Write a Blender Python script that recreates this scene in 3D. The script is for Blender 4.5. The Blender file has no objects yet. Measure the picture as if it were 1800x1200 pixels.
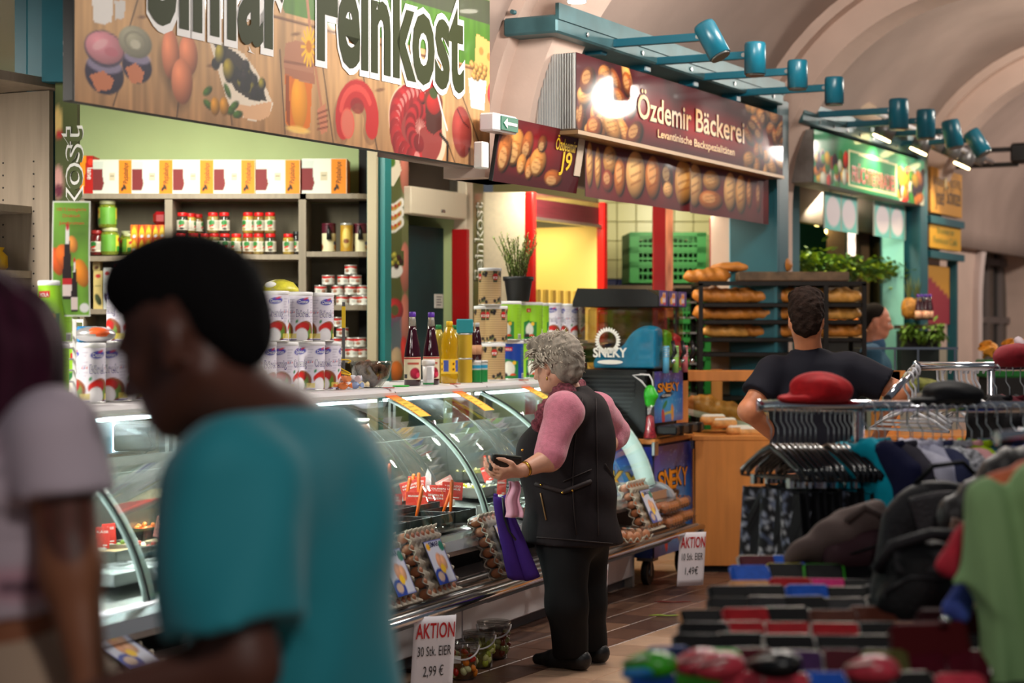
import bpy, math, random
import numpy as np
from mathutils import Vector, Matrix

sc = bpy.context.scene
C = sc.collection
R = random.Random(11)
PI = math.pi
F, H = 3400.0, 1.45            # focal length in pixels of the 1800 px frame, eye height in metres
HZ = 590.0                     # picture row of the horizon

# ------------------------------------------------------------------ camera, world, lamps of the hall, exposure
cd = bpy.data.cameras.new('camera'); cam = bpy.data.objects.new('camera', cd); C.objects.link(cam)
cam.location = (0, 0, H); cam.rotation_euler = (PI / 2, 0, 0)
cd.sensor_width = 36; cd.lens = F / 1800 * 36; cd.shift_y = -(600 - HZ) / 1800
cd.clip_start = .05; cd.clip_end = 120
cd.dof.use_dof = True; cd.dof.focus_distance = 8.5; cd.dof.aperture_fstop = 2.3
sc.camera = cam
w = bpy.data.worlds.new('world'); sc.world = w; w.use_nodes = True
w.node_tree.nodes['Background'].inputs[0].default_value = (.62, .66, .74, 1)
w.node_tree.nodes['Background'].inputs[1].default_value = .10
vs = sc.view_settings
vs.view_transform = 'Standard'; vs.look = 'None'; vs.exposure = 0.38; vs.gamma = 1.0; vs.use_curve_mapping = False
sc.cycles.max_bounces = 10; sc.cycles.transparent_max_bounces = 24; sc.cycles.use_denoising = True
sc.cycles.sample_clamp_indirect = 4.0

def area(name, loc, size, power, col=(1, .93, .82), target=None, sy=None, spread=180):
    l = bpy.data.lights.new(name, 'AREA'); l.energy = power; l.color = col; l.size = size; l.spread = math.radians(spread)
    l.shape = 'DISK'
    if sy: l.shape = 'RECTANGLE'; l.size_y = sy
    o = bpy.data.objects.new(name, l); C.objects.link(o); o.location = loc
    if target is not None:
        o.rotation_euler = (Vector(target) - Vector(loc)).to_track_quat('-Z', 'Y').to_euler()
    return o
# globe lamps along the aisle, out of view, and one added fill lamp
def globe(loc, power, col=(1, .93, .84), r=.16):
    l = bpy.data.lights.new('hall_and_fill_light', 'POINT'); l.energy = power; l.color = col; l.shadow_soft_size = r
    o = bpy.data.objects.new('hall_and_fill_light', l); C.objects.link(o); o.location = loc
globe((1.75, 6.6, 3.35), 52); globe((1.92, 9.66, 3.35), 95); globe((4.93, 13.7, 3.4), 130, (1, .91, .8)); globe((7.0, 17.7, 3.4), 150, (1, .88, .78))
globe((.75, 8.3, 3.15), 85, (1, .95, .88)); globe((.7, .9, 2.75), 62, (1, .95, .9)); globe((-.9, 5.0, 2.9), 22, (1, .95, .88))  # the one beside the eye is an added fill for the near figures
# two added fill lights, then the tube lamps inside the stalls
area('stall_tube_and_fill_light', (-2.9, 6.0, 2.5), .2, 20, (1, .95, .85), (-1.85, 7.5, 1.3), .8, 90)  # added fill light, brightens the side cabinet at the left edge
area('stall_tube_and_fill_light', (-.2, 10.7, 2.95), .2, 22, (1, .95, .82), (-.35, 11.6, 2.0), .8)  # added fill light, brightens the door frame behind the counter
area('stall_tube_and_fill_light', (-1.75, 10.35, 2.75), .2, 52, (.98, 1, .86), (-1.75, 11.0, 1.4), 1.6)
area('stall_tube_and_fill_light', (.35, 12.6, 2.75), .2, 34, (1, .95, .75), (.6, 13.6, 1.2), 1.4)
area('stall_tube_and_fill_light', (1.3, 13.6, 2.75), .2, 22, (1, .95, .7), (1.5, 15.0, 1.2), 1.4)
area('stall_tube_and_fill_light', (2.6, 14.9, 2.7), .25, 40, (1, .93, .70), (2.9, 15.6, 1.0), 1.6)

# ------------------------------------------------------------------ materials
def lin(c):
    c = np.asarray(c, float) / 255.0
    return np.where(c <= .04045, c / 12.92, ((c + .055) / 1.055) ** 2.4)
MATS = {}
def mat(name, rgb, rough=.55, metal=0, nz=None, bump=None, emis=0, trans=0, ior=1.45, coat=0, wood=None, spec=.5, sheen=0):
    if name in MATS: return MATS[name]
    m = bpy.data.materials.new(name); m.use_nodes = True; MATS[name] = m
    nt = m.node_tree; b = nt.nodes['Principled BSDF']; L = nt.links.new
    col = lin(rgb); I = b.inputs
    I['Base Color'].default_value = (*col, 1); I['Roughness'].default_value = rough; I['Metallic'].default_value = metal
    I['Specular IOR Level'].default_value = spec
    if coat: I['Coat Weight'].default_value = coat; I['Coat Roughness'].default_value = .08
    if sheen: I['Sheen Weight'].default_value = sheen
    if trans: I['Transmission Weight'].default_value = trans; I['IOR'].default_value = ior
    if emis: I['Emission Color'].default_value = (*col, 1); I['Emission Strength'].default_value = emis
    if nz or bump or wood:
        tc = nt.nodes.new('ShaderNodeTexCoord'); mp = nt.nodes.new('ShaderNodeMapping'); L(tc.outputs['Object'], mp.inputs[0])
        n = nt.nodes.new('ShaderNodeTexNoise'); n.inputs['Detail'].default_value = 4
        L(mp.outputs[0], n.inputs['Vector'])
        if wood: mp.inputs['Scale'].default_value = wood
        s, a = nz or (8, 0); n.inputs['Scale'].default_value = s
        if a:
            rp = nt.nodes.new('ShaderNodeValToRGB'); e = rp.color_ramp.elements
            e[0].position = .3; e[1].position = .7
            e[0].color = (*np.clip(col * (1 - a), 0, 1), 1); e[1].color = (*np.clip(col * (1 + a * .7), 0, 1), 1)
            L(n.outputs['Fac'], rp.inputs[0]); L(rp.outputs[0], I['Base Color'])
        if bump:
            n2 = nt.nodes.new('ShaderNodeTexNoise'); n2.inputs['Scale'].default_value = bump[0]; n2.inputs['Detail'].default_value = 3
            L(mp.outputs[0], n2.inputs['Vector'])
            bp = nt.nodes.new('ShaderNodeBump'); bp.inputs['Strength'].default_value = bump[1]; bp.inputs['Distance'].default_value = .01
            L(n2.outputs['Fac'], bp.inputs['Height']); L(bp.outputs[0], I['Normal'])
    return m
def glassmat(name, tint=(235, 245, 240), alpha=.12, rough=.03):
    """thin pane: mostly see-through with a mirror coat"""
    if name in MATS: return MATS[name]
    m = bpy.data.materials.new(name); m.use_nodes = True; MATS[name] = m
    nt = m.node_tree; nt.nodes.clear(); N = nt.nodes.new; L = nt.links.new
    out = N('ShaderNodeOutputMaterial'); mx = N('ShaderNodeMixShader'); t = N('ShaderNodeBsdfTransparent'); g = N('ShaderNodeBsdfGlossy')
    fr = N('ShaderNodeLayerWeight'); fr.inputs[0].default_value = .5
    pw = N('ShaderNodeMath'); pw.operation = 'POWER'; pw.inputs[1].default_value = 4.0
    ad = N('ShaderNodeMath'); ad.operation = 'MULTIPLY_ADD'; ad.inputs[1].default_value = .6; ad.inputs[2].default_value = alpha; ad.use_clamp = True
    t.inputs[0].default_value = (*lin(tint), 1); g.inputs['Roughness'].default_value = rough
    L(fr.outputs['Facing'], pw.inputs[0]); L(pw.outputs[0], ad.inputs[0]); L(ad.outputs[0], mx.inputs[0]); L(t.outputs[0], mx.inputs[1]); L(g.outputs[0], mx.inputs[2])
    L(mx.outputs[0], out.inputs[0]); return m
def paintmat(name='printed', rough=.4, coat=0, bump=0, spec=.5):
    """print whose colours are stored on the mesh"""
    if name in MATS: return MATS[name]
    m = bpy.data.materials.new(name); m.use_nodes = True; MATS[name] = m
    nt = m.node_tree; b = nt.nodes['Principled BSDF']; a = nt.nodes.new('ShaderNodeAttribute'); a.attribute_name = 'Col'
    nt.links.new(a.outputs['Color'], b.inputs['Base Color']); b.inputs['Roughness'].default_value = rough
    b.inputs['Specular IOR Level'].default_value = spec; b.inputs['Coat Weight'].default_value = coat; b.inputs['Coat Roughness'].default_value = .06
    if bump:
        n = nt.nodes.new('ShaderNodeTexNoise'); n.inputs['Scale'].default_value = bump
        bp = nt.nodes.new('ShaderNodeBump'); bp.inputs['Strength'].default_value = .25; bp.inputs['Distance'].default_value = .004
        nt.links.new(n.outputs['Fac'], bp.inputs['Height']); nt.links.new(bp.outputs[0], b.inputs['Normal'])
    return m

# ------------------------------------------------------------------ text outlines (built-in font)
_T = {}
def text2d(s, bold=0.0, res=3):
    k = (s, bold, res)
    if k in _T: return _T[k]
    cu = bpy.data.curves.new('lettering', 'FONT'); cu.body = s; cu.size = 1; cu.offset = bold; cu.resolution_u = res; cu.align_x = 'LEFT'
    o = bpy.data.objects.new('lettering', cu); C.objects.link(o)
    me = o.evaluated_get(bpy.context.evaluated_depsgraph_get()).to_mesh()
    v = np.empty(len(me.vertices) * 3); me.vertices.foreach_get('co', v); v = v.reshape(-1, 3)[:, :2].copy()
    f = [tuple(p.vertices) for p in me.polygons]
    o.evaluated_get(bpy.context.evaluated_depsgraph_get()).to_mesh_clear()
    bpy.data.objects.remove(o); bpy.data.curves.remove(cu)
    _T[k] = (v, f); return _T[k]

# ------------------------------------------------------------------ mesh collector
def basis(d):
    d = np.asarray(d, float); d = d / (np.linalg.norm(d) + 1e-12)
    a = np.array([0, 0, 1.]) if abs(d[2]) < .9 else np.array([1., 0, 0])
    x = np.cross(a, d); x /= np.linalg.norm(x); return x, np.cross(d, x), d
class MB:
    def __init__(s): s.v = []; s.f = []; s.m = []; s.s = []; s.col = None; s.n = 0
    def add(s, v, f, mi=0, sm=False):
        b = s.n; v = [tuple(map(float, p)) for p in v]; s.v += v; s.n += len(v)
        s.f += [tuple(b + i for i in q) for q in f]
        s.m += ([mi] * len(f) if isinstance(mi, int) else list(mi)); s.s += [sm] * len(f); return s
    def box(s, c, d, mi=0, rz=0, bev=0, rot=None):
        hx, hy, hz = (q / 2 for q in d); M = rot if rot is not None else Matrix.Rotation(rz, 3, 'Z'); c = Vector(c)
        if not bev:
            P = [(x, y, z) for x in (-hx, hx) for y in (-hy, hy) for z in (-hz, hz)]
            Fc = [(0, 1, 3, 2), (4, 6, 7, 5), (0, 4, 5, 1), (2, 3, 7, 6), (0, 2, 6, 4), (1, 5, 7, 3)]
        else:
            b = min(bev, hx * .98, hy * .98, hz * .98); P = []; ix = {}
            for x in (-1, 1):
                for y in (-1, 1):
                    for z in (-1, 1):
                        for a in range(3):
                            q = [x * hx, y * hy, z * hz]
                            for j in range(3):
                                if j != a: q[j] -= (x, y, z)[j] * b
                            ix[(x, y, z, a)] = len(P); P.append(tuple(q))
            Fc = []
            for a in range(3):
                o1, o2 = [(1, 2), (2, 0), (0, 1)][a]
                for sg in (-1, 1):
                    q = []
                    for (e1, e2) in ((-1, -1), (1, -1), (1, 1), (-1, 1)):
                        k = [0, 0, 0]; k[a] = sg; k[o1] = e1; k[o2] = e2; q.append(ix[(*k, a)])
                    Fc.append(tuple(q if sg > 0 else q[::-1]))
                for e1 in (-1, 1):
                    for e2 in (-1, 1):
                        k1 = [0, 0, 0]; k1[a] = -1; k1[o1] = e1; k1[o2] = e2; k2 = list(k1); k2[a] = 1
                        q = [ix[(*k1, o1)], ix[(*k2, o1)], ix[(*k2, o2)], ix[(*k1, o2)]]
                        Fc.append(tuple(q if e1 * e2 < 0 else q[::-1]))
            for x in (-1, 1):
                for y in (-1, 1):
                    for z in (-1, 1):
                        q = [ix[(x, y, z, 0)], ix[(x, y, z, 1)], ix[(x, y, z, 2)]]
                        Fc.append(tuple(q if x * y * z > 0 else q[::-1]))
        return s.add([c + M @ Vector(p) for p in P], Fc, mi)
    def ring(s, pts, n, fr, mi, cap0, cap1, sm=True):
        """pts: (centre, radius or (rx, ry)); fr: list of frames"""
        V = []
        for (c, r), (ax, ay, _) in zip(pts, fr):
            rx, ry = r if isinstance(r, tuple) else (r, r)
            for i in range(n):
                t = 2 * PI * i / n; V.append(np.asarray(c) + ax * rx * math.cos(t) + ay * ry * math.sin(t))
        Fc = [(k * n + i, k * n + (i + 1) % n, (k + 1) * n + (i + 1) % n, (k + 1) * n + i) for k in range(len(pts) - 1) for i in range(n)]
        s.add(V, Fc, mi, sm); b = s.n - len(V)
        if cap0: s.f.append(tuple(b + i for i in range(n))[::-1]); s.m.append(mi); s.s.append(False)
        if cap1: s.f.append(tuple(b + (len(pts) - 1) * n + i for i in range(n))); s.m.append(mi); s.s.append(False)
        return s
    def cyl(s, p0, p1, r0, r1=None, n=14, mi=0, caps=True):
        r1 = r0 if r1 is None else r1; p0 = np.asarray(p0, float); p1 = np.asarray(p1, float); fr = basis(p1 - p0)
        return s.ring([(p0, r0), (p1, r1)], n, [fr, fr], mi, caps, caps)
    def tube(s, pts, r, n=8, mi=0, caps=True):
        P = [np.asarray(p, float) for p in pts]; k = len(P); rr = r if isinstance(r, (list, tuple)) else [r] * k; fr = []
        for i in range(k):
            d = P[min(i + 1, k - 1)] - P[max(i - 1, 0)]
            if i == 0: fr.append(basis(d))
            else:
                d = d / (np.linalg.norm(d) + 1e-12); x = fr[-1][0] - d * np.dot(fr[-1][0], d); x /= np.linalg.norm(x) + 1e-12
                fr.append((x, np.cross(d, x), d))
        return s.ring(list(zip(P, rr)), n, fr, mi, caps, caps)
    def lathe(s, prof, n=20, o=(0, 0, 0), mi=0, sm=True):
        """prof: (r, z) upwards; end caps closed; mi may be a list per band"""
        o = np.asarray(o, float); fr = (np.array([1., 0, 0]), np.array([0, 1., 0]), None); V = []
        for r, z in prof:
            for i in range(n):
                t = 2 * PI * i / n; V.append((o[0] + r * math.cos(t), o[1] + r * math.sin(t), o[2] + z))
        K = len(prof); Fc = []; mm = []
        for k in range(K - 1):
            for i in range(n):
                Fc.append((k * n + i, k * n + (i + 1) % n, (k + 1) * n + (i + 1) % n, (k + 1) * n + i)); mm.append(mi if isinstance(mi, int) else mi[k])
        s.add(V, Fc, mm, sm); b = s.n - len(V)
        for q, w in ((tuple(range(n))[::-1], 0), (tuple((K - 1) * n + i for i in range(n)), -1)):
            if prof[w][0] > 1e-5: s.f.append(tuple(b + i for i in q)); s.m.append(mi if isinstance(mi, int) else mi[w]); s.s.append(False)
        return s
    def ell(s, c, r, nu=12, nv=8, mi=0, rot=None):
        c = Vector(c); V = []; rx, ry, rz = r if hasattr(r, '__len__') else (r, r, r)
        for j in range(1, nv):
            p = PI * j / nv
            for i in range(nu):
                t = 2 * PI * i / nu; V.append(Vector((rx * math.sin(p) * math.cos(t), ry * math.sin(p) * math.sin(t), -rz * math.cos(p))))
        V += [Vector((0, 0, -rz)), Vector((0, 0, rz))]; a, b = len(V) - 2, len(V) - 1
        Fc = [(j * nu + i, j * nu + (i + 1) % nu, (j + 1) * nu + (i + 1) % nu, (j + 1) * nu + i) for j in range(nv - 2) for i in range(nu)]
        Fc += [(a, (i + 1) % nu, i) for i in range(nu)] + [(b, (nv - 2) * nu + i, (nv - 2) * nu + (i + 1) % nu) for i in range(nu)]
        if rot is not None: V = [rot @ p for p in V]
        return s.add([c + p for p in V], Fc, mi, True)
    def prism(s, poly, h, mp=None, mi=0, sm=False):
        """poly (x, y), extruded from 0 to h; mp maps (x, y, z)"""
        n = len(poly); a = sum(poly[i][0] * poly[(i + 1) % n][1] - poly[(i + 1) % n][0] * poly[i][1] for i in range(n))
        if a < 0: poly = poly[::-1]
        mp = mp or (lambda x, y, z: (x, y, z))
        V = [mp(x, y, 0) for x, y in poly] + [mp(x, y, h) for x, y in poly]
        Fc = [tuple(range(n))[::-1], tuple(range(n, 2 * n))] + [(i, (i + 1) % n, n + (i + 1) % n, n + i) for i in range(n)]
        return s.add(V, Fc, mi, sm)
    def sheet(s, fn, nu, nv, th=0, mi=0, sm=True):
        """surface fn(u, v); th: thickness along its normal"""
        P = np.array([[fn(i / nu, j / nv) for i in range(nu + 1)] for j in range(nv + 1)], float)
        idx = lambda j, i: j * (nu + 1) + i
        Fc = [(idx(j, i), idx(j, i + 1), idx(j + 1, i + 1), idx(j + 1, i)) for j in range(nv) for i in range(nu)]
        if not th: return s.add(P.reshape(-1, 3), Fc, mi, sm)
        du = np.gradient(P, axis=1); dv = np.gradient(P, axis=0); n = np.cross(du, dv); n /= np.linalg.norm(n, axis=2, keepdims=True) + 1e-12
        Q = P - n * th; N = P.shape[0] * P.shape[1]
        F2 = [tuple(q + N for q in f[::-1]) for f in Fc]
        bd = [idx(0, i) for i in range(nu + 1)] + [idx(j, nu) for j in range(1, nv + 1)] + [idx(nv, i) for i in range(nu - 1, -1, -1)] + [idx(j, 0) for j in range(nv - 1, 0, -1)]
        F3 = [(bd[k], bd[k] + N, bd[(k + 1) % len(bd)] + N, bd[(k + 1) % len(bd)]) for k in range(len(bd))]
        return s.add(np.concatenate([P.reshape(-1, 3), Q.reshape(-1, 3)]), Fc + F2 + F3, mi, sm)
    def text(s, t, mp, size=1.0, xs=1.0, bold=0, mi=0, width=None, center=True, shear=0, res=3):
        """letters laid through mp(x, y); width: fit to that length"""
        v, f = text2d(t, bold, res)
        if not len(v): return s
        x0, x1 = v[:, 0].min(), v[:, 0].max(); sx = size * xs
        if width: sx = width / (x1 - x0)
        off = (x0 + x1) / 2 if center else x0
        return s.add([mp((p[0] - off + shear * p[1]) * sx, p[1] * size) for p in v], f, mi)
    def mesh(s, name, mats):
        me = bpy.data.meshes.new(name); me.from_pydata(s.v, [], s.f); me.validate()
        for m in (mats if isinstance(mats, (list, tuple)) else [mats]): me.materials.append(m)
        if len(me.polygons) == len(s.f):
            me.polygons.foreach_set('material_index', s.m); me.polygons.foreach_set('use_smooth', s.s)
        me.update(); return me

# ------------------------------------------------------------------ scene objects
def tag(o, label=None, cat=None, group=None, kind=None):
    if label: o['label'] = label
    if cat: o['category'] = cat
    if group: o['group'] = group
    if kind: o['kind'] = kind
    return o
def thing(name, label, cat, loc=(0, 0, 0), rz=0, group=None):
    o = bpy.data.objects.new(name, None); C.objects.link(o); o.location = loc; o.rotation_euler = (0, 0, rz); o.empty_display_size = .05
    return tag(o, label, cat, group)
def put(name, mb, mats, parent=None, loc=(0, 0, 0), rot=(0, 0, 0), label=None, cat=None, group=None, kind=None):
    me = mb if isinstance(mb, bpy.types.Mesh) else mb.mesh(name, mats)
    o = bpy.data.objects.new(name, me); C.objects.link(o); o.location = loc
    o.rotation_euler = rot if hasattr(rot, '__len__') else (0, 0, rot)
    if parent: o.parent = parent
    return tag(o, label, cat, group, kind)
def dup(o, loc=None, rz=None, label=None, group=None, parent=None, scale=None):
    c = o.copy(); C.objects.link(c)
    if parent: c.parent = parent
    if loc is not None: c.location = loc
    if rz is not None: c.rotation_euler = rz if hasattr(rz, '__len__') else (0, 0, rz)
    if scale is not None: c.scale = scale if hasattr(scale, '__len__') else (scale,) * 3
    tag(c, label, None, group)
    for ch in [q for q in o.children]:
        dup(ch, parent=c)
    return c
ORD = ['first', 'second', 'third', 'fourth', 'fifth', 'sixth', 'seventh', 'eighth', 'ninth', 'tenth', 'eleventh', 'twelfth', 'thirteenth', 'fourteenth',
       'fifteenth', 'sixteenth', 'seventeenth', 'eighteenth', 'nineteenth', 'twentieth']
# places: a point at a measured direction and a real distance in front of the eye
def at(x, y, d): return Vector(((x - 900) / F * d, d, H + (HZ - y) / F * d))
class Line:
    """a vertical plane standing on the floor: origin, direction; local x along it, local y behind it"""
    def __init__(s, X, Y, dx, dy):
        n = math.hypot(dx, dy); s.o = np.array([X, Y]); s.u = np.array([dx, dy]) / n; s.m = np.array([-s.u[1], s.u[0]]); s.rz = math.atan2(dy, dx)
    def P(s, x, y, z): q = s.o + s.u * x + s.m * y; return Vector((q[0], q[1], z))
    def hit(s, px, py, t=0.0):
        """(x, z) where the sight line of a pixel meets the plane at depth t behind it"""
        r = (px - 900) / F; k = np.dot([r, 1], s.m); d = (t + np.dot(s.o, s.m)) / k
        q = np.array([r * d, d]) - s.o; return float(np.dot(q, s.u)), H + (HZ - py) / F * d
    def dist(s, px, t=0.0):
        r = (px - 900) / F; return (t + np.dot(s.o, s.m)) / np.dot([r, 1], s.m)
# ------------------------------------------------------------------ printed panels
class Art:
    """a flat print: colours on a fine grid of w by h metres"""
    def __init__(s, w, h, step, base, line=None, t=0, x0=0, z0=0):
        s.w, s.h = w, h; s.nx = max(2, int(w / step)); s.ny = max(2, int(h / step)); s.line, s.t, s.x0, s.z0 = line, t, x0, z0
        s.X, s.Y = np.meshgrid(np.linspace(0, w, s.nx + 1), np.linspace(0, h, s.ny + 1)); s.c = np.empty(s.X.shape + (3,)); s.c[:] = lin(base); s.e = step * .9
    def L(s, px, py):
        if s.line is None: return px, py
        x, z = s.line.hit(px, py, s.t); return x - s.x0, z - s.z0
    def mix(s, m, col, a=1.0):
        col = col if isinstance(col, np.ndarray) and col.ndim == 3 else lin(col); m = np.clip(m * a, 0, 1)[..., None]; s.c = s.c * (1 - m) + col * m; return s
    def e_(s, px, py, rx, ry, rot=0, col=(255, 255, 255), a=1.0, sh=0, hole=0, soft=1.0):
        """ellipse given by centre and half sizes in the units of L; sh: printed roundness"""
        cx, cy = s.L(px, py)
        if s.line is not None:
            x1, _ = s.L(px + rx, py); _, y1 = s.L(px, py - ry); rx, ry = abs(x1 - cx), abs(y1 - cy)
        dx, dy = s.X - cx, s.Y - cy; c, q = math.cos(rot), math.sin(rot); u, v = (dx * c + dy * q) / rx, (-dx * q + dy * c) / ry
        r = np.sqrt(u * u + v * v) + 1e-9; m = np.clip((1 - r) * min(rx, ry) / (s.e * soft) + .5, 0, 1)
        if hole: m = m * np.clip((r - hole) * min(rx, ry) / s.e + .5, 0, 1)
        k = lin(col) * np.ones(s.c.shape)
        if sh: k = np.clip(k * (1 + sh * (.55 - np.sqrt((u + .35) ** 2 + (v - .4) ** 2)) * 1.25)[..., None], 0, 1)
        return s.mix(m, k, a)
    def p_(s, pts, col, a=1.0, grad=None):
        P = [s.L(*p) for p in pts]; ins = np.zeros(s.X.shape, bool); n = len(P)
        for i in range(n):
            (x0, y0), (x1, y1) = P[i], P[(i + 1) % n]
            if y0 == y1: continue
            k = ((y0 > s.Y) != (y1 > s.Y)) & (s.X < (x1 - x0) * (s.Y - y0) / (y1 - y0) + x0); ins ^= k
        return s.mix(ins.astype(float), col, a)
    def l_(s, pts, wd, col, a=1.0):
        P = [s.L(*p) for p in pts]
        if s.line is not None: wd = abs(s.L(pts[0][0], pts[0][1] - wd)[1] - P[0][1])
        d = np.full(s.X.shape, 1e9)
        for (x0, y0), (x1, y1) in zip(P, P[1:]):
            k = np.clip(((s.X - x0) * (x1 - x0) + (s.Y - y0) * (y1 - y0)) / ((x1 - x0) ** 2 + (y1 - y0) ** 2 + 1e-12), 0, 1)
            d = np.minimum(d, np.hypot(s.X - x0 - k * (x1 - x0), s.Y - y0 - k * (y1 - y0)))
        return s.mix(np.clip((wd / 2 - d) / s.e + .5, 0, 1), col, a)
    def noise(s, amp, fx=30, fy=30, seed=1):
        r = np.random.RandomState(seed); g = r.rand(int(s.h * fy) + 3, int(s.w * fx) + 3); u, v = s.X * fx, s.Y * fy
        i, j = v.astype(int), u.astype(int); a, b = v - i, u - j
        n = (g[i, j] * (1 - b) + g[i, j + 1] * b) * (1 - a) + (g[i + 1, j] * (1 - b) + g[i + 1, j + 1] * b) * a
        s.c = np.clip(s.c * (1 + amp * (n - .5) * 2)[..., None], 0, 1); return s
    def mesh(s, name, mp, material, back=None, th=.006, curved=False):
        """mp(x, y, depth) -> local point, depth 0 at the printed face"""
        V = [mp(x, y, 0.0) for x, y in zip(s.X.ravel(), s.Y.ravel())]; nx, ny = s.nx, s.ny
        j, i = np.mgrid[0:ny, 0:nx]; a = (j * (nx + 1) + i).ravel(); Fc = np.stack([a, a + 1, a + nx + 2, a + nx + 1], 1).tolist()
        n0 = len(V); colr = s.c.reshape(-1, 3); mi = [0] * len(Fc)
        if th:
            bd = [(k, 0) for k in range(nx + 1)] + [(nx, k) for k in range(1, ny + 1)] + [(k, ny) for k in range(nx - 1, -1, -1)] + [(0, k) for k in range(ny - 1, 0, -1)]
            ix = [q * (nx + 1) + p for p, q in bd]; V += [mp(s.X[q, p], s.Y[q, p], th) for p, q in bd]; m = len(bd)
            Fc += [(ix[(k + 1) % m], ix[k], n0 + k, n0 + (k + 1) % m) for k in range(m)]; mi += [1] * m
            if curved:
                n1 = len(V); V += [mp(x, y, th) for x, y in zip(s.X.ravel(), s.Y.ravel())]; k = len(Fc); Fc += (np.stack([a, a + nx + 1, a + nx + 2, a + 1], 1) + n1).tolist(); m += n0
            else: k = len(Fc); Fc.append(tuple(range(n0, n0 + m))[::-1])
            mi += [1] * (len(Fc) - k); colr = np.concatenate([colr, np.ones((m, 3)) * .5])
        me = bpy.data.meshes.new(name); me.from_pydata(V, [], Fc); me.materials.append(material); me.materials.append(back or mat('print_back', (70, 68, 66), .6))
        at_ = me.color_attributes.new('Col', 'FLOAT_COLOR', 'POINT'); at_.data.foreach_set('color', np.concatenate([colr, np.ones((len(colr), 1))], 1).ravel().astype('f'))
        me.polygons.foreach_set('material_index', mi); me.update(); return me
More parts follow.
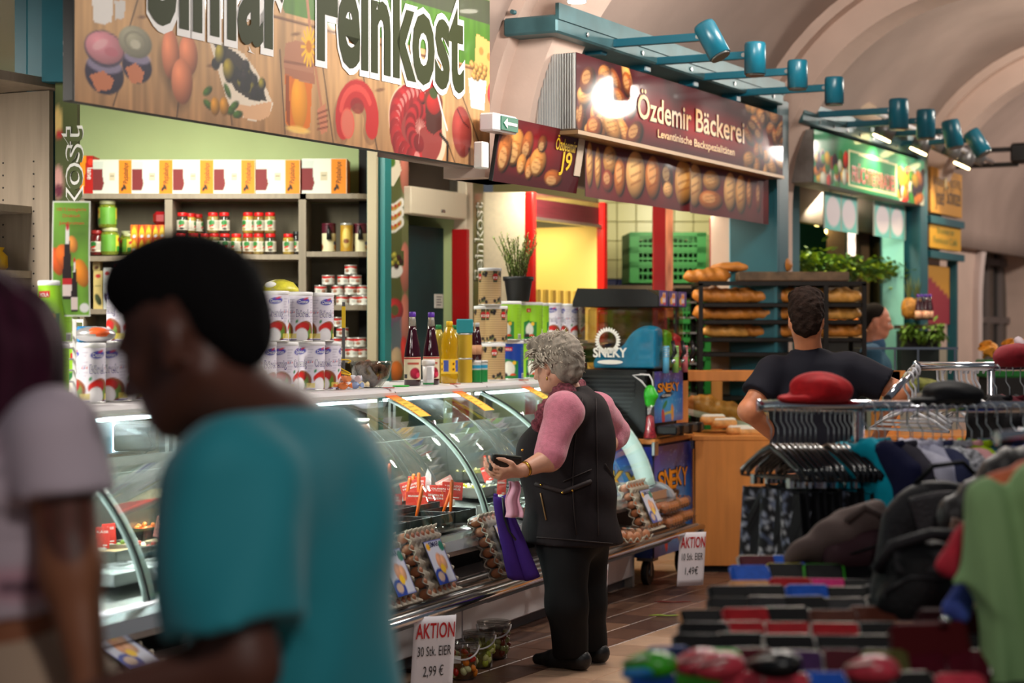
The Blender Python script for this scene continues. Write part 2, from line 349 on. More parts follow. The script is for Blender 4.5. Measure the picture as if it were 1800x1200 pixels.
# ------------------------------------------------------------------ smooth bodies from blended volumes
def cap(a, b, ra, rb=None, k=.02, sub=False, clip=None):
    return dict(t='c', a=np.array(a, float), b=np.array(b, float), ra=ra, rb=ra if rb is None else rb, k=k, sub=sub, clip=clip or [])
def elp(c, r, rot=None, k=.02, sub=False, clip=None):
    return dict(t='e', c=np.array(c, float), r=np.array(r, float), rot=np.array(rot or Matrix.Identity(3)), k=k, sub=sub, clip=clip or [])
def rotz(a): return Matrix.Rotation(a, 3, 'Z')
def roty(a): return Matrix.Rotation(a, 3, 'Y')
def rotx(a): return Matrix.Rotation(a, 3, 'X')
def chain(pts, rr, k=.02): return [cap(p, q, r0, r1, k) for p, q, r0, r1 in zip(pts, pts[1:], rr, rr[1:])]
def body(prims, res=.012, post=None, cuts=()):
    lo = np.full(3, 1e9); hi = -lo
    bb = []
    for p in prims:
        if p['t'] == 'c':
            m = max(p['ra'], p['rb']); l = np.minimum(p['a'], p['b']) - m; h = np.maximum(p['a'], p['b']) + m
        else:
            m = max(p['r']); l, h = p['c'] - m, p['c'] + m
        bb.append((l, h))
        if not p['sub']: lo = np.minimum(lo, l); hi = np.maximum(hi, h)
    lo -= res * 4; hi += res * 4; n = np.ceil((hi - lo) / res).astype(int) + 1
    ax = [lo[i] + res * np.arange(n[i]) for i in range(3)]; fld = np.full(n, .3)
    for p, (l, h) in zip(prims, bb):
        g = p['k'] + .05; i0 = np.clip(((l - g - lo) / res).astype(int), 0, n); i1 = np.clip(((h + g - lo) / res).astype(int) + 2, 0, n)
        if (i1 <= i0).any(): continue
        sl = tuple(slice(a, b) for a, b in zip(i0, i1)); X, Y, Z = np.meshgrid(*[ax[i][i0[i]:i1[i]] for i in range(3)], indexing='ij')
        if p['t'] == 'c':
            d = p['b'] - p['a']; t = np.clip(((X - p['a'][0]) * d[0] + (Y - p['a'][1]) * d[1] + (Z - p['a'][2]) * d[2]) / (d @ d + 1e-12), 0, 1)
            f = np.sqrt((X - p['a'][0] - t * d[0]) ** 2 + (Y - p['a'][1] - t * d[1]) ** 2 + (Z - p['a'][2] - t * d[2]) ** 2) - (p['ra'] + t * (p['rb'] - p['ra']))
        else:
            q = np.stack([X - p['c'][0], Y - p['c'][1], Z - p['c'][2]], -1) @ p['rot']; k0 = np.sqrt(((q / p['r']) ** 2).sum(-1)) + 1e-9
            k1 = np.sqrt(((q / p['r'] ** 2) ** 2).sum(-1)) + 1e-9; f = k0 * (k0 - 1) / k1
        for pt, nn in p['clip']: f = np.maximum(f, (X - pt[0]) * nn[0] + (Y - pt[1]) * nn[1] + (Z - pt[2]) * nn[2])
        a = fld[sl]; k = max(p['k'], 1e-4)
        if p['sub']: f = -f; hh = np.clip(.5 - .5 * (f - a) / k, 0, 1); fld[sl] = f + (a - f) * hh + k * hh * (1 - hh)
        else: hh = np.clip(.5 + .5 * (a - f) / k, 0, 1); fld[sl] = a + (f - a) * hh - k * hh * (1 - hh)
    if post is not None or cuts:
        X, Y, Z = np.meshgrid(*ax, indexing='ij')
        if post is not None: fld = fld + post(X, Y, Z)
        for pt, nn in cuts: fld = np.maximum(fld, (X - pt[0]) * nn[0] + (Y - pt[1]) * nn[1] + (Z - pt[2]) * nn[2])
    # surface nets
    s = fld < 0; c = [(i, j, k) for i in (0, 1) for j in (0, 1) for k in (0, 1)]; N = np.array(fld.shape) - 1
    cv = lambda A, o: A[o[0]:o[0] + N[0], o[1]:o[1] + N[1], o[2]:o[2] + N[2]]
    cnt = sum(cv(s, o).astype(np.int8) for o in c); act = (cnt > 0) & (cnt < 8); I = np.argwhere(act); vid = np.full(N, -1); vid[act] = np.arange(len(I))
    acc = np.zeros((len(I), 3)); num = np.zeros(len(I))
    for o in c:
        for a in range(3):
            if o[a]: continue
            o2 = list(o); o2[a] = 1
            f0 = fld[tuple((I + o).T)]; f1 = fld[tuple((I + o2).T)]; m = (f0 < 0) != (f1 < 0); t = np.where(m, f0 / np.where(m, f0 - f1, 1), 0)
            p = np.array(o, float)[None] + t[:, None] * np.eye(3)[a]; acc[m] += p[m]; num[m] += 1
    V = lo + res * (I + acc / num[:, None]); Q = []
    for a in range(3):
        b, d = (a + 1) % 3, (a + 2) % 3; sh = list(fld.shape); sh[a] -= 1
        s0 = s.take(range(0, fld.shape[a] - 1), a); s1 = s.take(range(1, fld.shape[a]), a); E = np.argwhere(s0 != s1)
        E = E[(E[:, b] > 0) & (E[:, d] > 0) & (E[:, b] < N[b]) & (E[:, d] < N[d])]
        eb, ed = np.eye(3, dtype=int)[b], np.eye(3, dtype=int)[d]
        q = np.stack([vid[tuple(E.T)], vid[tuple((E - eb).T)], vid[tuple((E - eb - ed).T)], vid[tuple((E - ed).T)]], 1); fl = s0[tuple(E.T)]
        q[~fl] = q[~fl][:, ::-1]; Q.append(q)
    return V, np.concatenate(Q)
def bodymesh(name, prims, mats, res=.012, post=None, cuts=(), colour=None):
    V, Q = body(prims, res, post, cuts); me = bpy.data.meshes.new(name); me.from_pydata(V.tolist(), [], Q.tolist())
    for m in (mats if isinstance(mats, (list, tuple)) else [mats]): me.materials.append(m)
    me.polygons.foreach_set('use_smooth', [True] * len(Q))
    if colour is not None:
        c = colour(V); at_ = me.color_attributes.new('Col', 'FLOAT_COLOR', 'POINT'); at_.data.foreach_set('color', np.concatenate([c, np.ones((len(c), 1))], 1).ravel().astype('f'))
    me.update(); return me

# ================================================================== the hall
S1 = Line(-1.49, 6.59, 1.31, 2.51)          # front line of the stalls
CN = Line(-.014, 9.41, .376, .927)          # front foot of the deli counter
S2 = Line(.322, 9.70, 1.425, 2.80)          # bakery sign
S3 = Line(2.06, 13.2, 1.27, 2.44)           # fruit sign
DR = Line(-.605, 11.3, 1.31, 2.51)          # doorway behind the counter
BT = Line(.108, 12.3, 1.31, 2.51)           # lit bread booth
def sx(d): return (d - 6.59) / S1.u[1]       # distance along the stall line for a depth
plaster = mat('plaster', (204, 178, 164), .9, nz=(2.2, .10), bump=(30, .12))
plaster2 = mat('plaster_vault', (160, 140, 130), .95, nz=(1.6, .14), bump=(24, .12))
teal = mat('teal_paint', (16, 84, 96), .42, nz=(5, .12))
steel = mat('steel', (176, 180, 182), .32, 1, nz=(30, .08))
chrome = mat('chrome', (214, 216, 222), .12, 1)
alu = mat('brushed_aluminium', (190, 190, 188), .38, 1)
blackp = mat('black_plastic', (16, 16, 18), .38)
blackm = mat('black_metal', (26, 22, 20), .5, .6, nz=(20, .3))
whitep = mat('white_enamel', (232, 228, 230), .3)
woodg = mat('grey_oak', (150, 134, 116), .6, nz=(5, .16), wood=(6, 6, .5))
woodo = mat('beech_board', (206, 130, 62), .42, nz=(5, .14), wood=(4, 4, .35))
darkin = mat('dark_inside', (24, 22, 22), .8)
olive = mat('olive_foil', (84, 92, 48), .5, nz=(3, .12))
white = mat('white_paint', (238, 236, 230), .5)
paint = paintmat('printed', .38, .25)
gloss = paintmat('printed_gloss', .55, .30, 0, .2)
matte = paintmat('printed_paper', .7)
glass = glassmat('case_glass', (236, 246, 241), .018, .02)
clearp = glassmat('clear_plastic', (242, 242, 240), .16, .08)
cream = mat('cream_panel', (222, 204, 176), .55, nz=(40, .05))
redp = mat('red_paint', (190, 20, 22), .35)
cloth_w = mat('cloth_white', (224, 220, 228), .85)

# floor with its tiles
fb = MB().box((1.5, 11, -.06), (16, 26, .09)); floor = put('floor', fb, mat('grout', (150, 122, 102), .6, nz=(3, .2)), kind='structure')
tm = {}
for i, c in enumerate([(196, 160, 132), (188, 150, 124), (202, 168, 142), (180, 146, 122)]):
    tm['p', i] = MB().box((0, 0, -.008), (.2975, .2975, .016), bev=.004).mesh('tile', mat('tile_pale_%s' % 'abcd'[i], c, .34, nz=(14, .10)))
for i, c in enumerate([(118, 84, 68), (104, 74, 60), (132, 98, 78), (92, 66, 56)]):
    tm['d', i] = MB().box((0, 0, -.008), (.2975, .1975, .016), bev=.004).mesh('tile', mat('tile_brown_%s' % 'abcd'[i], c, .36, nz=(14, .14)))
nt_ = 0
for i in range(3, 26):
    for j in range(-3, 12):
        x = i * .3; r = (.75 + j * .3) if j >= 0 else (-.05 + j * .3)
        dark = False
        p = S1.P(x, -r, 0); px = 900 + F * p.x / max(p.y, .1); py = HZ + F * H / max(p.y, .1)
        if not (740 < px < 1345 and py < 1235) or (dark and i > 21): continue
        if dark: continue
        put('tile', tm['p', R.randrange(4)], None, floor, p, S1.rz); nt_ += 1
    for j in range(4):
        x = i * .3 + .15 * (j % 2); r = -.2 + .1 + j * .2; p = S1.P(x, -r, 0); px = 900 + F * p.x / p.y; py = HZ + F * H / p.y
        if 740 < px < 1345 and py < 1235 and i < 22: put('tile', tm['d', R.randrange(4)], None, floor, p, S1.rz); nt_ += 1
for q in [(1158, 1084, (150, 170, 60)), (1166, 1060, (110, 30, 20))]:
    p = at(q[0], q[1], F * H / (q[1] - HZ)); p.z = .004
    mb = MB().tube([p + Vector((.05 * k - .05, .012 * math.sin(k * 2.2), .004)) for k in range(5)], [.002, .006, .004, .005, .002], 6)
    put('leaf_scrap', mb, mat('scrap_%d_%d_%d' % q[2], q[2], .6), None, label='pale green leaf scrap lying on the floor tiles' if q[1] > 1070 else 'tiny dark red scrap lying on brown floor tiles', cat='scrap')

# vault over the aisle: barrel shell, ribs, side wall
RC, ZC, RR = 1.3, 2.3, 1.75
def vp(x, r, z): return S1.P(x, -r, z)
mb = MB(); a0, a1 = PI, math.radians(72)
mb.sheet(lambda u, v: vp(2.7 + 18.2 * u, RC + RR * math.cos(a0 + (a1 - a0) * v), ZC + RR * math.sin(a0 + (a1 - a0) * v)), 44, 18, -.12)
put('ceiling', mb, plaster2, kind='structure')
def rib(n, d0, w=.42, r_in=1.385, r_mid=1.56):
    mb = MB(); x0 = sx(d0)
    for (ra, rb_, xa, xb) in ((r_in, 1.80, x0 + .06, x0 + w), (r_mid, 1.80, x0 - .05, x0 + w)):
        def ringpt(u, v):
            a = PI + (math.radians(60) - PI) * u
            k = int(round(v * 4)) % 4; rr, xx = [(ra, xb), (ra, xa), (rb_, xa), (rb_, xb)][k]
            return vp(xx, RC + rr * math.cos(a), ZC + rr * math.sin(a))
        mb.sheet(ringpt, 40, 4, 0, sm=False)
        a = PI
        zb = {2: 2.25}.get(n, 0); mb.box(vp((xa + xb) / 2, RC - (ra + rb_) / 2, (2.3 + zb) / 2), (xb - xa, rb_ - ra, 2.3 - zb), rz=S1.rz)
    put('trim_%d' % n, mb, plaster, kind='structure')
for n, d0 in ((2, 9.67), (3, 12.92), (4, 16.3)): rib(n, d0)
# side wall past the last stall, with its arched glass door; far end wall
xw = sx(16.9); yw = .42
mb = MB(); o = Line(*S1.P(xw, yw, 0)[:2], *S1.u)
ax0, aw, az = 2.35, 2.6, 1.75                       # arch: start along the wall, span, springing height
poly = [(-.8, 0), (ax0, 0), (ax0, az)] + [(ax0 + aw / 2 - aw / 2 * math.cos(PI * k / 24), az + 1.15 * math.sin(PI * k / 24)) for k in range(1, 24)] + [(ax0 + aw, az), (ax0 + aw, 0), (8, 0), (8, 3.2), (-.8, 3.2)]
mb.prism(poly, .5, lambda x, y, z: o.P(x, .0 + z, y)); put('wall_side', mb, plaster, kind='structure')
pts = [(ax0 - .16, 0), (ax0 - .16, az)] + [(ax0 + aw / 2 - (aw / 2 + .16) * math.cos(PI * k / 24), az + 1.31 * math.sin(PI * k / 24)) for k in range(1, 25)]
pin = [(ax0, 0), (ax0, az)] + [(ax0 + aw / 2 - aw / 2 * math.cos(PI * k / 24), az + 1.15 * math.sin(PI * k / 24)) for k in range(1, 25)]
mb = MB().prism(pts + pin[::-1], .06, lambda x, y, z: o.P(x, -.06 + z, y)); put('trim_5', mb, mat('arch_trim', (206, 188, 182), .85), kind='structure')
fr = MB()
for x in (ax0 + .04, ax0 + .52, ax0 + 1.0, ax0 + 1.6, ax0 + 2.2): fr.box(o.P(x, .3, 1.3), (.06, .06, 2.6), rz=S1.rz)
for z in (.03, 1.62, 2.25): fr.box(o.P(ax0 + aw / 2, .3, z), (aw, .05, .07), rz=S1.rz)
dw = put('door_1', fr, mat('door_frame', (116, 104, 100), .6), kind='structure')
put('pane', MB().box(o.P(ax0 + aw / 2, .32, 1.45), (aw, .012, 2.9), rz=S1.rz), glassmat('door_pane', (140, 160, 165), .12, .05), dw)
put('notice', MB().box(o.P(ax0 + .46, .285, 1.20), (.10, .006, .16), rz=S1.rz), white, dw)
put('wall_end', MB().box(S1.P(20.6, -.6, 2.2), (.3, 6.0, 4.6), rz=S1.rz), plaster, kind='structure')
put('wall_outside', MB().box(S1.P(xw + 4, 3.2, 1.6), (9, .1, 3.6), rz=S1.rz), mat('outside_grey', (120, 132, 140), .8, nz=(1.5, .35)), kind='structure')

# teal steel posts of the stalls (each a post with its flange) and gutter beams over the signs
def post(n, x, y, wx, wy, z1, z0=0):
    mb = MB().box((0, 0, (z0 + z1) / 2), (wx, wy, z1 - z0), bev=.008); mb.box((-wx / 2 - .012, -wy / 2 + .012, (z0 + z1) / 2), (.024, .024, z1 - z0))
    put('trim_%d' % n, mb, teal, None, S1.P(x, y, 0), S1.rz, kind='structure')
q6 = at(80, 300, 7.85); put('trim_6', MB().box((q6.x, q6.y, 1.7), (.13, .12, 3.4), bev=.008).box((q6.x - .1, q6.y + .03, 1.7), (.05, .06, 3.4)), teal, kind='structure')
post(7, sx(9.95), .12, .16, .26, 3.1, 2.5)
post(8, sx(12.75), .10, .2, .34, 3.0)
post(9, sx(15.75), .10, .2, .34, 3.0)
for n, (ln, L, h, y) in enumerate(((S2, 3.2, 2.99, .16), (S3, 2.8, 2.93, .16))):
    mb = MB().box((L / 2 - .1, y, h), (L + .2, .30, .09), bev=.01)
    mb.box((L / 2 - .1, y - .15, h + .06), (L + .2, .02, .08)); mb.cyl((-.2, y + .1, h + .075), (L, y + .1, h + .075), .012, n=8)
    o_ = put('trim_%d' % (10 + n), mb, mat('gutter_teal', (60, 98, 104), .4, .3, nz=(6, .25)), None, ln.P(0, 0, 0), ln.rz, kind='structure')
    for k in range(9): put('bolt', MB().cyl((.15 + k * L / 9, y - .151, h - .01), (.15 + k * L / 9, y - .158, h - .01), .012, n=8), steel, o_)

# stall one: green back wall, side returns, floor-to-ceiling
gw = mat('green_wall', (186, 202, 146), .8, nz=(3, .05))
put('wall_green', MB().box((-1.7, 11.92, 1.6), (2.75, .1, 3.2)), gw, kind='structure')
put('wall_green_side', MB().box((-.72, 11.62, 1.6), (.06, .5, 3.2)), mat('beige_return', (176, 160, 132), .7), kind='structure')
put('wall_stall_left', MB().box(S1.P(sx(6.6) - .3, 3.6, 1.6), (.06, 4.2, 3.2), rz=S1.rz), mat('stall_left', (120, 112, 92), .8), kind='structure')
put('ceiling_stall', MB().box((-1.7, 10.6, 3.06), (3.0, 3.4, .05)), mat('stall_ceiling', (205, 205, 188), .8), kind='structure')
# doorway behind the counter
hx = lambda px, py, t=0: DR.hit(px, py, t)
x0, x1 = hx(718, 400)[0], hx(809, 400)[0]
fr = MB()
fr.box(((x0 + x1) / 2, 0, 2.24), (x1 - x0 + .1, .09, .16), bev=.006); fr.box((x1 + .04, 0, 1.2), (.09, .09, 2.6), bev=.006)
fr.box(((x0 + x1) / 2, 0, 2.55), (x1 - x0 + .1, .09, .04))
d2 = put('door_2', fr, mat('ivory_frame', (226, 212, 188), .5), None, DR.P(0, 0, 0), DR.rz, kind='structure')
put('pane', MB().box(((x0 + x1) / 2, .02, 2.43), (x1 - x0, .01, .2)), glassmat('transom', (70, 62, 56), .08), d2)
put('door_leaf', MB().box((x0 + .42, .12, 1.06), (.62, .04, 2.1), bev=.004), mat('dark_teal_door', (18, 58, 62), .55, nz=(6, .2)), d2)
put('red_strip', MB().box((x1 - .012, -.01, 1.05), (.035, .1, 2.1)), redp, d2)
nx, nz_ = hx(769, 529, .1)
pb = put('door_notice', MB().box((nx, .092, nz_), (.10, .006, .085)), white, d2)
t_ = MB()
for k in range(4): t_.box((nx - .005 * (k % 2), .088, nz_ + .025 - k * .016), (.06 - .012 * (k % 2), .002, .005))
put('print', t_, mat('ink_grey', (90, 92, 104), .7), pb)
nx, nz_ = hx(767, 371); put('maker_plate', MB().box((nx, -.048, nz_), (.045, .004, .016)), steel, d2)
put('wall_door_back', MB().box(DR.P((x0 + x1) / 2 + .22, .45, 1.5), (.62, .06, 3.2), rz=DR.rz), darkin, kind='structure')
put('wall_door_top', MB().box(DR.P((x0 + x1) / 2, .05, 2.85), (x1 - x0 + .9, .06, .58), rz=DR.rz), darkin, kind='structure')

# printed olive pillars
def foil(name_n, line, xa, xb, za, zb, dep, paintfn, step=.008):
    A = Art(xb - xa, zb - za, step, (84, 92, 48), line, 0, xa, za); A.noise(.10, 6, 3, 5); paintfn(A)
    me = A.mesh('pillar', lambda x, y, d: line.P(xa + x, d, za + y), paint, olive, dep)
    return put('trim_%d' % name_n, me, None, kind='structure')
xa, xb = hx(679, 300)[0], hx(718, 300)[0]
def pf(A):
    A.p_([(706, 200), (718, 200), (718, 720), (706, 720)], (120, 124, 84), .55)
    for y in (298, 470, 560): A.e_(712, y, 9, 44, 0, (206, 120, 104), .9, .5)
    A.p_([(680, 292), (700, 276), (706, 300), (692, 328), (680, 322)], (226, 214, 190)); A.e_(687, 284, 8, 10, 0, (70, 110, 40))
    for k in range(3):
        y = 364 + k * 17; A.l_([(678, y + 4), (694, y + 2), (706, y - 8)], 17, (236, 232, 224)); A.l_([(680, y + 4), (694, y + 2), (704, y - 7)], 8, (186, 150, 54))
        for q in range(4): A.e_(682 + q * 6.5, y + 3 - q * 2.4, 2, 3, 0, (196, 40, 24))
    A.e_(693, 474, 15, 14, 0, (238, 234, 226)); A.p_([(676, 440), (710, 440), (710, 468), (676, 468)], (84, 92, 48))
    for k in range(14): A.e_(681 + (k * 7) % 25, 447 + (k * 5) % 22, 4.2, 5, 0, [(188, 180, 70), (60, 24, 26), (150, 150, 60)][k % 3], 1, .8)
    A.e_(694, 545, 15, 21, 0, (196, 44, 50), 1, .6, .45); A.p_([(680, 560), (706, 556), (706, 620), (682, 612)], (88, 104, 130), .6); A.e_(682, 570, 8, 9, 0, (130, 36, 120), .8)
    A.l_([(686, 600), (692, 660)], 5, (170, 120, 100)); A.e_(697, 640, 12, 30, 0, (214, 180, 140), .8, .5); A.e_(697, 652, 11, 18, 0, (232, 120, 40), 1, .6)
    A.e_(712, 620, 7, 30, .2, (206, 50, 40), 1, .6)
foil(12, DR, xa, xb, .3, 2.66, .10, pf)
put('trim_13', MB().box(DR.P(xa - .045, .02, 1.5), (.07, .12, 3.0), rz=DR.rz), mat('teal_edge', (36, 116, 116), .4), kind='structure')
put('trim_14', MB().box(DR.P(xa - .10, .03, 1.5), (.02, .06, 3.0), rz=DR.rz), MATS['beige_return'], kind='structure')
# pillar with upright lettering right of the doorway, and the near one at the left
def lettered(n, line, pa, pb, za, zb, word, size, zstart, side, scrap=None):
    xa, xb = line.hit(pa, 400)[0], line.hit(pb, 400)[0]
    A = Art(xb - xa, zb - za, .01, (84, 92, 48), line, 0, xa, za); A.noise(.2, 4, 1.5, 3)
    if scrap: scrap(A)
    me = A.mesh('pillar', lambda x, y, d: line.P(xa + x, d, za + y), paint, olive, .10); pl = put('trim_%d' % n, me, None, kind='structure')
    mb = MB(); z = zstart; cx = xa + (xb - xa) * side
    for off, b, mi in ((.004, .035, 0), (.006, .004, 1)):
        mb.text(word, lambda x, y: line.P(cx - y + size * .33, -off, zstart + x), size, .95 if len(word) < 9 else 1.5, b, mi, center=False)
    put('lettering', mb, [white, olive], pl); return pl
lettered(15, DR, 822, 850, .3, 2.75, 'Feinkost', .15, DR.hit(840, 492)[1], .68)
def sc1(A):
    A.e_(101, 213, 8, 26, 0, (230, 196, 120)); A.e_(104, 236, 5, 8, 0, (190, 40, 50)); A.e_(102, 320, 9, 28, 0, (216, 160, 150)); A.e_(103, 335, 8, 12, 0, (110, 40, 60))
P0 = Line(*at(96, 300, 7.65)[:2], 1, .12)
lettered(16, P0, 97, 136, .3, at(100, 138, 7.65).z, 'Simar Feinkost', .13, at(120, 740, 7.65).z, .72, sc1)
# the brackets on the near post
o_ = put('trim_17', MB().box(P0.P(.03, .02, 3.05), (.15, .12, 1.2), rz=P0.rz), teal, kind='structure')
for yy, cc in ((20, (96, 8, 14)), (50, (150, 96, 30))): put('bracket', MB().box(at(121, yy, 7.5), (.035, .04, .045), bev=.004), mat('brk_%d' % yy, cc, .6), o_)
for yy in (76, 96): put('bolt', MB().box(at(113, yy, 7.5), (.008, .02, .014)), steel, o_)

# ================================================================== signs over the stalls
def signbox(name, label, line, x0, w, z0, h, A, dep, sidem, t=0, tilt=0):
    th = thing(name, label, 'sign', line.P(x0, t, z0), line.rz)
    th.rotation_euler[0] = tilt
    put('face', A.mesh('face', lambda x, y, d: (x, d, y), gloss, None, .004), None, th)
    put('housing', MB().box((w / 2, dep / 2 + .005, h / 2), (w, dep, h), bev=.004), sidem, th)
    return th
def letters(th, A, word, pa, pb, base, size, cols, x0, bolds=(.03, 0), shear=0, off=.003):
    """word fitted between two picture columns of the sign's plane"""
    xa, za = A.L(pa, base); xb, _ = A.L(pb, base); mb = MB()
    for k, b in enumerate(bolds):
        mb.text(word, lambda x, y: ((xa + xb) / 2 + x, -off - .002 * k, za + y), size, 1, b, k, width=(xb - xa) * (1 if k else 1.02), shear=shear)
    put('lettering', mb, cols, th)

# ---- delicatessen sign
w, h = 2.99, .80
A = Art(w, h, .0062, (206, 168, 124), S1, 0, 0, 2.25)
A.mix(np.clip(.5 - A.Y / .5, 0, 1), (150, 100, 62), .75); A.noise(.16, 60, 3, 2); A.noise(.12, 9, 2, 4)
A.p_([(470, -90), (500, 22), (600, 48), (730, 82), (835, 118), (880, 130), (880, -90)], (98, 142, 48)); A.noise(.18, 50, 6, 7)
A.p_([(690, -60), (880, 10), (880, 50), (800, 24), (690, -6)], (86, 78, 74), .8)
for a, b in (((242, 0), (228, 47)), ((207, 160), (199, 186)), ((328, 50), (311, 206)), ((492, 88), (501, 235)), ((566, 107), (586, 252)), ((637, 125), (664, 268)), ((700, 147), (712, 190)), ((812, 167), (842, 250)), ((786, 248), (801, 290)), ((395, 110), (408, 220))):
    A.l_([a, b], 3.2, (66, 40, 26), .9)
A.l_([(470, 26), (835, 122)], 5, (120, 78, 48), .9)
for x, y in ((285, 42), (372, 115), (250, 30), (520, 60), (668, 158), (590, 255)): A.e_(x, y, 8, 3, .2, (120, 78, 50), .7)
# milk, tins, eggs
A.p_([(161, -10), (199, -10), (197, 38), (180, 44), (165, 38)], (238, 232, 226)); A.p_([(201, 0), (220, 2), (219, 32), (203, 34)], (222, 216, 210))
for cx, cy, rx, ry in ((184, 130, 34, 36), (241, 117, 26, 29)):
    A.e_(cx, cy, rx, ry, 0, (58, 42, 84), 1, .3); A.e_(cx, cy - 16, rx * .9, ry * .4, 0, (196, 184, 206), .6)
    A.p_([(cx - rx * .8, cy + 2), (cx - rx * .1, cy - 6), (cx + rx * .5, cy + 10), (cx + rx * .3, cy + 28), (cx - rx * .4, cy + 30)], (214, 142, 104))
A.e_(184, 86, 35, 32, 0, (96, 84, 104)); A.e_(184, 84, 33, 28, 0, (226, 160, 168), 1, .35); A.e_(176, 78, 14, 8, .4, (240, 196, 198), .7); A.e_(196, 92, 12, 8, 0, (206, 128, 140), .8)
A.e_(238, 74, 29, 28, 0, (178, 172, 150), 1, .4); A.e_(238, 74, 20, 19, 0, (150, 146, 128), .8, 0, .8); A.e_(238, 78, 9, 8, 0, (206, 200, 180))
for cx, cy, rx, ry, r in ((331, 97, 16.5, 36, 0), (300, 96, 15.5, 44, .05), (320, 143, 18.5, 40, 0)):
    A.e_(cx - 4, cy + 12, rx * 1.1, ry, r, (60, 30, 20), .35, soft=5); A.e_(cx, cy, rx, ry, r, (228, 150, 112), 1, .55)
# bowl of olives, honey, sausage
A.p_([(368, 72), (380, 70), (402, 76), (430, 96), (452, 126), (470, 160), (480, 182), (474, 204), (455, 213), (436, 210), (412, 198), (400, 178), (388, 140)], (236, 222, 204))
A.p_([(376, 78), (396, 80), (420, 96), (444, 126), (464, 164), (470, 178), (440, 176), (414, 158), (398, 130)], (58, 46, 34))
A.p_([(404, 182), (440, 186), (478, 178), (474, 204), (455, 213), (430, 208)], (226, 176, 130), .8)
ol = np.random.RandomState(4)
for k in range(26):
    t = ol.rand(); x = 384 + 72 * t + ol.randn() * 9; y = 92 + 74 * t + ol.randn() * 8; A.e_(x, y, 6 + 2 * ol.rand(), 11, .3, [(30, 24, 34), (44, 34, 40), (150, 138, 44), (30, 24, 34)][k % 4], 1, 1.2)
A.e_(386, 95, 8, 18, -.2, (172, 156, 48), 1, .9); A.e_(402, 123, 10, 20, 0, (164, 146, 44), 1, .9)
for x, y, r in ((365, 160, .5), (366, 184, -.4), (400, 160, -.9), (412, 186, .5), (404, 195, 0), (418, 201, .2)): A.e_(x, y, 9, 7, r, (86, 122, 44), 1, .6)
for x in (378, 394): A.e_(x, 187, 8, 16, 0, (214, 158, 58), 1, .6)
A.l_([(538, -20), (546, 60), (556, 130), (566, 192)], 8, (196, 140, 106))
A.p_([(501, 128), (549, 140), (545, 222), (534, 232), (512, 228), (502, 216)], (222, 132, 20)); A.e_(526, 180, 14, 46, 0, (246, 178, 40), .85, .3); A.p_([(502, 132), (508, 132), (510, 224), (503, 214)], (150, 76, 10), .8)
A.e_(524, 228, 20, 6, 0, (250, 214, 130), .8)
A.p_([(502, 76), (520, 71), (542, 76), (550, 100), (554, 148), (530, 144), (500, 128), (499, 104)], (190, 138, 108)); A.l_([(500, 108), (549, 116)], 4, (150, 100, 76)); A.p_([(500, 118), (552, 128), (554, 148), (500, 132)], (176, 118, 90), .6)
for k in range(14):
    a = k * 2 * PI / 14; A.l_([(543, 82), (543 + 13 * math.cos(a), 82 + 34 * math.sin(a))], 5, (244, 196, 44))
A.e_(543, 82, 5, 11, 0, (206, 138, 24))
A.p_([(558, 192), (572, 182), (576, 230), (564, 237)], (206, 142, 110))
for k in range(4): A.l_([(558, 200 + k * 9), (576, 193 + k * 10)], 3, (140, 80, 56))
pts = [(600 + 28 * 0, 0)]
ang = [PI * (1.28 - .0) + 0] 
arc = [(628 - 27 * math.cos(t), 208 - 48 * math.sin(t)) for t in np.linspace(-.35, PI + .35, 15)]
A.l_([(p[0] - 3, p[1] + 8) for p in arc], 46, (90, 50, 34), .35); A.l_(arc, 42, (196, 40, 38)); A.l_([(p[0] - 2, p[1] - 6) for p in arc[2:-3]], 12, (226, 96, 84), .8); A.e_(628, 186, 12, 14, 0, (150, 14, 20), .8)
A.e_(611, 217, 12, 27, 0, (222, 110, 92)); A.e_(611, 217, 10, 24, 0, (214, 124, 104))
# cold cuts, pot, meat, cup, cheese
A.e_(735, 225, 50, 76, -.25, (232, 206, 180)); A.e_(732, 222, 46, 68, -.25, (150, 18, 26), .9)
for k in range(19):
    t = k / 18 * 3.9 + .9; x, y = 728 + 36 * math.cos(t) * (.92), 222 - 56 * math.sin(t); A.e_(x, y, 12, 20, .5 - t * .6, (168, 22, 34) if k % 2 else (190, 40, 48), 1, .3); A.e_(x + 2, y - 3, 5, 9, .5, (232, 186, 176), .55)
for k in range(16):
    t = k / 15 * 4.4 + .2; x, y = 738 + 17 * math.cos(t), 222 - 30 * math.sin(t); A.e_(x, y, 8, 18, .4 - t * .5, (142, 14, 26) if k % 2 else (186, 44, 52), 1, .2); A.l_([(x, y), (738, 226)], 1.8, (226, 180, 168), .5)
for x, y in ((745, 142), (752, 156), (758, 150), (743, 172)): A.e_(x, y, 6, 11, 0, (204, 26, 22), 1, .9)
A.p_([(747, 172), (778, 180), (776, 226), (762, 237), (750, 228)], (96, 46, 30)); A.e_(762, 178, 16, 20, 0, (130, 60, 36)); A.e_(762, 182, 12, 19, 0, (190, 46, 38), 1, .3); A.e_(762, 164, 7, 10, 0, (80, 96, 40))
A.l_([(770, 168), (778, 200), (786, 228)], 5, (236, 230, 226)); A.l_([(774, 236), (787, 252), (786, 290)], 7, (52, 34, 26))
A.e_(812, 232, 17, 45, .15, (176, 84, 76), 1, .5); A.l_([(804, 192), (814, 214), (824, 224)], 3, (90, 30, 30))
A.p_([(837, 58), (858, 72), (874, 74), (874, 150), (852, 160), (834, 118)], (232, 186, 118)); [A.e_(x, y, 4, 7, 0, (206, 150, 84)) for x, y in ((846, 90), (860, 100), (864, 128), (848, 120))]
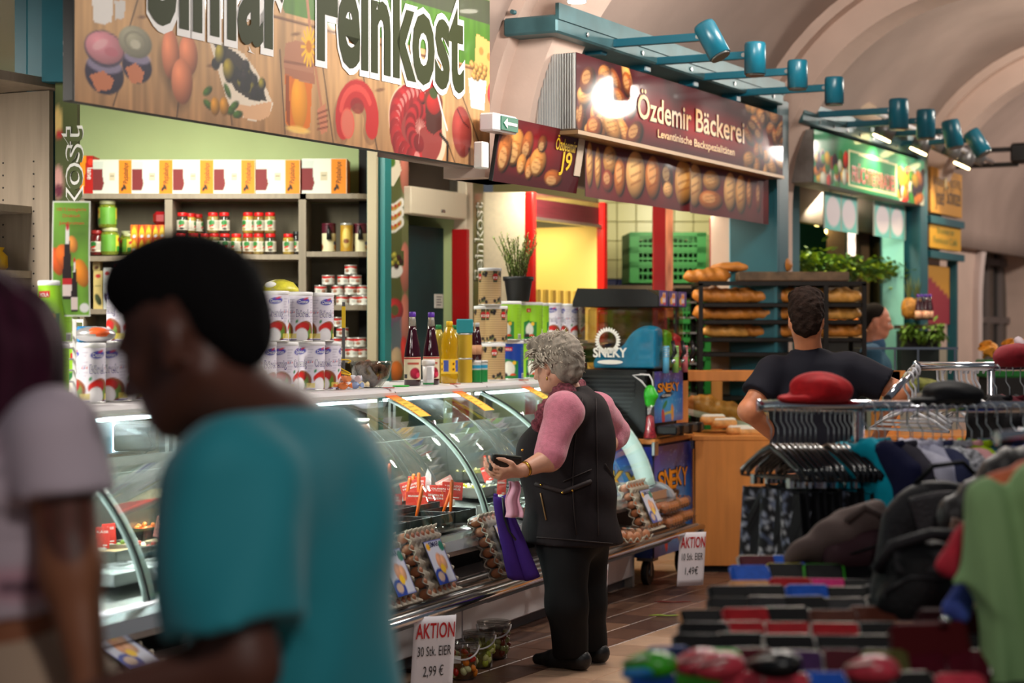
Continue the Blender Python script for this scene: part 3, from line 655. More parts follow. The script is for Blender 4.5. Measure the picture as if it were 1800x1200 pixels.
A.p_([(823, 136), (855, 142), (851, 195), (828, 190)], (238, 234, 228))
for k in range(16): A.e_(829 + (k * 7) % 25, 112 + (k * 5) % 26, 4, 6, 0, (206, 166, 104), 1, .7)
A.e_(864, 165, 7, 20, 0, (200, 70, 80), 1, .4)
A.c = np.clip(A.c, 0, 1) ** 1.3; sgn = signbox('shop_sign', 'large glossy delicatessen sign with food on wooden boards above the counter', S1, 0, w, 2.25, h, A, .05, mat('sign_back', (40, 36, 34), .6))
lcol = [mat('letter_white', (244, 240, 236), .6, spec=.15), mat('letter_olive', (52, 58, 28), .6, spec=.12)]
letters(sgn, A, 'Simar', 258, 502, 28, .61, lcol, 0, (.075, .03)); letters(sgn, A, 'Feinkost', 556, 814, 97, .61, lcol, 0, (.075, .03))
# ---- bakery light box
w, h = 3.15, .385
A = Art(w, h, .007, (88, 26, 34), S2, 0, 0, 2.487)
A.mix(np.clip(1 - np.abs(A.Y / h - .42) * 2.6, 0, 1) * np.clip(1 - np.abs(A.X / w - .55) * 1.8, 0, 1), (196, 30, 30), .85); A.noise(.12, 8, 8, 2)
br = np.random.RandomState(8)
def bread(A, x, y, rx, ry, r=0, c=None, u=1.0):
    c = c or [(214, 140, 66), (196, 112, 48), (226, 164, 92), (170, 92, 40), (120, 62, 30)][br.randint(5)]
    A.e_(x + u, y + 2 * u, rx * 1.06, ry * 1.06, r, (60, 14, 14), .5, soft=3); A.e_(x, y, rx, ry, r, c, 1, .9); A.e_(x - rx * .2, y - ry * .25, rx * .55, ry * .5, r, (240, 196, 130), .45); 
    for q in (-.35, .05, .4): A.l_([(x - rx * .5, y + ry * q), (x + rx * .5, y + ry * (q - .2))], max(1.5 * u, ry * .1), (120, 58, 22), .6)
for k in range(30):
    x = 1018 + 100 * br.rand() ** 1.2; y0 = 98 + (x - 1018) * .3; y1 = 222 + (x - 1018) * .2; bread(A, x, y0 + (y1 - y0) * (1 - br.rand() ** 2 * .9), 9 + 8 * br.rand(), 12 + 12 * br.rand(), br.randn() * .5)
for k in range(34):
    x = 1312 + 62 * br.rand(); y0 = 182 + (x - 1312) * .3; y1 = 292 + (x - 1312) * .2; bread(A, x, y0 + (y1 - y0) * br.rand(), 6 + 5 * br.rand(), 9 + 6 * br.rand(), br.randn() * .4)
A.c = np.clip(A.c, 0, 1) ** 1.15; bs = signbox('bakery_sign', 'dark red bakery light box with golden letters and pastries', S2, 0, w, 2.487, h, A, .22, mat('ribbed_alu', (206, 202, 196), .4, .6))
gold = [mat('letter_shadow', (70, 18, 20), .5), mat('letter_gold', (226, 162, 62), .35)]
letters(bs, A, 'Özdemir', 1120, 1214, 206, .185, gold, 0, (.035, .012)); letters(bs, A, 'Bäckerei', 1222, 1307, 230, .185, gold, 0, (.035, .012))
letters(bs, A, 'Levantinische', 1155, 1215, 241, .062, gold, 0, (.0, .014)); letters(bs, A, 'Backspezialitäten', 1219, 1290, 257, .062, gold, 0, (.0, .014))
mb = MB()
for k in range(14): mb.box((-.003, .02 + k * .0145, h / 2), (.006, .006, h * .98))
put('ribbing', mb, steel, bs); put('trim_strip', MB().box((w / 2, .09, -.014), (w, .2, .02)), mat('gold_edge', (150, 120, 84), .4, .4), bs)
# ---- hanging banner of breads below it
w, h = 2.86, .36
xa, za = S2.hit(1029, 345, .1); A = Art(w, h, .008, (74, 18, 22), S2, .1, xa, za - .0)
A.mix(np.clip(.6 - np.abs(A.Y / h - .4), 0, 1), (150, 24, 26), .7); A.noise(.15, 6, 8, 4)
for i, (x, y, rx, ry, c) in enumerate(((1038, 290, 7, 40, 0), (1054, 296, 6, 36, 0), (1076, 282, 12, 26, 0), (1072, 318, 10, 20, 3), (1092, 312, 9, 34, 1), (1117, 308, 15, 42, 2), (1145, 313, 13, 38, 1), (1171, 312, 12, 26, 4), (1173, 334, 10, 14, 2),
        (1200, 322, 13, 39, 0), (1225, 326, 12, 38, 2), (1251, 318, 13, 18, 0), (1250, 352, 18, 17, 1), (1281, 338, 11, 34, 2), (1301, 342, 11, 34, 0), (1318, 340, 6, 26, 1), (1336, 346, 5, 28, 3))):
    bread(A, x, y, rx, ry, 0, [(220, 150, 70), (200, 112, 44), (232, 170, 100), (150, 60, 34), (70, 30, 26)][c])
bn = put('bread_banner', A.mesh('banner', lambda x, y, d: (x, d + .012 * math.sin(x * 5.2) - .03 * (math.exp(-((x - 1.42) / .05) ** 2)), y), gloss, None, .003, True), None, None, S2.P(xa, .1, za - .0), S2.rz, 'glossy hanging banner with a row of breads under the bakery light box', 'banner')
# ---- small tilted bakery board with the stall number
w, h = .92, .31
xa, za = S1.hit(866, 318, -.03); A = Art(w, h, .008, (70, 16, 22), None); A.mix(np.clip(1 - np.abs(A.X / w - .35) * 2, 0, 1) * np.clip(1 - np.abs(A.Y / h - .6) * 2, 0, 1), (170, 24, 28), .8)
for x, y, rx, ry, r in ((.18, .24, .09, .13, -.3), (.08, .2, .07, .14, 0), (.30, .27, .06, .1, -.2), (.27, .14, .05, .07, 0), (.36, .12, .05, .08, 0), (.44, .17, .09, .1, 0), (.46, .3, .05, .06, 0), (.63, .08, .1, .06, 0)): bread(A, x, y * .72, rx, ry * .72, r, None, .002)
jb = signbox('number_board', 'small dark red bakery board with stall number, tilted below the arch', S1, xa, w, za, h, A, .02, darkin, -.03, .16)
for word, x, z, s_, ww in (('Özdeemir', .72, .205, .085, .24), ('J9', .74, .11, .13, .13)):
    put('lettering', MB().text(word, lambda p, q: (x + p, -.004, z + q), s_, 1, .014, 0, width=ww), mat('letter_yellow', (240, 196, 30), .4), jb)
put('paper_slip', MB().box((.885, -.004, .19), (.07, .004, .2)), mat('paper_beige', (206, 186, 164), .8), jb)
# ---- escape sign
p = at(876, 218, 9.15); es = thing('exit_sign', 'green escape sign with a white arrow on a white box', 'sign', p, S1.rz)
put('housing', MB().box((0, 0, 0), (.24, .08, .085), bev=.008), whitep, es); put('face', MB().box((.03, -.043, 0), (.17, .006, .065)), mat('exit_green', (22, 96, 72), .4, emis=.25), es)
mb = MB().box((.05, -.048, 0), (.1, .003, .014)); mb.prism([(-.035, 0), (.0, .024), (.0, -.024)], .003, lambda x, y, z: (x + .0, -.05 + z, y)); put('arrow', mb, white, es)
put('paper_box', MB().box((0, 0, 0), (.065, .05, .125), bev=.006), white, None, at(846, 273, 9.05), S1.rz, 'small blank white box fixed below the escape sign', 'box')
# ---- fruit stall light box
w, h = 2.76, .36
A = Art(w, h, .011, (30, 142, 84), S3, 0, 0, 2.5); A.mix(np.clip(A.Y / h, 0, 1), (60, 170, 120), .5); A.mix(np.clip(A.X / w * 1.4 - .6, 0, 1), (110, 206, 180), .6)
fr_ = np.random.RandomState(3)
for lo, hi, base in ((1432, 1488, 318), (1580, 1622, 352)):
    for k in range(46):
        x = lo + (hi - lo) * fr_.rand(); b = base + (x - lo) * .2; hgt = 50 * fr_.rand() ** .8; c = [(206, 40, 24), (238, 128, 20), (250, 190, 40), (90, 170, 40), (226, 226, 200), (60, 20, 50), (40, 120, 30)][fr_.randint(7)]
        A.e_(x, b - hgt, 3.5 + 3 * fr_.rand(), 8 + 8 * fr_.rand(), fr_.randn() * .3, c, 1, .7)
A.p_([(1491, 262), (1577, 288), (1577, 344), (1491, 326)], (250, 240, 190)); A.p_([(1494, 267), (1574, 291), (1574, 340), (1494, 323)], (44, 150, 96))
fs = signbox('fruit_sign', 'green fruit stall light box with red letters and vegetables', S3, 0, w, 2.5, h, A, .22, mat('worn_zinc', (150, 146, 142), .55, .4, nz=(9, .3)))
fcol = [mat('letter_pale', (250, 226, 196), .4), mat('letter_red', (206, 40, 24), .4)]
letters(fs, A, 'FRÜCHTE', 1497, 1536, 318, .16, fcol, 0, (.03, .0)); letters(fs, A, 'PARADIES', 1538, 1573, 328, .16, fcol, 0, (.03, .0))
# ---- ochre delicatessen boards of the last stall
def board(px0, px1, py0, py1, col, name, label, rows):
    d0 = S1.dist(px0); xa, zb = S1.hit(px0, py0); xb, _ = S1.hit(px1, py0); za = S1.hit(px0, py1)[1]
    A = Art(xb - xa, zb - za, .02, col, S1, 0, xa, za); A.noise(.08, 3, 3)
    th = signbox(name, label, S1, xa, xb - xa, za, zb - za, A, .06, mat('ochre_edge', (150, 100, 40), .6))
    for wd, a, b, base, s_, c in rows: letters(th, A, wd, a, b, base, s_, [mat('ink_%s' % c, {'b': (52, 46, 40), 'g': (120, 134, 52)}[c], .6)], 0, (0,))
    return th
ob = board(1636, 1691, 292, 372, (214, 152, 62), 'delicatessen_board', 'ochre stall board with dark script lettering beside last teal post', [('KÄSEREI', 1641, 1658, 324, .10, 'b'), ('BUCHTEL', 1670, 1689, 329, .10, 'b'), ('Josef', 1644, 1660, 358, .22, 'b'), ('Schinzel', 1664, 1688, 358, .22, 'b')])
put('emblem', MB().ell((.46, -.004, .34), (.05, .006, .13), 10, 8), mat('emblem_pale', (226, 196, 130), .5), ob)
board(1634, 1689, 392, 434, (226, 168, 42), 'delicatessen_board', 'smaller mustard yellow board with faint green text over a doorway', [('Brunnen im', 1648, 1676, 410, .08, 'g'), ('Feinkost Café', 1641, 1682, 426, .08, 'g')])
xa = S1.hit(1634, 400)[0]; xb = S1.hit(1686, 400)[0]
d3 = MB()
for x in (xa, xb): d3.box((x - xa, .06, 1.0), (.06, .08, 2.3))
for z in (2.42, 2.13): d3.box(((xb - xa) / 2, .02, z), (xb - xa + .15, .1, .06))
d3 = put('door_3', d3, teal, None, S1.P(xa, 0, 0), S1.rz, kind='structure')
A = Art(xb - xa - .1, .5, .03, (150, 30, 50), None); A.mix((A.Y > .2 + .25 * (1 - A.X / (xb - xa))).astype(float), (200, 140, 30))
put('flag_print', A.mesh('flag', lambda x, y, d: (.05 + x, .07 + d, 1.55 + y), matte), None, d3)
put('door_leaf', MB().box(((xb - xa) * .32, .14, .8), ((xb - xa) * .5, .04, 1.5)), mat('ochre_leaf', (176, 128, 70), .6), d3)
put('wall_kiosk', MB().box(S1.P((xa + xb) / 2 - .1, .5, 1.2), (xb - xa + .7, .06, 2.7), rz=S1.rz), mat('kiosk_dark', (96, 76, 58), .8), kind='structure')

# ================================================================== lamps on teal arms, duct
lampteal = mat('lamp_teal', (14, 92, 112), .32)
bulb = mat('lamp_glow', (255, 226, 160), .5, emis=9)
def arm_lamp(line, x, z, L, label, tilt=0, lit=0, hh=.16, r=.058, col=None):
    th = thing('arm_lamp', label, 'lamp', line.P(x, .12, z), line.rz, 'lamps on teal arms above the stall signs')
    put('arm', MB().box((0, -L / 2, 0), (.035, L, .042), bev=.004), lampteal, th); put('foot', MB().box((0, .0, -.02), (.08, .10, .07), bev=.006), lampteal, th)
    put('bolt', MB().cyl((-.022, -L + .03, 0), (.022, -L + .03, 0), .012, n=8), steel, th)
    hd = put('lamp_head', MB().lathe([(r, -hh * .62), (r, hh * .3), (r * .92, hh * .38), (r * .2, hh * .4)], 20), lampteal, th, (0, -L - .03, .0), (0, 0, 0)); hd.rotation_euler = (tilt, 0, 0)
    put('reflector', MB().lathe([(r * .9, -.01), (r * .5, .05)], 16), mat('reflector_grey', (120, 122, 120), .3, .8), hd, (0, 0, -hh * .62))
    return th
def arm_at(line, pa, pb, y, label, **k):
    z = line.hit(pa, y + 4, .0)[1]; x = line.hit(pa, y, .12)[0]; q0 = line.P(x, .12, z)
    lo, hi = .2, 1.6
    for _ in range(30):
        m = (lo + hi) / 2; q = line.P(x, .12 - m, z); lo, hi = (m, hi) if 900 + F * q.x / q.y < pb else (lo, m)
    return arm_lamp(line, x, z, lo, label, **k)
arm_at(S2, 1047, 1238, 60, 'teal arm lamp tipped outward beside the silver duct', tilt=-.5, hh=.19)
arm_at(S2, 1125, 1318, 92, 'second teal arm lamp above the bakery light box', hh=.17)
arm_at(S2, 1210, 1393, 120, 'third teal arm lamp above bakery light box, with a loose hook', hh=.16)
arm_at(S2, 1285, 1458, 148, 'last teal arm lamp above the bakery light box', hh=.16)
for i, (a, b, y, t) in enumerate(((1412, 1572, 188, 0), (1462, 1620, 206, 0), (1510, 1666, 224, .2), (1560, 1708, 240, .55))):
    arm_at(S3, a, b, y, '%s teal arm lamp over the fruit sign, counted from the bakery' % ORD[i], tilt=-t, hh=.2, r=.066)
# track with lit spots by the fruit stall
pa, pb = at(1535, 196, 14.1), at(1745, 285, 16.4)
tr = thing('spot_track', 'white lamp track running along under the teal arms', 'lamp track', pa)
d_ = pb - pa; put('rail', MB().tube([(0, 0, 0), d_], .022, 4), whitep, tr); put('cord', MB().tube([(0, 0, 0), (-.1, .25, .02), (-.3, .7, -.1)], .008, 6), blackp, tr)
spot_g = mat('spot_housing', (120, 118, 118), .35, .5)
for i, (px, py, lit) in enumerate(((1558, 226, 1), (1622, 250, 1), (1645, 248, 0), (1674, 262, 0), (1698, 276, 1), (1718, 272, 0))):
    f = (px - 1535) / 210; d = 14.1 + 2.3 * f; p = at(px, py, d)
    th = thing('spot_lamp', ['lit grey spot nearest the fruit sign on the track', 'lit grey spot lamp in the middle of the track', 'unlit grey spot just right of the middle lit one', 'unlit grey spot hanging low under a teal lamp', 'lit grey spot at the far end of the track', 'unlit grey spot at the very end of the track'][i], 'lamp', p, .6, 'spot lamps on the track')
    put('housing', MB().lathe([(.075, -.07), (.078, 0), (.05, .09), (.03, .10)], 16), spot_g, th, rot=(.35, .3, 0))
    top = pa + d_ * f - p; put('stem', MB().tube([(0, 0, .06), top], .012, 6), spot_g, th)
    if lit:
        put('lens', MB().lathe([(.07, -.085), (.07, -.072)], 16), bulb, th, rot=(.35, .3, 0))
        l = bpy.data.lights.new('spot_light', 'SPOT'); l.energy = 18; l.color = (1, .82, .5); l.spot_size = 1.9; l.shadow_soft_size = .07
        lo_ = bpy.data.objects.new('spot_light', l); C.objects.link(lo_); lo_.parent = th; lo_.location = (.02, -.03, -.12); lo_.rotation_euler = (.35, .3, 0)
p = at(1790, 270, 16.6); th = thing('floodlight', 'black floodlight on twin black arms at the right edge', 'lamp', p, S1.rz)
put('housing', MB().box((0, -.1, 0), (.2, .3, .17), bev=.02), blackp, th); put('arm', MB().box((0, .3, .04), (.03, .6, .04)), blackp, th); put('arm', MB().box((0, .3, -.09), (.03, .6, .04)), blackp, th)
th = thing('ceiling_speaker', 'beige drum shaped loudspeaker behind the fruit sign arms', 'loudspeaker', at(1500, 198, 14.8), .4)
put('drum', MB().lathe([(.16, -.16), (.13, .1), (.12, .13)], 18), mat('speaker_beige', (176, 152, 128), .6), th, rot=(0, -.9, 0)); put('stem', MB().tube([(0, 0, -.1), (.08, 0, -.32)], .02, 6), mat('speaker_stem', (150, 130, 110), .6), th)
# silver duct
p = at(1018, 22, 11.4); th = thing('ventilation_duct', 'silver flexible ventilation duct lying above the bakery', 'duct', p, 0)
put('pipe', MB().tube([(-.5, .5, .0), (-.1, .1, .02), (.12, -.06, .0)], .12, 20), mat('duct_foil', (150, 150, 150), .25, 1, bump=(60, .5)), th)
for k, q in enumerate(((-.06, .07, .018), (.07, -.03, .01))): put('tape_band', MB().tube([Vector(q), Vector(q) + Vector((.03, -.025, 0))], .124, 20), mat('foil_tape', (190, 190, 186), .2, 1, bump=(90, .8)), th)
th = thing('pendant_lamp', 'white disc lamp at the top edge near the silver duct', 'lamp', at(1014, 0, 9.4))
put('shade', MB().lathe([(.05, -.005), (.048, .03), (.02, .06)], 20), mat('lamp_zinc', (170, 172, 172), .4, .5), th); put('lens', MB().lathe([(.044, -.012), (.044, -.006)], 20), mat('lamp_white_glow', (255, 244, 224), .5, emis=14), th); put('stem', MB().cyl((0, 0, .05), (0, 0, .62), .008, n=8), steel, th)

# ================================================================== goods: cans, jars, bottles, boxes
def wrap(r, A, name, zoff=0, m=None):
    """print laid round a tin; the middle of the print looks along -y"""
    W = A.w
    me = A.mesh(name, lambda x, y, d: (r * math.sin((x / W - .5) * 2 * PI), -r * math.cos((x / W - .5) * 2 * PI), zoff + y), m or paint, None, 0)
    me.polygons.foreach_set('use_smooth', [True] * len(me.polygons)); return me
def bent(mb, word, r, z, size, ang=0, width=None, bold=.01, mi=0, shear=0):
    return mb.text(word, lambda x, y: (r * math.sin(ang + x / r), -r * math.cos(ang + x / r), z + y), size, 1, bold, mi, width=width, shear=shear)
tin_rim = mat('tin_rim', (206, 204, 200), .35, .6)
lidw = mat('lid_white', (238, 236, 236), .4)
def tin(name, label, cat, r, h, A, words=(), lid=lidw, lidh=.012, rim=True):
    th = thing(name, label, cat)
    put('label', wrap(r, A, 'label', .003), None, th)
    if words:
        mb = MB(); ms = []
        for wd, z, s_, ang, ww, c, b in words:
            if c not in ms: ms.append(c)
            bent(mb, wd, r + .0006 + .0002 * len(ms), z, s_, ang, ww, b, ms.index(c))
        put('lettering', mb, ms, th, kind='stuff')
    put('lid', MB().lathe([(r * .99, h - .006), (r * 1.03, h - .004), (r * 1.03, h + lidh - .002), (r * .97, h + lidh), (r * .9, h + lidh - .003)], 24), lid, th)
    put('base', MB().lathe([(r * 1.01, 0), (r * 1.015, .006)], 24), tin_rim, th)
    return th
used = set()
def place(proto, loc, rz=0, label=None, group=None, scale=None):
    if proto.name not in used:
        used.add(proto.name); proto.location = loc; proto.rotation_euler = (0, 0, rz); tag(proto, label, None, group)
        if scale: proto.scale = (scale,) * 3
        return proto
    return dup(proto, loc, rz, label, group, scale=scale)
purple = mat('ink_purple', (88, 70, 150), .5); redink = mat('ink_red', (200, 20, 30), .5); inkk = mat('ink_black', (22, 20, 22), .6)
# white-cheese tins (two prints), green yoghurt tins, blue tin, olive tins
cw = 2 * PI * .058
def feta(word, brd):
    A = Art(cw, .205, .0042, (232, 226, 238)); c = cw / 2; A.noise(.05, 30, 20)
    A.p_([(0, 0), (cw, 0), (cw, .008), (0, .008)], (70, 50, 120))
    for o in (-.28, .0, .28):
        x = c + o * cw
        if abs(o) < .1 or 1:
            A.e_(x, .172, .030, .014, .12, (60, 66, 160)); A.e_(x, .172, .027, .011, .12, (84, 84, 190), .6); A.e_(x + .012, .184, .012, .004, .3, (206, 40, 60))
            A.e_(x + .012, .045, .044, .042, -.3, (150, 84, 48), 1, .4); A.e_(x + .006, .04, .036, .034, 0, (110, 150, 50), 1, .3); A.e_(x - .004, .056, .036, .024, .25, (208, 40, 34), 1, .5)
            A.e_(x - .008, .024, .030, .032, 0, (240, 236, 238), 1, .15); A.e_(x - .03, .085, .005, .008, -.5, (40, 140, 80))
    for o in (-.14, .14):
        x = c + o * cw
        for k in range(9): A.l_([(x - .012, .18 - k * .012), (x + .01 - .006 * (k % 3), .18 - k * .012)], .004, (176, 168, 190), .8)
        for k, cc in enumerate(((200, 30, 40), (40, 60, 150), (200, 30, 40))): A.e_(x - .01 + k * .009, .125, .003, .003, 0, cc)
        A.p_([(x - .02, .012), (x + .02, .012), (x + .02, .03), (x - .02, .03)], (224, 206, 90), .8)
    wds = []
    for o in (-.28, 0, .28):
        wds += [(word, .108, .045, o * 2 * PI, .068, purple, .03), (word, .109, .043, o * 2 * PI, .064, white, .002), ('Destan', .167, .02, o * 2 * PI, .044, white, .006)]
    return tin('cheese_tin', 'x', 'tin', .058, .205, A, wds)
fetaA, fetaB = feta('Cremig', 0), feta('Börek', 1)
def green_tin(base, name, lab):
    A = Art(cw, .205, .0042, base); c = cw / 2; A.noise(.06, 12, 3)
    for o in (-.25, .25):
        x = c + o * cw
        A.p_([(x - .05, 0), (x + .05, 0), (x + .05, .10), (x - .02, .112), (x - .05, .098)], (40, 130, 62)); A.e_(x - .004, .055, .036, .044, 0, (238, 238, 226), 1, .2); A.e_(x - .03, .02, .02, .015, 0, (60, 40, 50), 1, .6); A.e_(x + .022, .018, .018, .014, 0, (206, 70, 30), 1, .6); A.e_(x + .028, .09, .010, .011, 0, (244, 190, 40))
        A.p_([(x - .032, .158), (x + .018, .158), (x + .018, .178), (x - .032, .178)], (206, 30, 36))
        A.p_([(x - .05, 0), (x + .05, 0), (x + .05, .022), (x - .05, .014)], (30, 120, 54))
    for o in (0, .5):
        x = (c + o * cw) % cw
        for k in range(10): A.l_([(x - .02, .17 - k * .011), (x + .02 - .01 * (k % 3), .17 - k * .011)], .003, (110, 150, 40), .7)
        A.p_([(x - .014, .006), (x + .014, .006), (x + .014, .03), (x - .014, .03)], (232, 232, 226)); [A.l_([(x - .012 + k * .004, .008), (x - .012 + k * .004, .026)], .0016, (30, 30, 30)) for k in range(7)]
    return tin(name, lab, 'tin', .058, .205, A, [('VIOLA', .162, .017, s_ * PI / 2 - .12, .04, white, .02) for s_ in (-1, 1)])
greenA = green_tin((150, 206, 40), 'yoghurt_tin', 'x'); blueA = green_tin((24, 66, 160), 'yoghurt_tin', 'x')
def olive_tin():
    W = 2 * PI * .062; A = Art(W, .19, .0042, (206, 172, 122)); c = W / 2
    for k in range(30): A.l_([(0, .006 + k * .0064), (W, .006 + k * .0064)], .0022, (120, 88, 58), .75)
    for o in range(4):
        x = c + (o - 1.5) * W / 4
        A.p_([(x - .028, .12), (x - .006, .12), (x - .006, .19), (x - .028, .19)], (34, 52, 34), .9)
        A.e_(x - .016, .15, .019, .021, 0, (44, 100, 50)); A.e_(x - .016, .15, .016, .018, 0, (200, 24, 28))
        for dx, dz in ((.012, .165), (.03, .17), (.026, .158), (-.02, .02), (.004, .026), (.03, .014), (.018, .034)): A.e_(x + dx, dz, .0085, .010, .2, (30, 24, 34), 1, 1.0)
        for dx, dz in ((.02, .178), (-.006, .012), (.016, .02)): A.e_(x + dx, dz, .012, .004, .7, (70, 96, 50))
    return tin('olive_tin', 'x', 'tin', .062, .19, A, [('ECE', .143, .016, (o - 1.5) * PI / 2 - .26, .026, white, .03) for o in range(4)])
oliveA = olive_tin()
# small fish-paste cans on the shelf
A = Art(2 * PI * .037, .05, .003, (228, 224, 216))
for k in range(3):
    x = (k + .5) * A.w / 3; A.e_(x, .055, .05, .022, 0, (206, 28, 28)); A.e_(x + .012, .02, .014, .010, 0, (176, 120, 96), 1, .4); [A.l_([(x - .03, .026 - q * .005), (x - .008, .026 - q * .005)], .002, (90, 84, 80)) for q in range(3)]
pasteA = tin('paste_can', 'x', 'can', .037, .055, A, (), tin_rim, .003)
# jars
def jar(name, lab, r, h, body_c, cap_c, label_art, ribbed=0, cap_h=.022, cat='jar'):
    th = thing(name, lab, cat)
    prof = [(r * .86, 0), (r, .01), (r, h * .72), (r * .9, h * .82), (r * .74, h - cap_h)]
    if ribbed: prof = [(r * .86, 0)] + [(r * (1 - .03 * (k % 2)), .008 + k * h * .72 / 12) for k in range(13)] + [(r * .9, h * .82), (r * .74, h - cap_h)]
    put('jar_body', MB().lathe(prof, 20), mat('jar_%d_%d_%d' % body_c, body_c, .18, nz=(90, .45), coat=.5), th)
    put('cap', MB().lathe([(r * .84, h - cap_h), (r * .86, h - cap_h + .003), (r * .86, h - .003), (r * .8, h)], 20), mat('cap_%d_%d_%d' % cap_c, cap_c, .4), th)
    put('label', wrap(r * 1.012, label_art, 'label', h * .14), None, th); return th
def spice_label(c):
    A = Art(2 * PI * .034, .062, .004, (216, 206, 188))
    for k in range(3):
        x = (k + .5) * A.w / 3; A.e_(x - .012, .045, .02, .016, 0, (40, 120, 50)); A.p_([(x - .03, .018), (x + .0, .026), (x + .0, .036), (x - .03, .028)], (200, 24, 24)); A.p_([(x + .006, .01), (x + .03, .01), (x + .03, .05), (x + .006, .05)], (190, 180, 164)); A.e_(x - .012, .01, .014, .008, 0, c, 1, .4)
    return A
spices = [jar('spice_jar', 'x', .034, .125, c, (206, 22, 24), spice_label(c)) for c in ((150, 126, 70), (120, 84, 40), (170, 140, 60), (60, 50, 40))]
def pick_label():
    A = Art(2 * PI * .055, .10, .005, (110, 170, 60)); A.noise(.2, 20, 20)
    for k in range(2):
        x = (k + .5) * A.w / 2; A.p_([(x - .035, .0), (x + .03, 0), (x + .03, .1), (x - .035, .1)], (226, 206, 60)); A.e_(x, .07, .02, .014, 0, (206, 40, 30)); A.p_([(x - .03, .0), (x + .03, 0), (x + .03, .04), (x - .03, .03)], (60, 140, 50)); A.e_(x + .008, .05, .012, .018, 0, (240, 226, 120))
    return A
pickA = jar('pickle_jar', 'x', .055, .165, (130, 140, 44), (196, 196, 150), pick_label())
# ------------------------------------------------------------------ shelf at the back of stall one
DS = 11.5; Ks = F / DS
sp = lambda px, py, back=0: at(px, py, DS) + Vector((0, back, 0))
SH = thing('storage_shelf', 'grey oak wall shelf holding jars, cans and boxes behind the counter', 'shelf', (0, 0, 0))
def board(pa, pb, y, dep=.34, rounded=0, name='shelf_board'):
    a, b = sp(pa, y), sp(pb, y); z = a.z; mb = MB(); ps = [(a.x, DS), (b.x, DS), (b.x, DS + dep), (a.x, DS + dep)]
    if rounded: ps = [(a.x, DS), (b.x - .12, DS)] + [(b.x - .12 + .12 * math.sin(k * .26), DS + .12 - .12 * math.cos(k * .26)) for k in range(1, 7)] + [(b.x, DS + dep), (a.x, DS + dep)]
    mb.prism(ps, .03, lambda x, y_, q: (x, y_, z - .03 + q)); put(name, mb, woodg, SH)
board(135, 538, 340); board(527, 655, 340, .34, 1)
for y in (450, 543, 636): board(150, 292, y)
for y in (447, 540, 632): board(302, 527, y)
for y in (442, 536, 628): board(538, 655, y, .34, 1)
for pa, pb in ((137, 148), (290, 303), (525, 538)):
    a, b = sp(pa, 345), sp(pb, 345); put('upright', MB().box(((a.x + b.x) / 2, DS + .16, 1.13), (b.x - a.x, .33, 2.26)), woodg, SH)
put('back_panel', MB().box((sp(395, 0).x, DS + .35, 1.13), (1.78, .02, 2.26)), mat('shelf_back', (122, 112, 92), .7, nz=(4, .12), wood=(5, 5, .5)), SH)
put('side_panel', MB().box((sp(657, 0).x, DS + .18, 1.35), (.02, .34, 2.7)), woodg, SH)
# tea-glass boxes along the top
def glass_box(px0, px1, py0, py1, i):
    w_, h_ = (px1 - px0) / Ks, (py1 - py0) / Ks; A = Art(w_, h_, .0045, (222, 220, 206)); o = w_ * .66
    A.p_([(o, 0), (w_, 0), (w_, h_), (o, h_)], (240, 134, 20)); g = [(.02, .92), (.34, .94), (.29, .66), (.34, .30), (.27, .10), (.02, .08)]
    A.p_([(x * w_, y * h_) for x, y in ((.0, .95), (.28, .95), (.25, .74), (.26, .5), (.29, .3), (.24, .08), (.0, .07))], (204, 206, 196)); A.p_([(x * w_, y * h_) for x, y in ((.0, .72), (.245, .72), (.25, .5), (.28, .3), (.23, .1), (.0, .09))], (122, 36, 38))
    A.p_([(x * w_, y * h_) for x, y in ((.42, .38), (.56, .38), (.56, .62), (.42, .62))], (206, 190, 160)); A.l_([(.45 * w_, .52 * h_), (.53 * w_, .52 * h_)], .006, (130, 120, 100))
    A.e_(o + .035, .2 * h_, .008, .018, .4, (40, 34, 28)); A.e_(o + .022, .14 * h_, .008, .014, -.4, (40, 34, 28))
    a = sp(px0, py1); th = thing('glassware_box', '%s white and orange tea glass box from the left on the shelf top' % ORD[i], 'box', (a.x, DS + .02, a.z), 0, 'tea glass boxes on the shelf top')
    put('printed_front', A.mesh('front', lambda x, y, d: (x, d, y), matte, None, .002), None, th)
    mb = MB().box((w_ / 2, .125, h_ / 2), (w_, .24, h_)); put('carton', mb, mat('carton_orange', (206, 112, 18), .6), th)
    put('lettering', MB().text('Paşabahçe', lambda x, y: (o + .055 - y, -.003, h_ * .3 + x), .042, 1, .0, 0, width=h_ * .6, center=False, shear=.2), inkk, th)
for i, (a, b) in enumerate(((162, 231), (231, 303), (303, 375), (375, 448), (449, 527), (530, 609))): glass_box(a, b, 280 if i < 5 else 278, 340, i)
A = Art(25 / Ks, 67 / Ks, .0045, (240, 150, 30)); A.p_([(.03, 0), (.09, 0), (.09, .3), (.05, .3)], (190, 30, 24)); A.e_(.07, .19, .016, .02, 0, (230, 60, 40))
a = sp(137, 340); th = thing('snack_box', 'narrow orange and red box at the left end of the shelf top', 'box', (a.x, DS + .02, a.z))
put('printed_front', A.mesh('front', lambda x, y, d: (x, d, y), paint), None, th); put('carton', MB().box((25 / Ks / 2, .1, 67 / Ks / 2), (25 / Ks, .18, 67 / Ks)), mat('carton_red', (170, 40, 24), .6), th)
put('lettering', MB().text('lane', lambda x, y: (.052 + y, -.003, .155 - x), .045, 1, .01, 0, center=False), white, th)
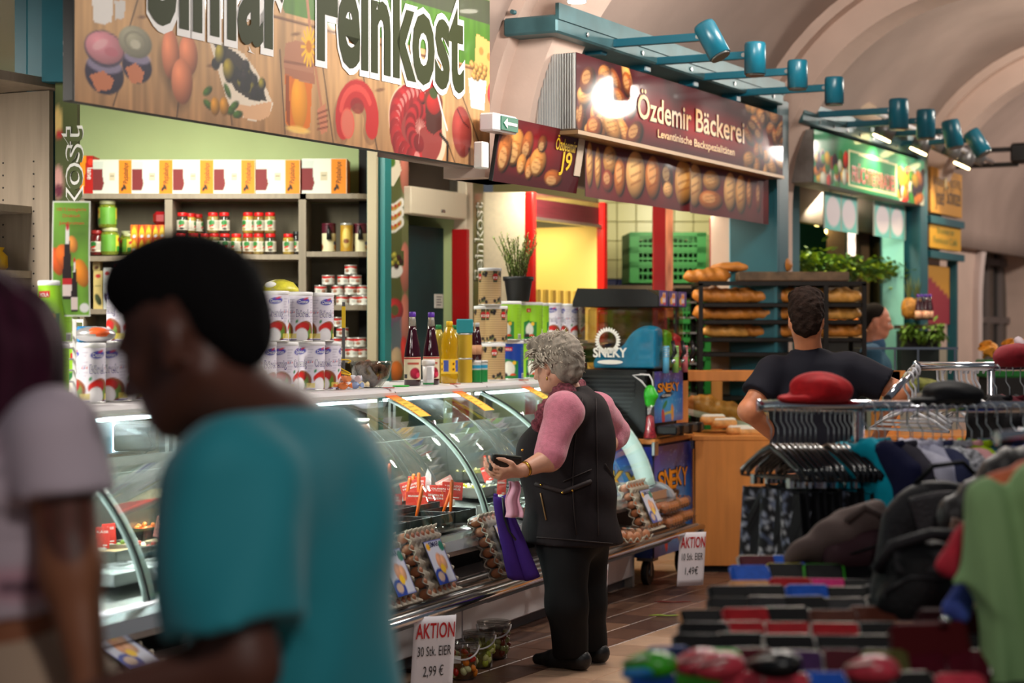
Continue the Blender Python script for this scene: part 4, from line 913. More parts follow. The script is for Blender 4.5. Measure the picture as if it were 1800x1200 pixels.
# pickle jars, packets
P = lambda px, py, b=.08: Vector((sp(px, py).x, DS + b, sp(px, py).z))
G = 'pickle jars on the left shelf'
place(pickA, P(188, 448), 0, 'large pickle jar standing directly on the left shelf board', G)
place(pickA, P(184, 400.0), .3, 'pickle jar stacked on top of another pickle jar', G)
place(pickA, P(214, 448, .2), .8, 'pickle jar half hidden behind the front pickle jar', G, .92)
place(pickA, P(222, 448, .1), 2, 'pickle jar standing against the flame packets', G, .8)
redj = jar('sauce_jar', 'dark red sauce jar at the edge of the hanging poster', .04, .15, (96, 20, 20), (150, 30, 30), spice_label((120, 30, 20))); place(redj, P(165, 448), 0)
def packet(px0, px1, py0, py1, lab, base, b=.06, name='flame_packet'):
    w_, h_ = (px1 - px0) / Ks, (py1 - py0) / Ks; A = Art(w_, h_, .005, base)
    for r_ in range(2):
        for k in range(3): A.e_(w_ * (.5 + .22 * (k - 1)), h_ * (.3 + .46 * r_), w_ * .13, h_ * .18, .2 * (k - 1), (250, 206, 40), 1, .4)
        A.e_(w_ * .5, h_ * (.16 + .46 * r_), w_ * .22, h_ * .05, 0, (226, 230, 240))
    a = sp(px0, py1); th = thing(name, lab, 'packet', (a.x, DS + b, a.z), 0, 'flame printed packets on the left shelf'); put('printed_front', A.mesh('front', lambda x, y, d: (x, d, y), paint), None, th); put('carton', MB().box((w_ / 2, .045, h_ / 2), (w_, .08, h_)), mat('packet_side', (214, 84, 20), .6), th)
for i, (a, b) in enumerate(((226, 239), (240, 252), (252, 264), (265, 276), (276, 288))): packet(a, b, 394, 448, '%s orange flame packet from the left beside the pickle jars' % ORD[i], [(236, 110, 20), (226, 70, 20)][i % 2])
put('red_bag', MB().box((0, 0, .04), (.085, .1, .08), bev=.02), mat('red_foil', (150, 16, 24), .35), None, P(277, 394, .1), .1, 'crumpled dark red bag lying on the flame packets', 'bag')
# spice jars
i = 0
for px, up, b in ((318, 1, .05), (328, 1, .13), (338, 1, .2), (372, 1, .05), (392, 1, .05), (434, 1, .05), (453, 1, .06), (473, 1, .05), (316, 0, .05), (337, 0, .06), (357, 0, .08), (374, 0, .05), (393, 0, .05), (413, 0, .06), (434, 0, .05), (453, 0, .05), (474, 0, .05), (505, 0, .06)):
    q = P(px, 447 if not up else 409.6, b); up_n = [n for n in (318, 328, 338, 372, 392, 434, 453, 473)]; lo_n = [316, 337, 357, 374, 393, 413, 434, 453, 474, 505]
    place(spices[(i * 7 + 3) % 4], q, R.uniform(-.6, .6), '%s red capped spice jar from the left in the %s' % ((ORD[up_n.index(px)], 'upper jar row') if up else (ORD[lo_n.index(px)], 'lower jar row')), 'red capped spice jars in the middle shelf'); i += 1
dk = jar('dark_bottle', 'x', .026, .14, (30, 26, 24), (24, 24, 26), spice_label((40, 40, 30)), cat='bottle'); place(dk, P(519, 447), 0, 'dark jar with black cap at the right end of the spice jars')
for k, px in enumerate((470, 484, 498, 511)): place(dk, P(px, 540, .18), k, '%s dark bottle from the left in the shadowed compartment' % ORD[k], 'dark bottles in the shadowed compartment', 1.05)
# tins with tassels
def tassel_tin(px, lab, b=.08, gold=0):
    A = Art(2 * PI * .042, .155, .005, (226, 216, 176) if not gold else (186, 140, 40)); 
    if not gold:
        A.p_([(0, .11), (.3, .11), (.3, .16), (0, .16)], (80, 20, 36))
        for k in range(2): A.e_((k + .5) * A.w / 2, .026, .03, .022, 0, (190, 130, 60), 1, .5); A.e_((k + .5) * A.w / 2 + .01, .03, .014, .012, 0, (150, 40, 30)); A.e_((k + .5) * A.w / 2 - .02, .05, .012, .012, 0, (40, 60, 120))
    else: A.e_(A.w / 2, .08, .03, .06, 0, (230, 196, 100), 1, .3); A.e_(A.w / 2, .06, .02, .014, 0, (130, 70, 30))
    th = thing('coffee_tin', lab, 'tin', P(px, 441, b)); r = .042 if not gold else .038
    put('label', wrap(r, A, 'label'), None, th); put('lid', MB().lathe([(r * 1.01, .155), (r * 1.01, .165), (r * .95, .168)], 20), mat('lid_maroon', (86, 20, 36), .4) if not gold else tin_rim, th)
    if not gold: put('tassel', MB().tube([(.0, -.044, .155), (.004, -.05, .12), (.006, -.052, .07)], [.003, .012, .016], 8), blackp, th)
tassel_tin(576, 'maroon topped coffee tin with black tassel at the left of its shelf'); tassel_tin(608, 'gold tin between the two maroon topped coffee tins', .06, 1); tassel_tin(631, 'maroon topped coffee tin with tassel right of the gold tin', .1)
# paste cans
G = 'red and white paste cans stacked in the right shelf column'
rows = {536: [(553, 575, 600, 622, 639), (562, 591, 615, 634), (575, 602, 623), (615,)], 628: [(590, 604, 620, 634), (590, 614, 631), (600,), (592,)]}
for bi, (yb, rws) in enumerate(rows.items()):
    for r_, xs in enumerate(rws):
        for k, px in enumerate(xs):
            rowname = ['bottom', 'second', 'third', 'topmost'][r_]
            place(pasteA, P(px, yb - r_ * 18, .07 + .012 * (k % 2)), R.uniform(-2, 2), '%s paste can from the left in the %s row of the %s can stack' % (ORD[k], rowname, ['upper', 'lower'][bi]), G)
# cartons and bottles behind the man's head
def carton(px0, px1, py0, py1, col, lab, b=.05, dec=(120, 60, 30)):
    w_, h_ = (px1 - px0) / Ks, (py1 - py0) / Ks; A = Art(w_, h_, .006, col); A.e_(w_ / 2, h_ * .86, w_ * .3, h_ * .05, 0, (190, 40, 40)); A.e_(w_ / 2, h_ * .25, w_ * .3, h_ * .16, .4, dec, 1, .5); A.l_([(w_ * .2, h_ * .6), (w_ * .8, h_ * .6)], .006, dec, .7)
    a = sp(px0, py1); th = thing('carton', lab, 'carton', (a.x, DS + b, a.z)); put('printed_front', A.mesh('front', lambda x, y, d: (x, d, y), paint), None, th); put('box', MB().box((w_ / 2, .04, h_ / 2), (w_, .07, h_)), mat('carton_%d_%d_%d' % col, col, .6), th)
carton(161, 178, 475, 543, (214, 188, 120), 'tall cream carton right of the hanging poster', dec=(60, 70, 40)); carton(179, 194, 470, 543, (226, 226, 226), 'tall white carton with a dark fruit print', dec=(70, 50, 90)); carton(158, 171, 455, 474, (220, 196, 130), 'small cream carton lying on the tall cream one', .08)
bt = jar('dark_bottle', 'dark bottle with red neck beside the white carton', .036, .27, (22, 20, 22), (170, 20, 24), spice_label((40, 40, 30)), cat='bottle'); place(bt, P(204, 543, .1)); 
for k, px in enumerate((222, 236)): place(redj, P(px, 543, .12), 0, ['red topped jar', 'further red topped jar'][k] + ' on the second left shelf near the man', 'red topped jars on the second left shelf')
for k, (px, c) in enumerate(((159, (60, 130, 50)), (178, (220, 196, 40)), (196, (60, 130, 60)))): carton(px - 9, px + 9, 610, 636, c, ['green tin shaped packet low on the left shelf', 'yellow packet low on the left shelf', 'green packet beside the grey box low on the left shelf'][k])
# near shelf unit at the far left
CB = Line(*at(97, 300, 7.75)[:2], *S1.u); cb = thing('side_cabinet', 'empty grey oak shelving unit at the left edge, with shelf pin holes', 'shelf', CB.P(0, 0, 0), CB.rz)
zt = H + 448 / F * 7.75
put('top_board', MB().box((-.62, .2, zt - .018), (1.3, .46, .036)), woodg, cb); put('side_panel', MB().box((-.012, .22, zt / 2 - .02), (.024, .42, zt - .04)), woodg, cb)
for y in (368, 482): z = H + (HZ - y) / F * 7.75; put('shelf_board', MB().box((-.62, .25, z), (1.19, .3, .028)), woodg, cb)
put('back_panel', MB().box((-.62, .43, zt / 2), (1.2, .02, zt - .05)), woodg, cb)
mb = MB()
for y in (.09, .25):
    for k in range(26): mb.cyl((-.0245, y, .9 + k * .05), (-.0262, y, .9 + k * .05), .004, n=6)
put('pin_holes', mb, darkin, cb, kind='stuff')
put('yellow_bag', MB().lathe([(.02, 0), (.036, .015), (.034, .06), (.014, .08), (.022, .095)], 9), mat('yellow_foil', (224, 170, 20), .35), None, CB.P(-.08, .22, H + (HZ - 482) / F * 7.75 + .014 - .0), 0, 'yellow foil bag on the lowest board of the empty shelving', 'bag')
put('print_panel', Art(.6, .9, .02, (170, 136, 104)).noise(.3, 12, 2).mesh('panel', lambda x, y, d: (x, d, y), paint), None, None, CB.P(-.75, .5, 2.49), CB.rz, 'faded wood and grass printed panel at the top left corner', 'panel')
put('grass_panel', Art(.75, .3, .012, (84, 132, 24)).noise(.35, 60, 8).mesh('panel', lambda x, y, d: (x, d, y), paint), None, None, CB.P(-.76, .495, 2.84), CB.rz, 'strip of printed green grass at the top left corner', 'panel')

# ================================================================== the deli counter
stn = mat('stainless', (150, 148, 142), .35, .9, nz=(12, .1))
seam = [-4.9, -3.40, -1.64, -.57, .53, 1.92]
def cpos(x, t, z): return CN.P(x, t, z)
def gz(v):                                       # curved front glass: lower lip (v=0) to top edge (v=1)
    a, b, c = (-.135, .60), (-.05, .99), (.37, 1.163); return ((1 - v) ** 2 * a[0] + 2 * v * (1 - v) * b[0] + v * v * c[0], (1 - v) ** 2 * a[1] + 2 * v * (1 - v) * b[1] + v * v * c[1])
led = mat('led_strip', (236, 244, 255), .5, emis=14)
case_names = ['white glass fronted deli case at the left edge of the picture', 'white glass fronted deli case behind the two people in front', 'curved glass deli case behind the teal shirt with cheese tins on top',
              'curved glass deli case full of dips with red price flags', 'curved glass deli case with olives before the elderly shopper, last in the row']
for i in range(5):
    s0, s1 = seam[i], seam[i + 1]; L = s1 - s0; th = thing('deli_case', case_names[i], 'display case', cpos(s0, 0, 0), CN.rz, 'deli cases of the long counter')
    put('plinth', MB().box((L / 2, .50, .20), (L - .004, 1.0, .28), bev=.006), whitep, th); put('kick_strip', MB().box((L / 2, .53, .03), (L, .96, .06)), mat('kick_grey', (92, 92, 96), .6), th)
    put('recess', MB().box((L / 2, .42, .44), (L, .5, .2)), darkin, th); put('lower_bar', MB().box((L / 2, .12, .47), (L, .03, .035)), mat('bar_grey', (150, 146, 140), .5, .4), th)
    tub = MB(); pr = [(-.15, .545), (-.16, .565), (-.15, .585), (-.10, .575), (.55, .66), (.58, .93), (.95, .95), (.95, .33), (-.0, .5)]
    tub.prism(pr, L - .004, lambda a, b, c: (c + .002, a, b)); put('tub', tub, stn, th)
    put('lip', MB().prism([(-.20, .505), (-.215, .53), (-.20, .572), (-.16, .588), (-.135, .588), (-.135, .5)], L, lambda a, b, c: (c, a, b)), mat('lip_alu', (196, 200, 204), .22, .9), th)
    put('glass_front', MB().sheet(lambda u, v: (.004 + (L - .008) * u, *gz(v)), 2, 20, .006), glass, th)
    put('upper_back', MB().box((L / 2, .6, .96), (L, .02, .06)), stn, th)
    for x in (.03, L - .03): put('rear_post', MB().box((x, .9, 1.05), (.03, .03, .23)), stn, th)
    pts = [gz(k / 16) for k in range(17)]
    rb_ = MB(); rb_.sheet(lambda u, v: (.006 + .055 * u, gz(v)[0] + .012, gz(v)[1] - .006), 2, 16, .012)
    put('rib', rb_, mat('rib_milky', (214, 222, 220), .3, spec=.6), th); put('seal', MB().tube([(.0, a - .003, b) for a, b in pts], .0045, 5), blackp, th)
    put('bolt', MB().cyl((.03, gz(.72)[0] - .01, gz(.72)[1]), (.03, gz(.72)[0] + .02, gz(.72)[1] - .01), .011, n=10), chrome, th)
    st = put('light_strip', MB().box((L / 2, .42, 1.148), (L - .1, .018, .012)), led, th)
    l = bpy.data.lights.new('case_light', 'AREA'); l.shape = 'RECTANGLE'; l.size = L - .1; l.size_y = .03; l.energy = 11 * L; l.color = (.93, .97, 1)
    lo_ = bpy.data.objects.new('case_light', l); C.objects.link(lo_); lo_.parent = th; lo_.location = (L / 2, .43, 1.138); lo_.rotation_euler = (0, 0, 0)
    if i == 4:
        put('end_glass', MB().prism([(a, b) for a, b in pts] + [(.9, 1.163), (.9, .94), (.58, .93), (.55, .66), (-.1, .59)], .008, lambda a, b, c: (L - .01 + c, a, b)), glass, th)
        put('end_rib', MB().sheet(lambda u, v: (L - .02, gz(v)[0] + .10 * u, gz(v)[1] - .045 * u), 2, 16, .012), MATS['rib_milky'], th)
        pr2 = [(-.24, .45)] + [(-.10 - .14 * math.cos(k * .3), .50 + .11 * math.sin(k * .3)) for k in range(0, 7)] + [(.0, .45)]
        put('end_cap', MB().prism(pr2, .05, lambda a, b, c: (L + c - .0, a, b)), mat('cap_grey', (150, 152, 158), .4), th)
        put('top_cap', MB().tube([(L - .04, .36, 1.18), (L + .03, .36, 1.18)], .035, 12), whitep, th)
        put('end_panel', MB().box((L - .015, .48, .3), (.03, .96, .6)), mat('end_grey', (168, 160, 152), .55), th)
        put('bolt', MB().cyl((L - .06, -.004, .24), (L - .06, -.02, .24), .014, n=8), steel, th)
    if i in (1, 3): put('bolt', MB().box((L - .03, -.008, .26), (.025, .016, .025)), blackm, th)
s0, s1 = seam[0], seam[-1]; L = s1 - s0
ct = thing('counter_top', 'long white counter top carrying tins and bottles', 'counter top', cpos(s0, 0, 0), CN.rz)
put('slab', MB().prism([(.36, 1.165), (.345, 1.172), (.34, 1.186), (.35, 1.2), (.37, 1.206), (.98, 1.206), (.98, 1.165)], L, lambda a, b, c: (c, a, b)), whitep, ct)
for s_ in seam[1:-1]: put('joint', MB().tube([(s_ - s0, a, b) for a, b in ((.36, 1.166), (.339, 1.186), (.37, 1.2075), (.9, 1.2075))], .0025, 4), mat('joint_dark', (60, 56, 56), .7), ct)
# egg rail: low chrome shelf in front of the counter
s0, s1 = -4.7, 2.02; L = s1 - s0
rl = thing('egg_shelf', 'low chrome shelf running along the foot of the counter', 'shelf', cpos(s0, 0, 0), CN.rz)
for t, z, r in ((-.38, .352, .016), (-.345, .36, .012), (-.27, .36, .012), (-.2, .36, .012), (-.12, .36, .012)): put('rail_tube', MB().tube([(0, t, z), (L, t, z)], r, 10), chrome if t < -.36 else steel, rl)
k = 0
while k * .62 < L:
    put('bracket', MB().prism([(-.37, .34), (-.0, .34), (-.0, .20), (-.04, .2), (-.34, .31)], .02, lambda a, b, c: (k * .62 + c, a, b)), steel, rl); k += 1
put('end_bracket', MB().box((L - .01, -.25, .34), (.03, .28, .05), bev=.01), mat('end_zinc', (150, 146, 142), .4, .7), rl)

# ------------------------------------------------------------------ tins and bottles on the counter top
CZ = 1.207
def on_top(px, t=.50, dz=0):
    x = CN.hit(px, 600, t)[0]; q = CN.P(x, t, CZ + dz); return q
face = lambda px: -math.atan((px - 900) / F)
G1 = 'white cheese tins stacked behind the teal shirt'; STEP = .218
for k, px in enumerate((484, 526, 564)):
    q = on_top(px, .5, STEP); pr = (fetaA, fetaB, fetaB)[k]; place(pr, q, (.15, .45, .6)[k], '%s cheese tin from the left in the upper row beside the glass bowl' % ORD[k], G1)
for k, px in enumerate((462, 500, 522, 548, 577)):
    place((fetaB, fetaA, fetaB, fetaA, fetaB)[k], on_top(px, (.5, .5, .62, .5, .5)[k]), (.8, -.3, .3, .9, -.2)[k], '%s cheese tin from the left in the lower row beside the glass bowl' % ORD[k], G1)
G2 = 'white cheese tins left of the man in teal'
for k, (px, up, a) in enumerate(((215, 1, .9), (157, 0, .8), (178, 0, 2.1), (204, 0, -.2), (228, 0, .3), (252, 0, .5))):
    place((fetaA, fetaB)[k % 2], on_top(px, .5 if k != 2 else .6, STEP * up), a, 'upper cheese tin just behind the face of the man in teal' if up else '%s cheese tin from the left in the row below the foil tray' % ORD[k - 1], G2)
for k, (px, up, a) in enumerate(((97, 1, 1.2), (92, 0, 1.3), (126, 0, 2.3), (60, 0, .6))):
    place(greenA, on_top(px, .46 if px != 126 else .6, STEP * up), a, ['green yoghurt tin stacked alone in front of the hanging poster', 'green yoghurt tin directly under the stacked one by the red haired woman', 'green yoghurt tin turned sideways next to the white tins', 'green yoghurt tin mostly hidden behind the red haired woman'][k], 'green yoghurt tins at the left of the counter')
G3 = 'green yoghurt tins beside the plant pot stack'
for k, (px, up, a, pr) in enumerate(((898, 1, 1.0, greenA), (918, 1, 2.6, greenA), (936, 1, 1.1, greenA), (952, 1, 3.0, greenA), (902, 0, 1.2, blueA), (922, 0, 2.6, greenA), (938, 0, 1.3, greenA), (954, 0, 1.6, greenA))):
    place(pr, on_top(px, .50 + .05 * (k % 2), STEP * up), a, 'dark blue yoghurt tin at the bottom below the plant pot' if pr is blueA else '%s green tin from the left in the %s row below the rosemary pot' % (ORD[k if up else k - 4], 'upper' if up else 'lower'), G3)
for k, (px, up) in enumerate(((970, 1), (985, 1), (1000, 1), (1012, 1), (975, 0), (1000, 0), (1016, 0))):
    place((fetaA, fetaB)[k % 2], on_top(px, .50 + .05 * (k % 2), STEP * up), .4 * k, '%s white cheese tin in the %s row behind the elderly woman\'s head' % (ORD[k if up else k - 4], 'upper' if up else 'lower'), 'white cheese tins behind the elderly woman')
G4 = 'olive tins stacked in the middle of the counter'
OS = .204
for k, (px, lv, a) in enumerate(((861, 2, .0), (853, 1, .9), (872, 1, .2), (852, 0, .5), (868, 0, 1.1), (884, 0, .4))):
    place(oliveA, on_top(px, .50 + .07 * (k % 2), OS * lv), a, ['olive tin alone on top of the olive tin stack', 'left olive tin in the middle layer of the stack', 'right olive tin in the middle layer of the stack', 'left olive tin in the bottom layer of the stack', 'middle olive tin in the bottom layer of the stack', 'right olive tin in the bottom layer of the stack'][k], G4)
# rosemary in a black pot on the green tins
q = on_top(911, .52, STEP * 2); th = thing('potted_rosemary', 'rosemary plant in a black pot standing on green tins', 'potted plant', q)
put('pot', MB().lathe([(.058, 0), (.062, .004), (.078, .115), (.086, .117), (.088, .14), (.082, .14), (.076, .125)], 24), mat('pot_black', (26, 26, 28), .5), th); put('soil', MB().lathe([(.0, .122), (.077, .124)], 16), mat('soil', (50, 38, 30), .9), th)
rs = random.Random(5); leaf = MB(); stem = MB()
for k in range(46):
    a, tl = rs.uniform(0, 6.28), rs.uniform(.05, .55); h_ = rs.uniform(.1, .27); b = Vector((.05 * math.cos(a) * rs.random(), .05 * math.sin(a) * rs.random(), .12)); tip = b + Vector((h_ * tl * math.cos(a), h_ * tl * math.sin(a), h_)); mid = (b + tip) / 2 + Vector((rs.uniform(-.01, .01), 0, .015))
    stem.tube([b, mid, tip], [.002, .0017, .001], 4)
    for j in range(26):
        f = .1 + .9 * j / 25; c_ = b * (1 - f) ** 2 + mid * 2 * f * (1 - f) + tip * f * f; aa = rs.uniform(0, 6.28); d = Vector((math.cos(aa) * .8, math.sin(aa) * .8, .8)) * rs.uniform(.013, .024); n = d.cross(Vector((0, 0, 1))).normalized() * .0028
        leaf.add([c_ - n, c_ + n, c_ + d * .6 + n, c_ + d, c_ + d * .6 - n], [(0, 1, 2, 3, 4)], j % 2)
put('stems', stem, mat('stem_brown', (90, 80, 40), .8), th); put('leaves', leaf, [mat('rosemary_leaf', (104, 132, 60), .7), mat('rosemary_light', (160, 178, 100), .7)], th, kind='stuff')
# bottles
def bottle(name, lab, px, prof, bc, cap_, lblf=None, t=.5, capc=(90, 40, 160), trans=0, cat='bottle', lr=1.01):
    th = thing(name, lab, cat, on_top(px, t), face(px)); put('bottle_body', MB().lathe(prof, 24), bc, th); put('cap', MB().lathe(cap_, 18), mat('cap_%d_%d_%d' % capc, capc, .4), th)
    if lblf: A, z, r = lblf; put('label', wrap(r * lr, A, 'label', z), None, th)
    return th
juice = mat('pomegranate_juice', (52, 6, 22), .08, coat=.6); clear = glassmat('bottle_clear', (226, 226, 220), .14, .05)
def jl():
    A = Art(2 * PI * .04, .11, .004, (232, 214, 180))
    for k in (.5,):
        x = A.w * k; A.e_(x + .014, .03, .026, .028, 0, (176, 30, 60), 1, .6); A.e_(x + .03, .022, .012, .013, 0, (220, 60, 90)); A.p_([(0, .1), (A.w, .1), (A.w, .11), (0, .11)], (190, 24, 30)); A.p_([(x - .05, .008), (x - .025, .008), (x - .025, .028), (x - .05, .028)], (60, 60, 60)); A.l_([(x - .02, .078), (x + .03, .078)], .01, (190, 60, 40))
    return A
for k, px in enumerate((725, 758)):
    p_ = [(.036, 0), (.041, .006), (.041, .14), (.036, .185), (.026, .235), (.02, .27), (.0185, .29)]; b_ = bottle('juice_bottle', ['dark red juice bottle with purple cap nearest the glass bowl', 'dark red juice bottle with purple cap behind the white cup'][k], px, p_, juice, [(.0155, .335), (.0165, .337), (.0165, .358), (.014, .36)], (jl(), .03, .041), .44 + .0 * k)
    put('neck', MB().lathe([(.0185, .29), (.0165, .32), (.0145, .336)], 18), mat('neck_glass', (196, 190, 180), .1, trans=.6), b_)
th = thing('drink_cup', 'small white cup with lid before the second juice bottle', 'cup', on_top(753, .39)); put('cup_body', MB().lathe([(.024, 0), (.026, .004), (.03, .1)], 20), whitep, th); put('lid', MB().lathe([(.033, .1), (.033, .122), (.03, .126)], 20), lidw, th); put('band', MB().lathe([(.0262, .004), (.0265, .014)], 20), mat('green_band', (40, 130, 70), .5), th)
put('label', MB().box((.006, -.0285, .06), (.024, .002, .06)), mat('label_grey', (200, 198, 200), .6), th)
oilm = mat('sunflower_oil', (226, 178, 24), .1, trans=.45, coat=.3)
def oil_label():
    A = Art(2 * PI * .042, .075, .004, (238, 196, 60)); 
    for k in range(4):
        x = (k + .5) * A.w / 4; A.p_([(x, .01), (x + .028, .01), (x + .028, .07), (x, .07)], (70, 90, 170)); A.e_(x - .012, .05, .014, .014, 0, (250, 190, 20)); A.e_(x - .012, .05, .006, .006, 0, (90, 50, 20)); A.e_(x - .012, .022, .014, .014, 0, (250, 190, 20)); A.e_(x - .012, .022, .006, .006, 0, (90, 50, 20))
    return A
op = [(.036, 0), (.043, .008), (.043, .05), (.041, .058), (.043, .066), (.043, .13), (.039, .15), (.042, .165), (.042, .215), (.034, .25), (.02, .285), (.014, .292)]
bottle('oil_bottle', 'yellow cooking oil bottle with yellow cap, front of the oil group', 790, op, oilm, [(.0165, .292), (.0165, .315), (.014, .318)], (oil_label(), .05, .043), .46, (244, 196, 20))
for k, px in enumerate((771, 799)): bottle('oil_bottle', ['pale oil bottle with green cap half hidden left of the yellow cap', 'pale oil bottle with green cap half hidden right of the yellow cap'][k], px, [(r * .9, z * .95) for r, z in op], mat('pale_oil', (206, 186, 80), .1, trans=.5), [(.0155, .277), (.0155, .298), (.013, .3)], None, .56, (24, 120, 60))
for k, (px, lv) in enumerate(((818, 0), (818, 1))):
    A = Art(2 * PI * .036, .12, .006, (196, 160, 40)); A.noise(.5, 40, 1.5, 6)
    th = thing('oil_tin', ['lower golden oil jar beside the oil bottles', 'upper golden oil jar stacked beside the oil bottles'][k], 'jar', on_top(px, .46, lv * .128), 0, 'golden oil jars'); put('label', wrap(.036, A, 'label'), None, th); put('lid', MB().lathe([(.037, .12), (.037, .127), (.034, .128)], 20), tin_rim, th)
put('teal_pack', MB().box((0, 0, .037), (.085, .05, .074), bev=.005), mat('teal_pack', (30, 140, 150), .45), None, on_top(817, .46, .256), CN.rz - 1.2, 'teal packet lying on top of the golden oil jars', 'packet')
for k, px in enumerate((829, 839)):
    p_ = [(.02, 0), (.023, .004), (.023, .10), (.016, .14), (.011, .175)]; th = bottle('sauce_bottle', ['small dark red sauce bottle with silver cap, left of the pair', 'small dark red sauce bottle with silver cap beside the olive tins'][k], px, p_, juice, [(.012, .175), (.012, .195), (.01, .197)], None, .44, (190, 190, 192))
    th.location.z += .115; put('label', MB().lathe([(.0235, .03), (.0235, .08)], 16), mat('sauce_label', (206, 150, 110), .6), th)
A = Art(2 * PI * .03, .1, .006, (206, 206, 196)); A.p_([(0, 0), (.3, 0), (.3, .06), (0, .07)], (30, 130, 60)); A.p_([(0, .07), (.3, .07), (.3, .09), (0, .09)], (40, 150, 190))
for k, px in enumerate((836, 848)): th = thing('small_tin', ['small green and white tin under the sauce bottles', 'small blue and white tin next to the bottom olive tins'][k], 'tin', on_top(px, .43)); put('label', wrap(.028, A, 'label'), None, th, rot=(0, 0, k)); put('lid', MB().lathe([(.029, .1), (.029, .112), (.026, .114)], 18), lidw if k == 0 else tin_rim, th)
# glass bowl with dried figs, sweets, tape, pole
q = on_top(652, .47); th = thing('fig_bowl', 'clear glass bowl of dried figs on the counter top', 'bowl', q); put('bowl', MB().lathe([(.045, 0), (.05, .004), (.085, .05), (.098, .105), (.101, .125), (.096, .125), (.092, .105), (.08, .055), (.045, .012), (.0, .01)], 32), clear, th)
fg = mat('fig_brown', (110, 64, 36), .7, nz=(60, .4)); rs = random.Random(2)
for k in range(18):
    a, r_ = k * 2.4, .058 * math.sqrt((k % 9) / 9); put('dried_fig', MB().tube([(.022 * math.cos(j * PI / 4), .022 * math.sin(j * PI / 4), .004 * math.sin(j)) for j in range(9)], .011, 7), fg, th, (r_ * math.cos(a), r_ * math.sin(a), .03 + .03 * (k // 6) + .006 * (k % 3)), (rs.uniform(-.9, .9), rs.uniform(-.9, .9), 0))
for k, (px, dz) in enumerate(((603, 0), (613, 0), (624, 0), (634, 0), (607, .03), (620, .03), (630, .028))):
    c = [(236, 130, 60), (232, 226, 230), (150, 170, 210), (226, 206, 160), (240, 150, 90), (220, 220, 232), (216, 196, 200)][k]
    mb = MB().ell((0, 0, .018), (.024, .017, .017), 10, 7); [mb.cyl((sx_ * .022, 0, .018), (sx_ * .042, 0, .02), .003, .014, 7) for sx_ in (-1, 1)]
    put('wrapped_sweet', mb, mat('sweet_%d' % k, c, .22, coat=.5), None, on_top(px, .42 + .02 * (k % 2), dz), k * 1.3, '%s shiny wrapped sweet from the left beside the fig bowl' % ORD[k] if not dz else '%s wrapped sweet on the top layer beside the fig bowl' % ORD[k - 4], 'sweet', 'wrapped sweets beside the fig bowl')
th = thing('yellow_strap', 'coil of yellow strap lying on the wrapped sweets', 'strap', on_top(603, .46, .05)); put('coil', MB().tube([(.035 * math.cos(a * .5), .02 * math.sin(a * .5), .003 * a + .02 * math.sin(a * .37)) for a in range(28)], .0035, 6), mat('strap_yellow', (232, 190, 20), .5), th)
th = thing('price_pole', 'slim grey pole with yellow tip standing beside the cheese tins', 'pole', on_top(604, .56)); put('shaft', MB().box((0, 0, .2), (.013, .013, .4)), mat('pole_grey', (84, 82, 84), .5), th); put('tip', MB().box((0, 0, .33), (.0165, .0165, .10)), mat('tip_yellow', (230, 190, 20), .5), th)
put('green_lid', MB().lathe([(.04, 0), (.042, .003), (.04, .006)], 20), mat('lid_green', (30, 190, 50), .4), None, on_top(705, .42), 0, 'flat bright green lid on the counter before the juice bottles', 'lid')
A = Art(.16, .05, .006, (206, 204, 206)); A.e_(.085, .02, .05, .02, 0, (226, 90, 40)); A.e_(.08, .03, .03, .012, 0, (240, 180, 60))
th = thing('foil_tray', 'silver foil bag with orange print lying on cheese tins', 'bag', on_top(167, .5, STEP), face(167)); put('bag', MB().ell((0, 0, .03), (.075, .06, .03), 16, 8), mat('foil_silver', (196, 194, 196), .3, .6), th); put('print', MB().ell((.008, -.028, .034), (.05, .034, .022), 12, 6), mat('foil_orange', (232, 96, 40), .4), th)
th = thing('melon_pack', 'round netted pack with yellow label on top of the cheese tins', 'pack', on_top(492, .6, STEP * 2 + .0)); put('dome', MB().lathe([(.085, 0), (.082, .015), (.06, .042), (.02, .055), (0, .056)], 20), mat('dome_print', (206, 196, 60), .35, nz=(14, .7)), th); put('sticker', MB().ell((-.03, -.05, .028), (.03, .03, .016), 10, 6), white, th)
put('blue_pack', MB().box((0, 0, .03), (.07, .04, .06), bev=.006), mat('pack_blue', (40, 130, 190), .4), None, on_top(152, .6, STEP), .4, 'small blue packet behind the silver foil bag', 'packet')
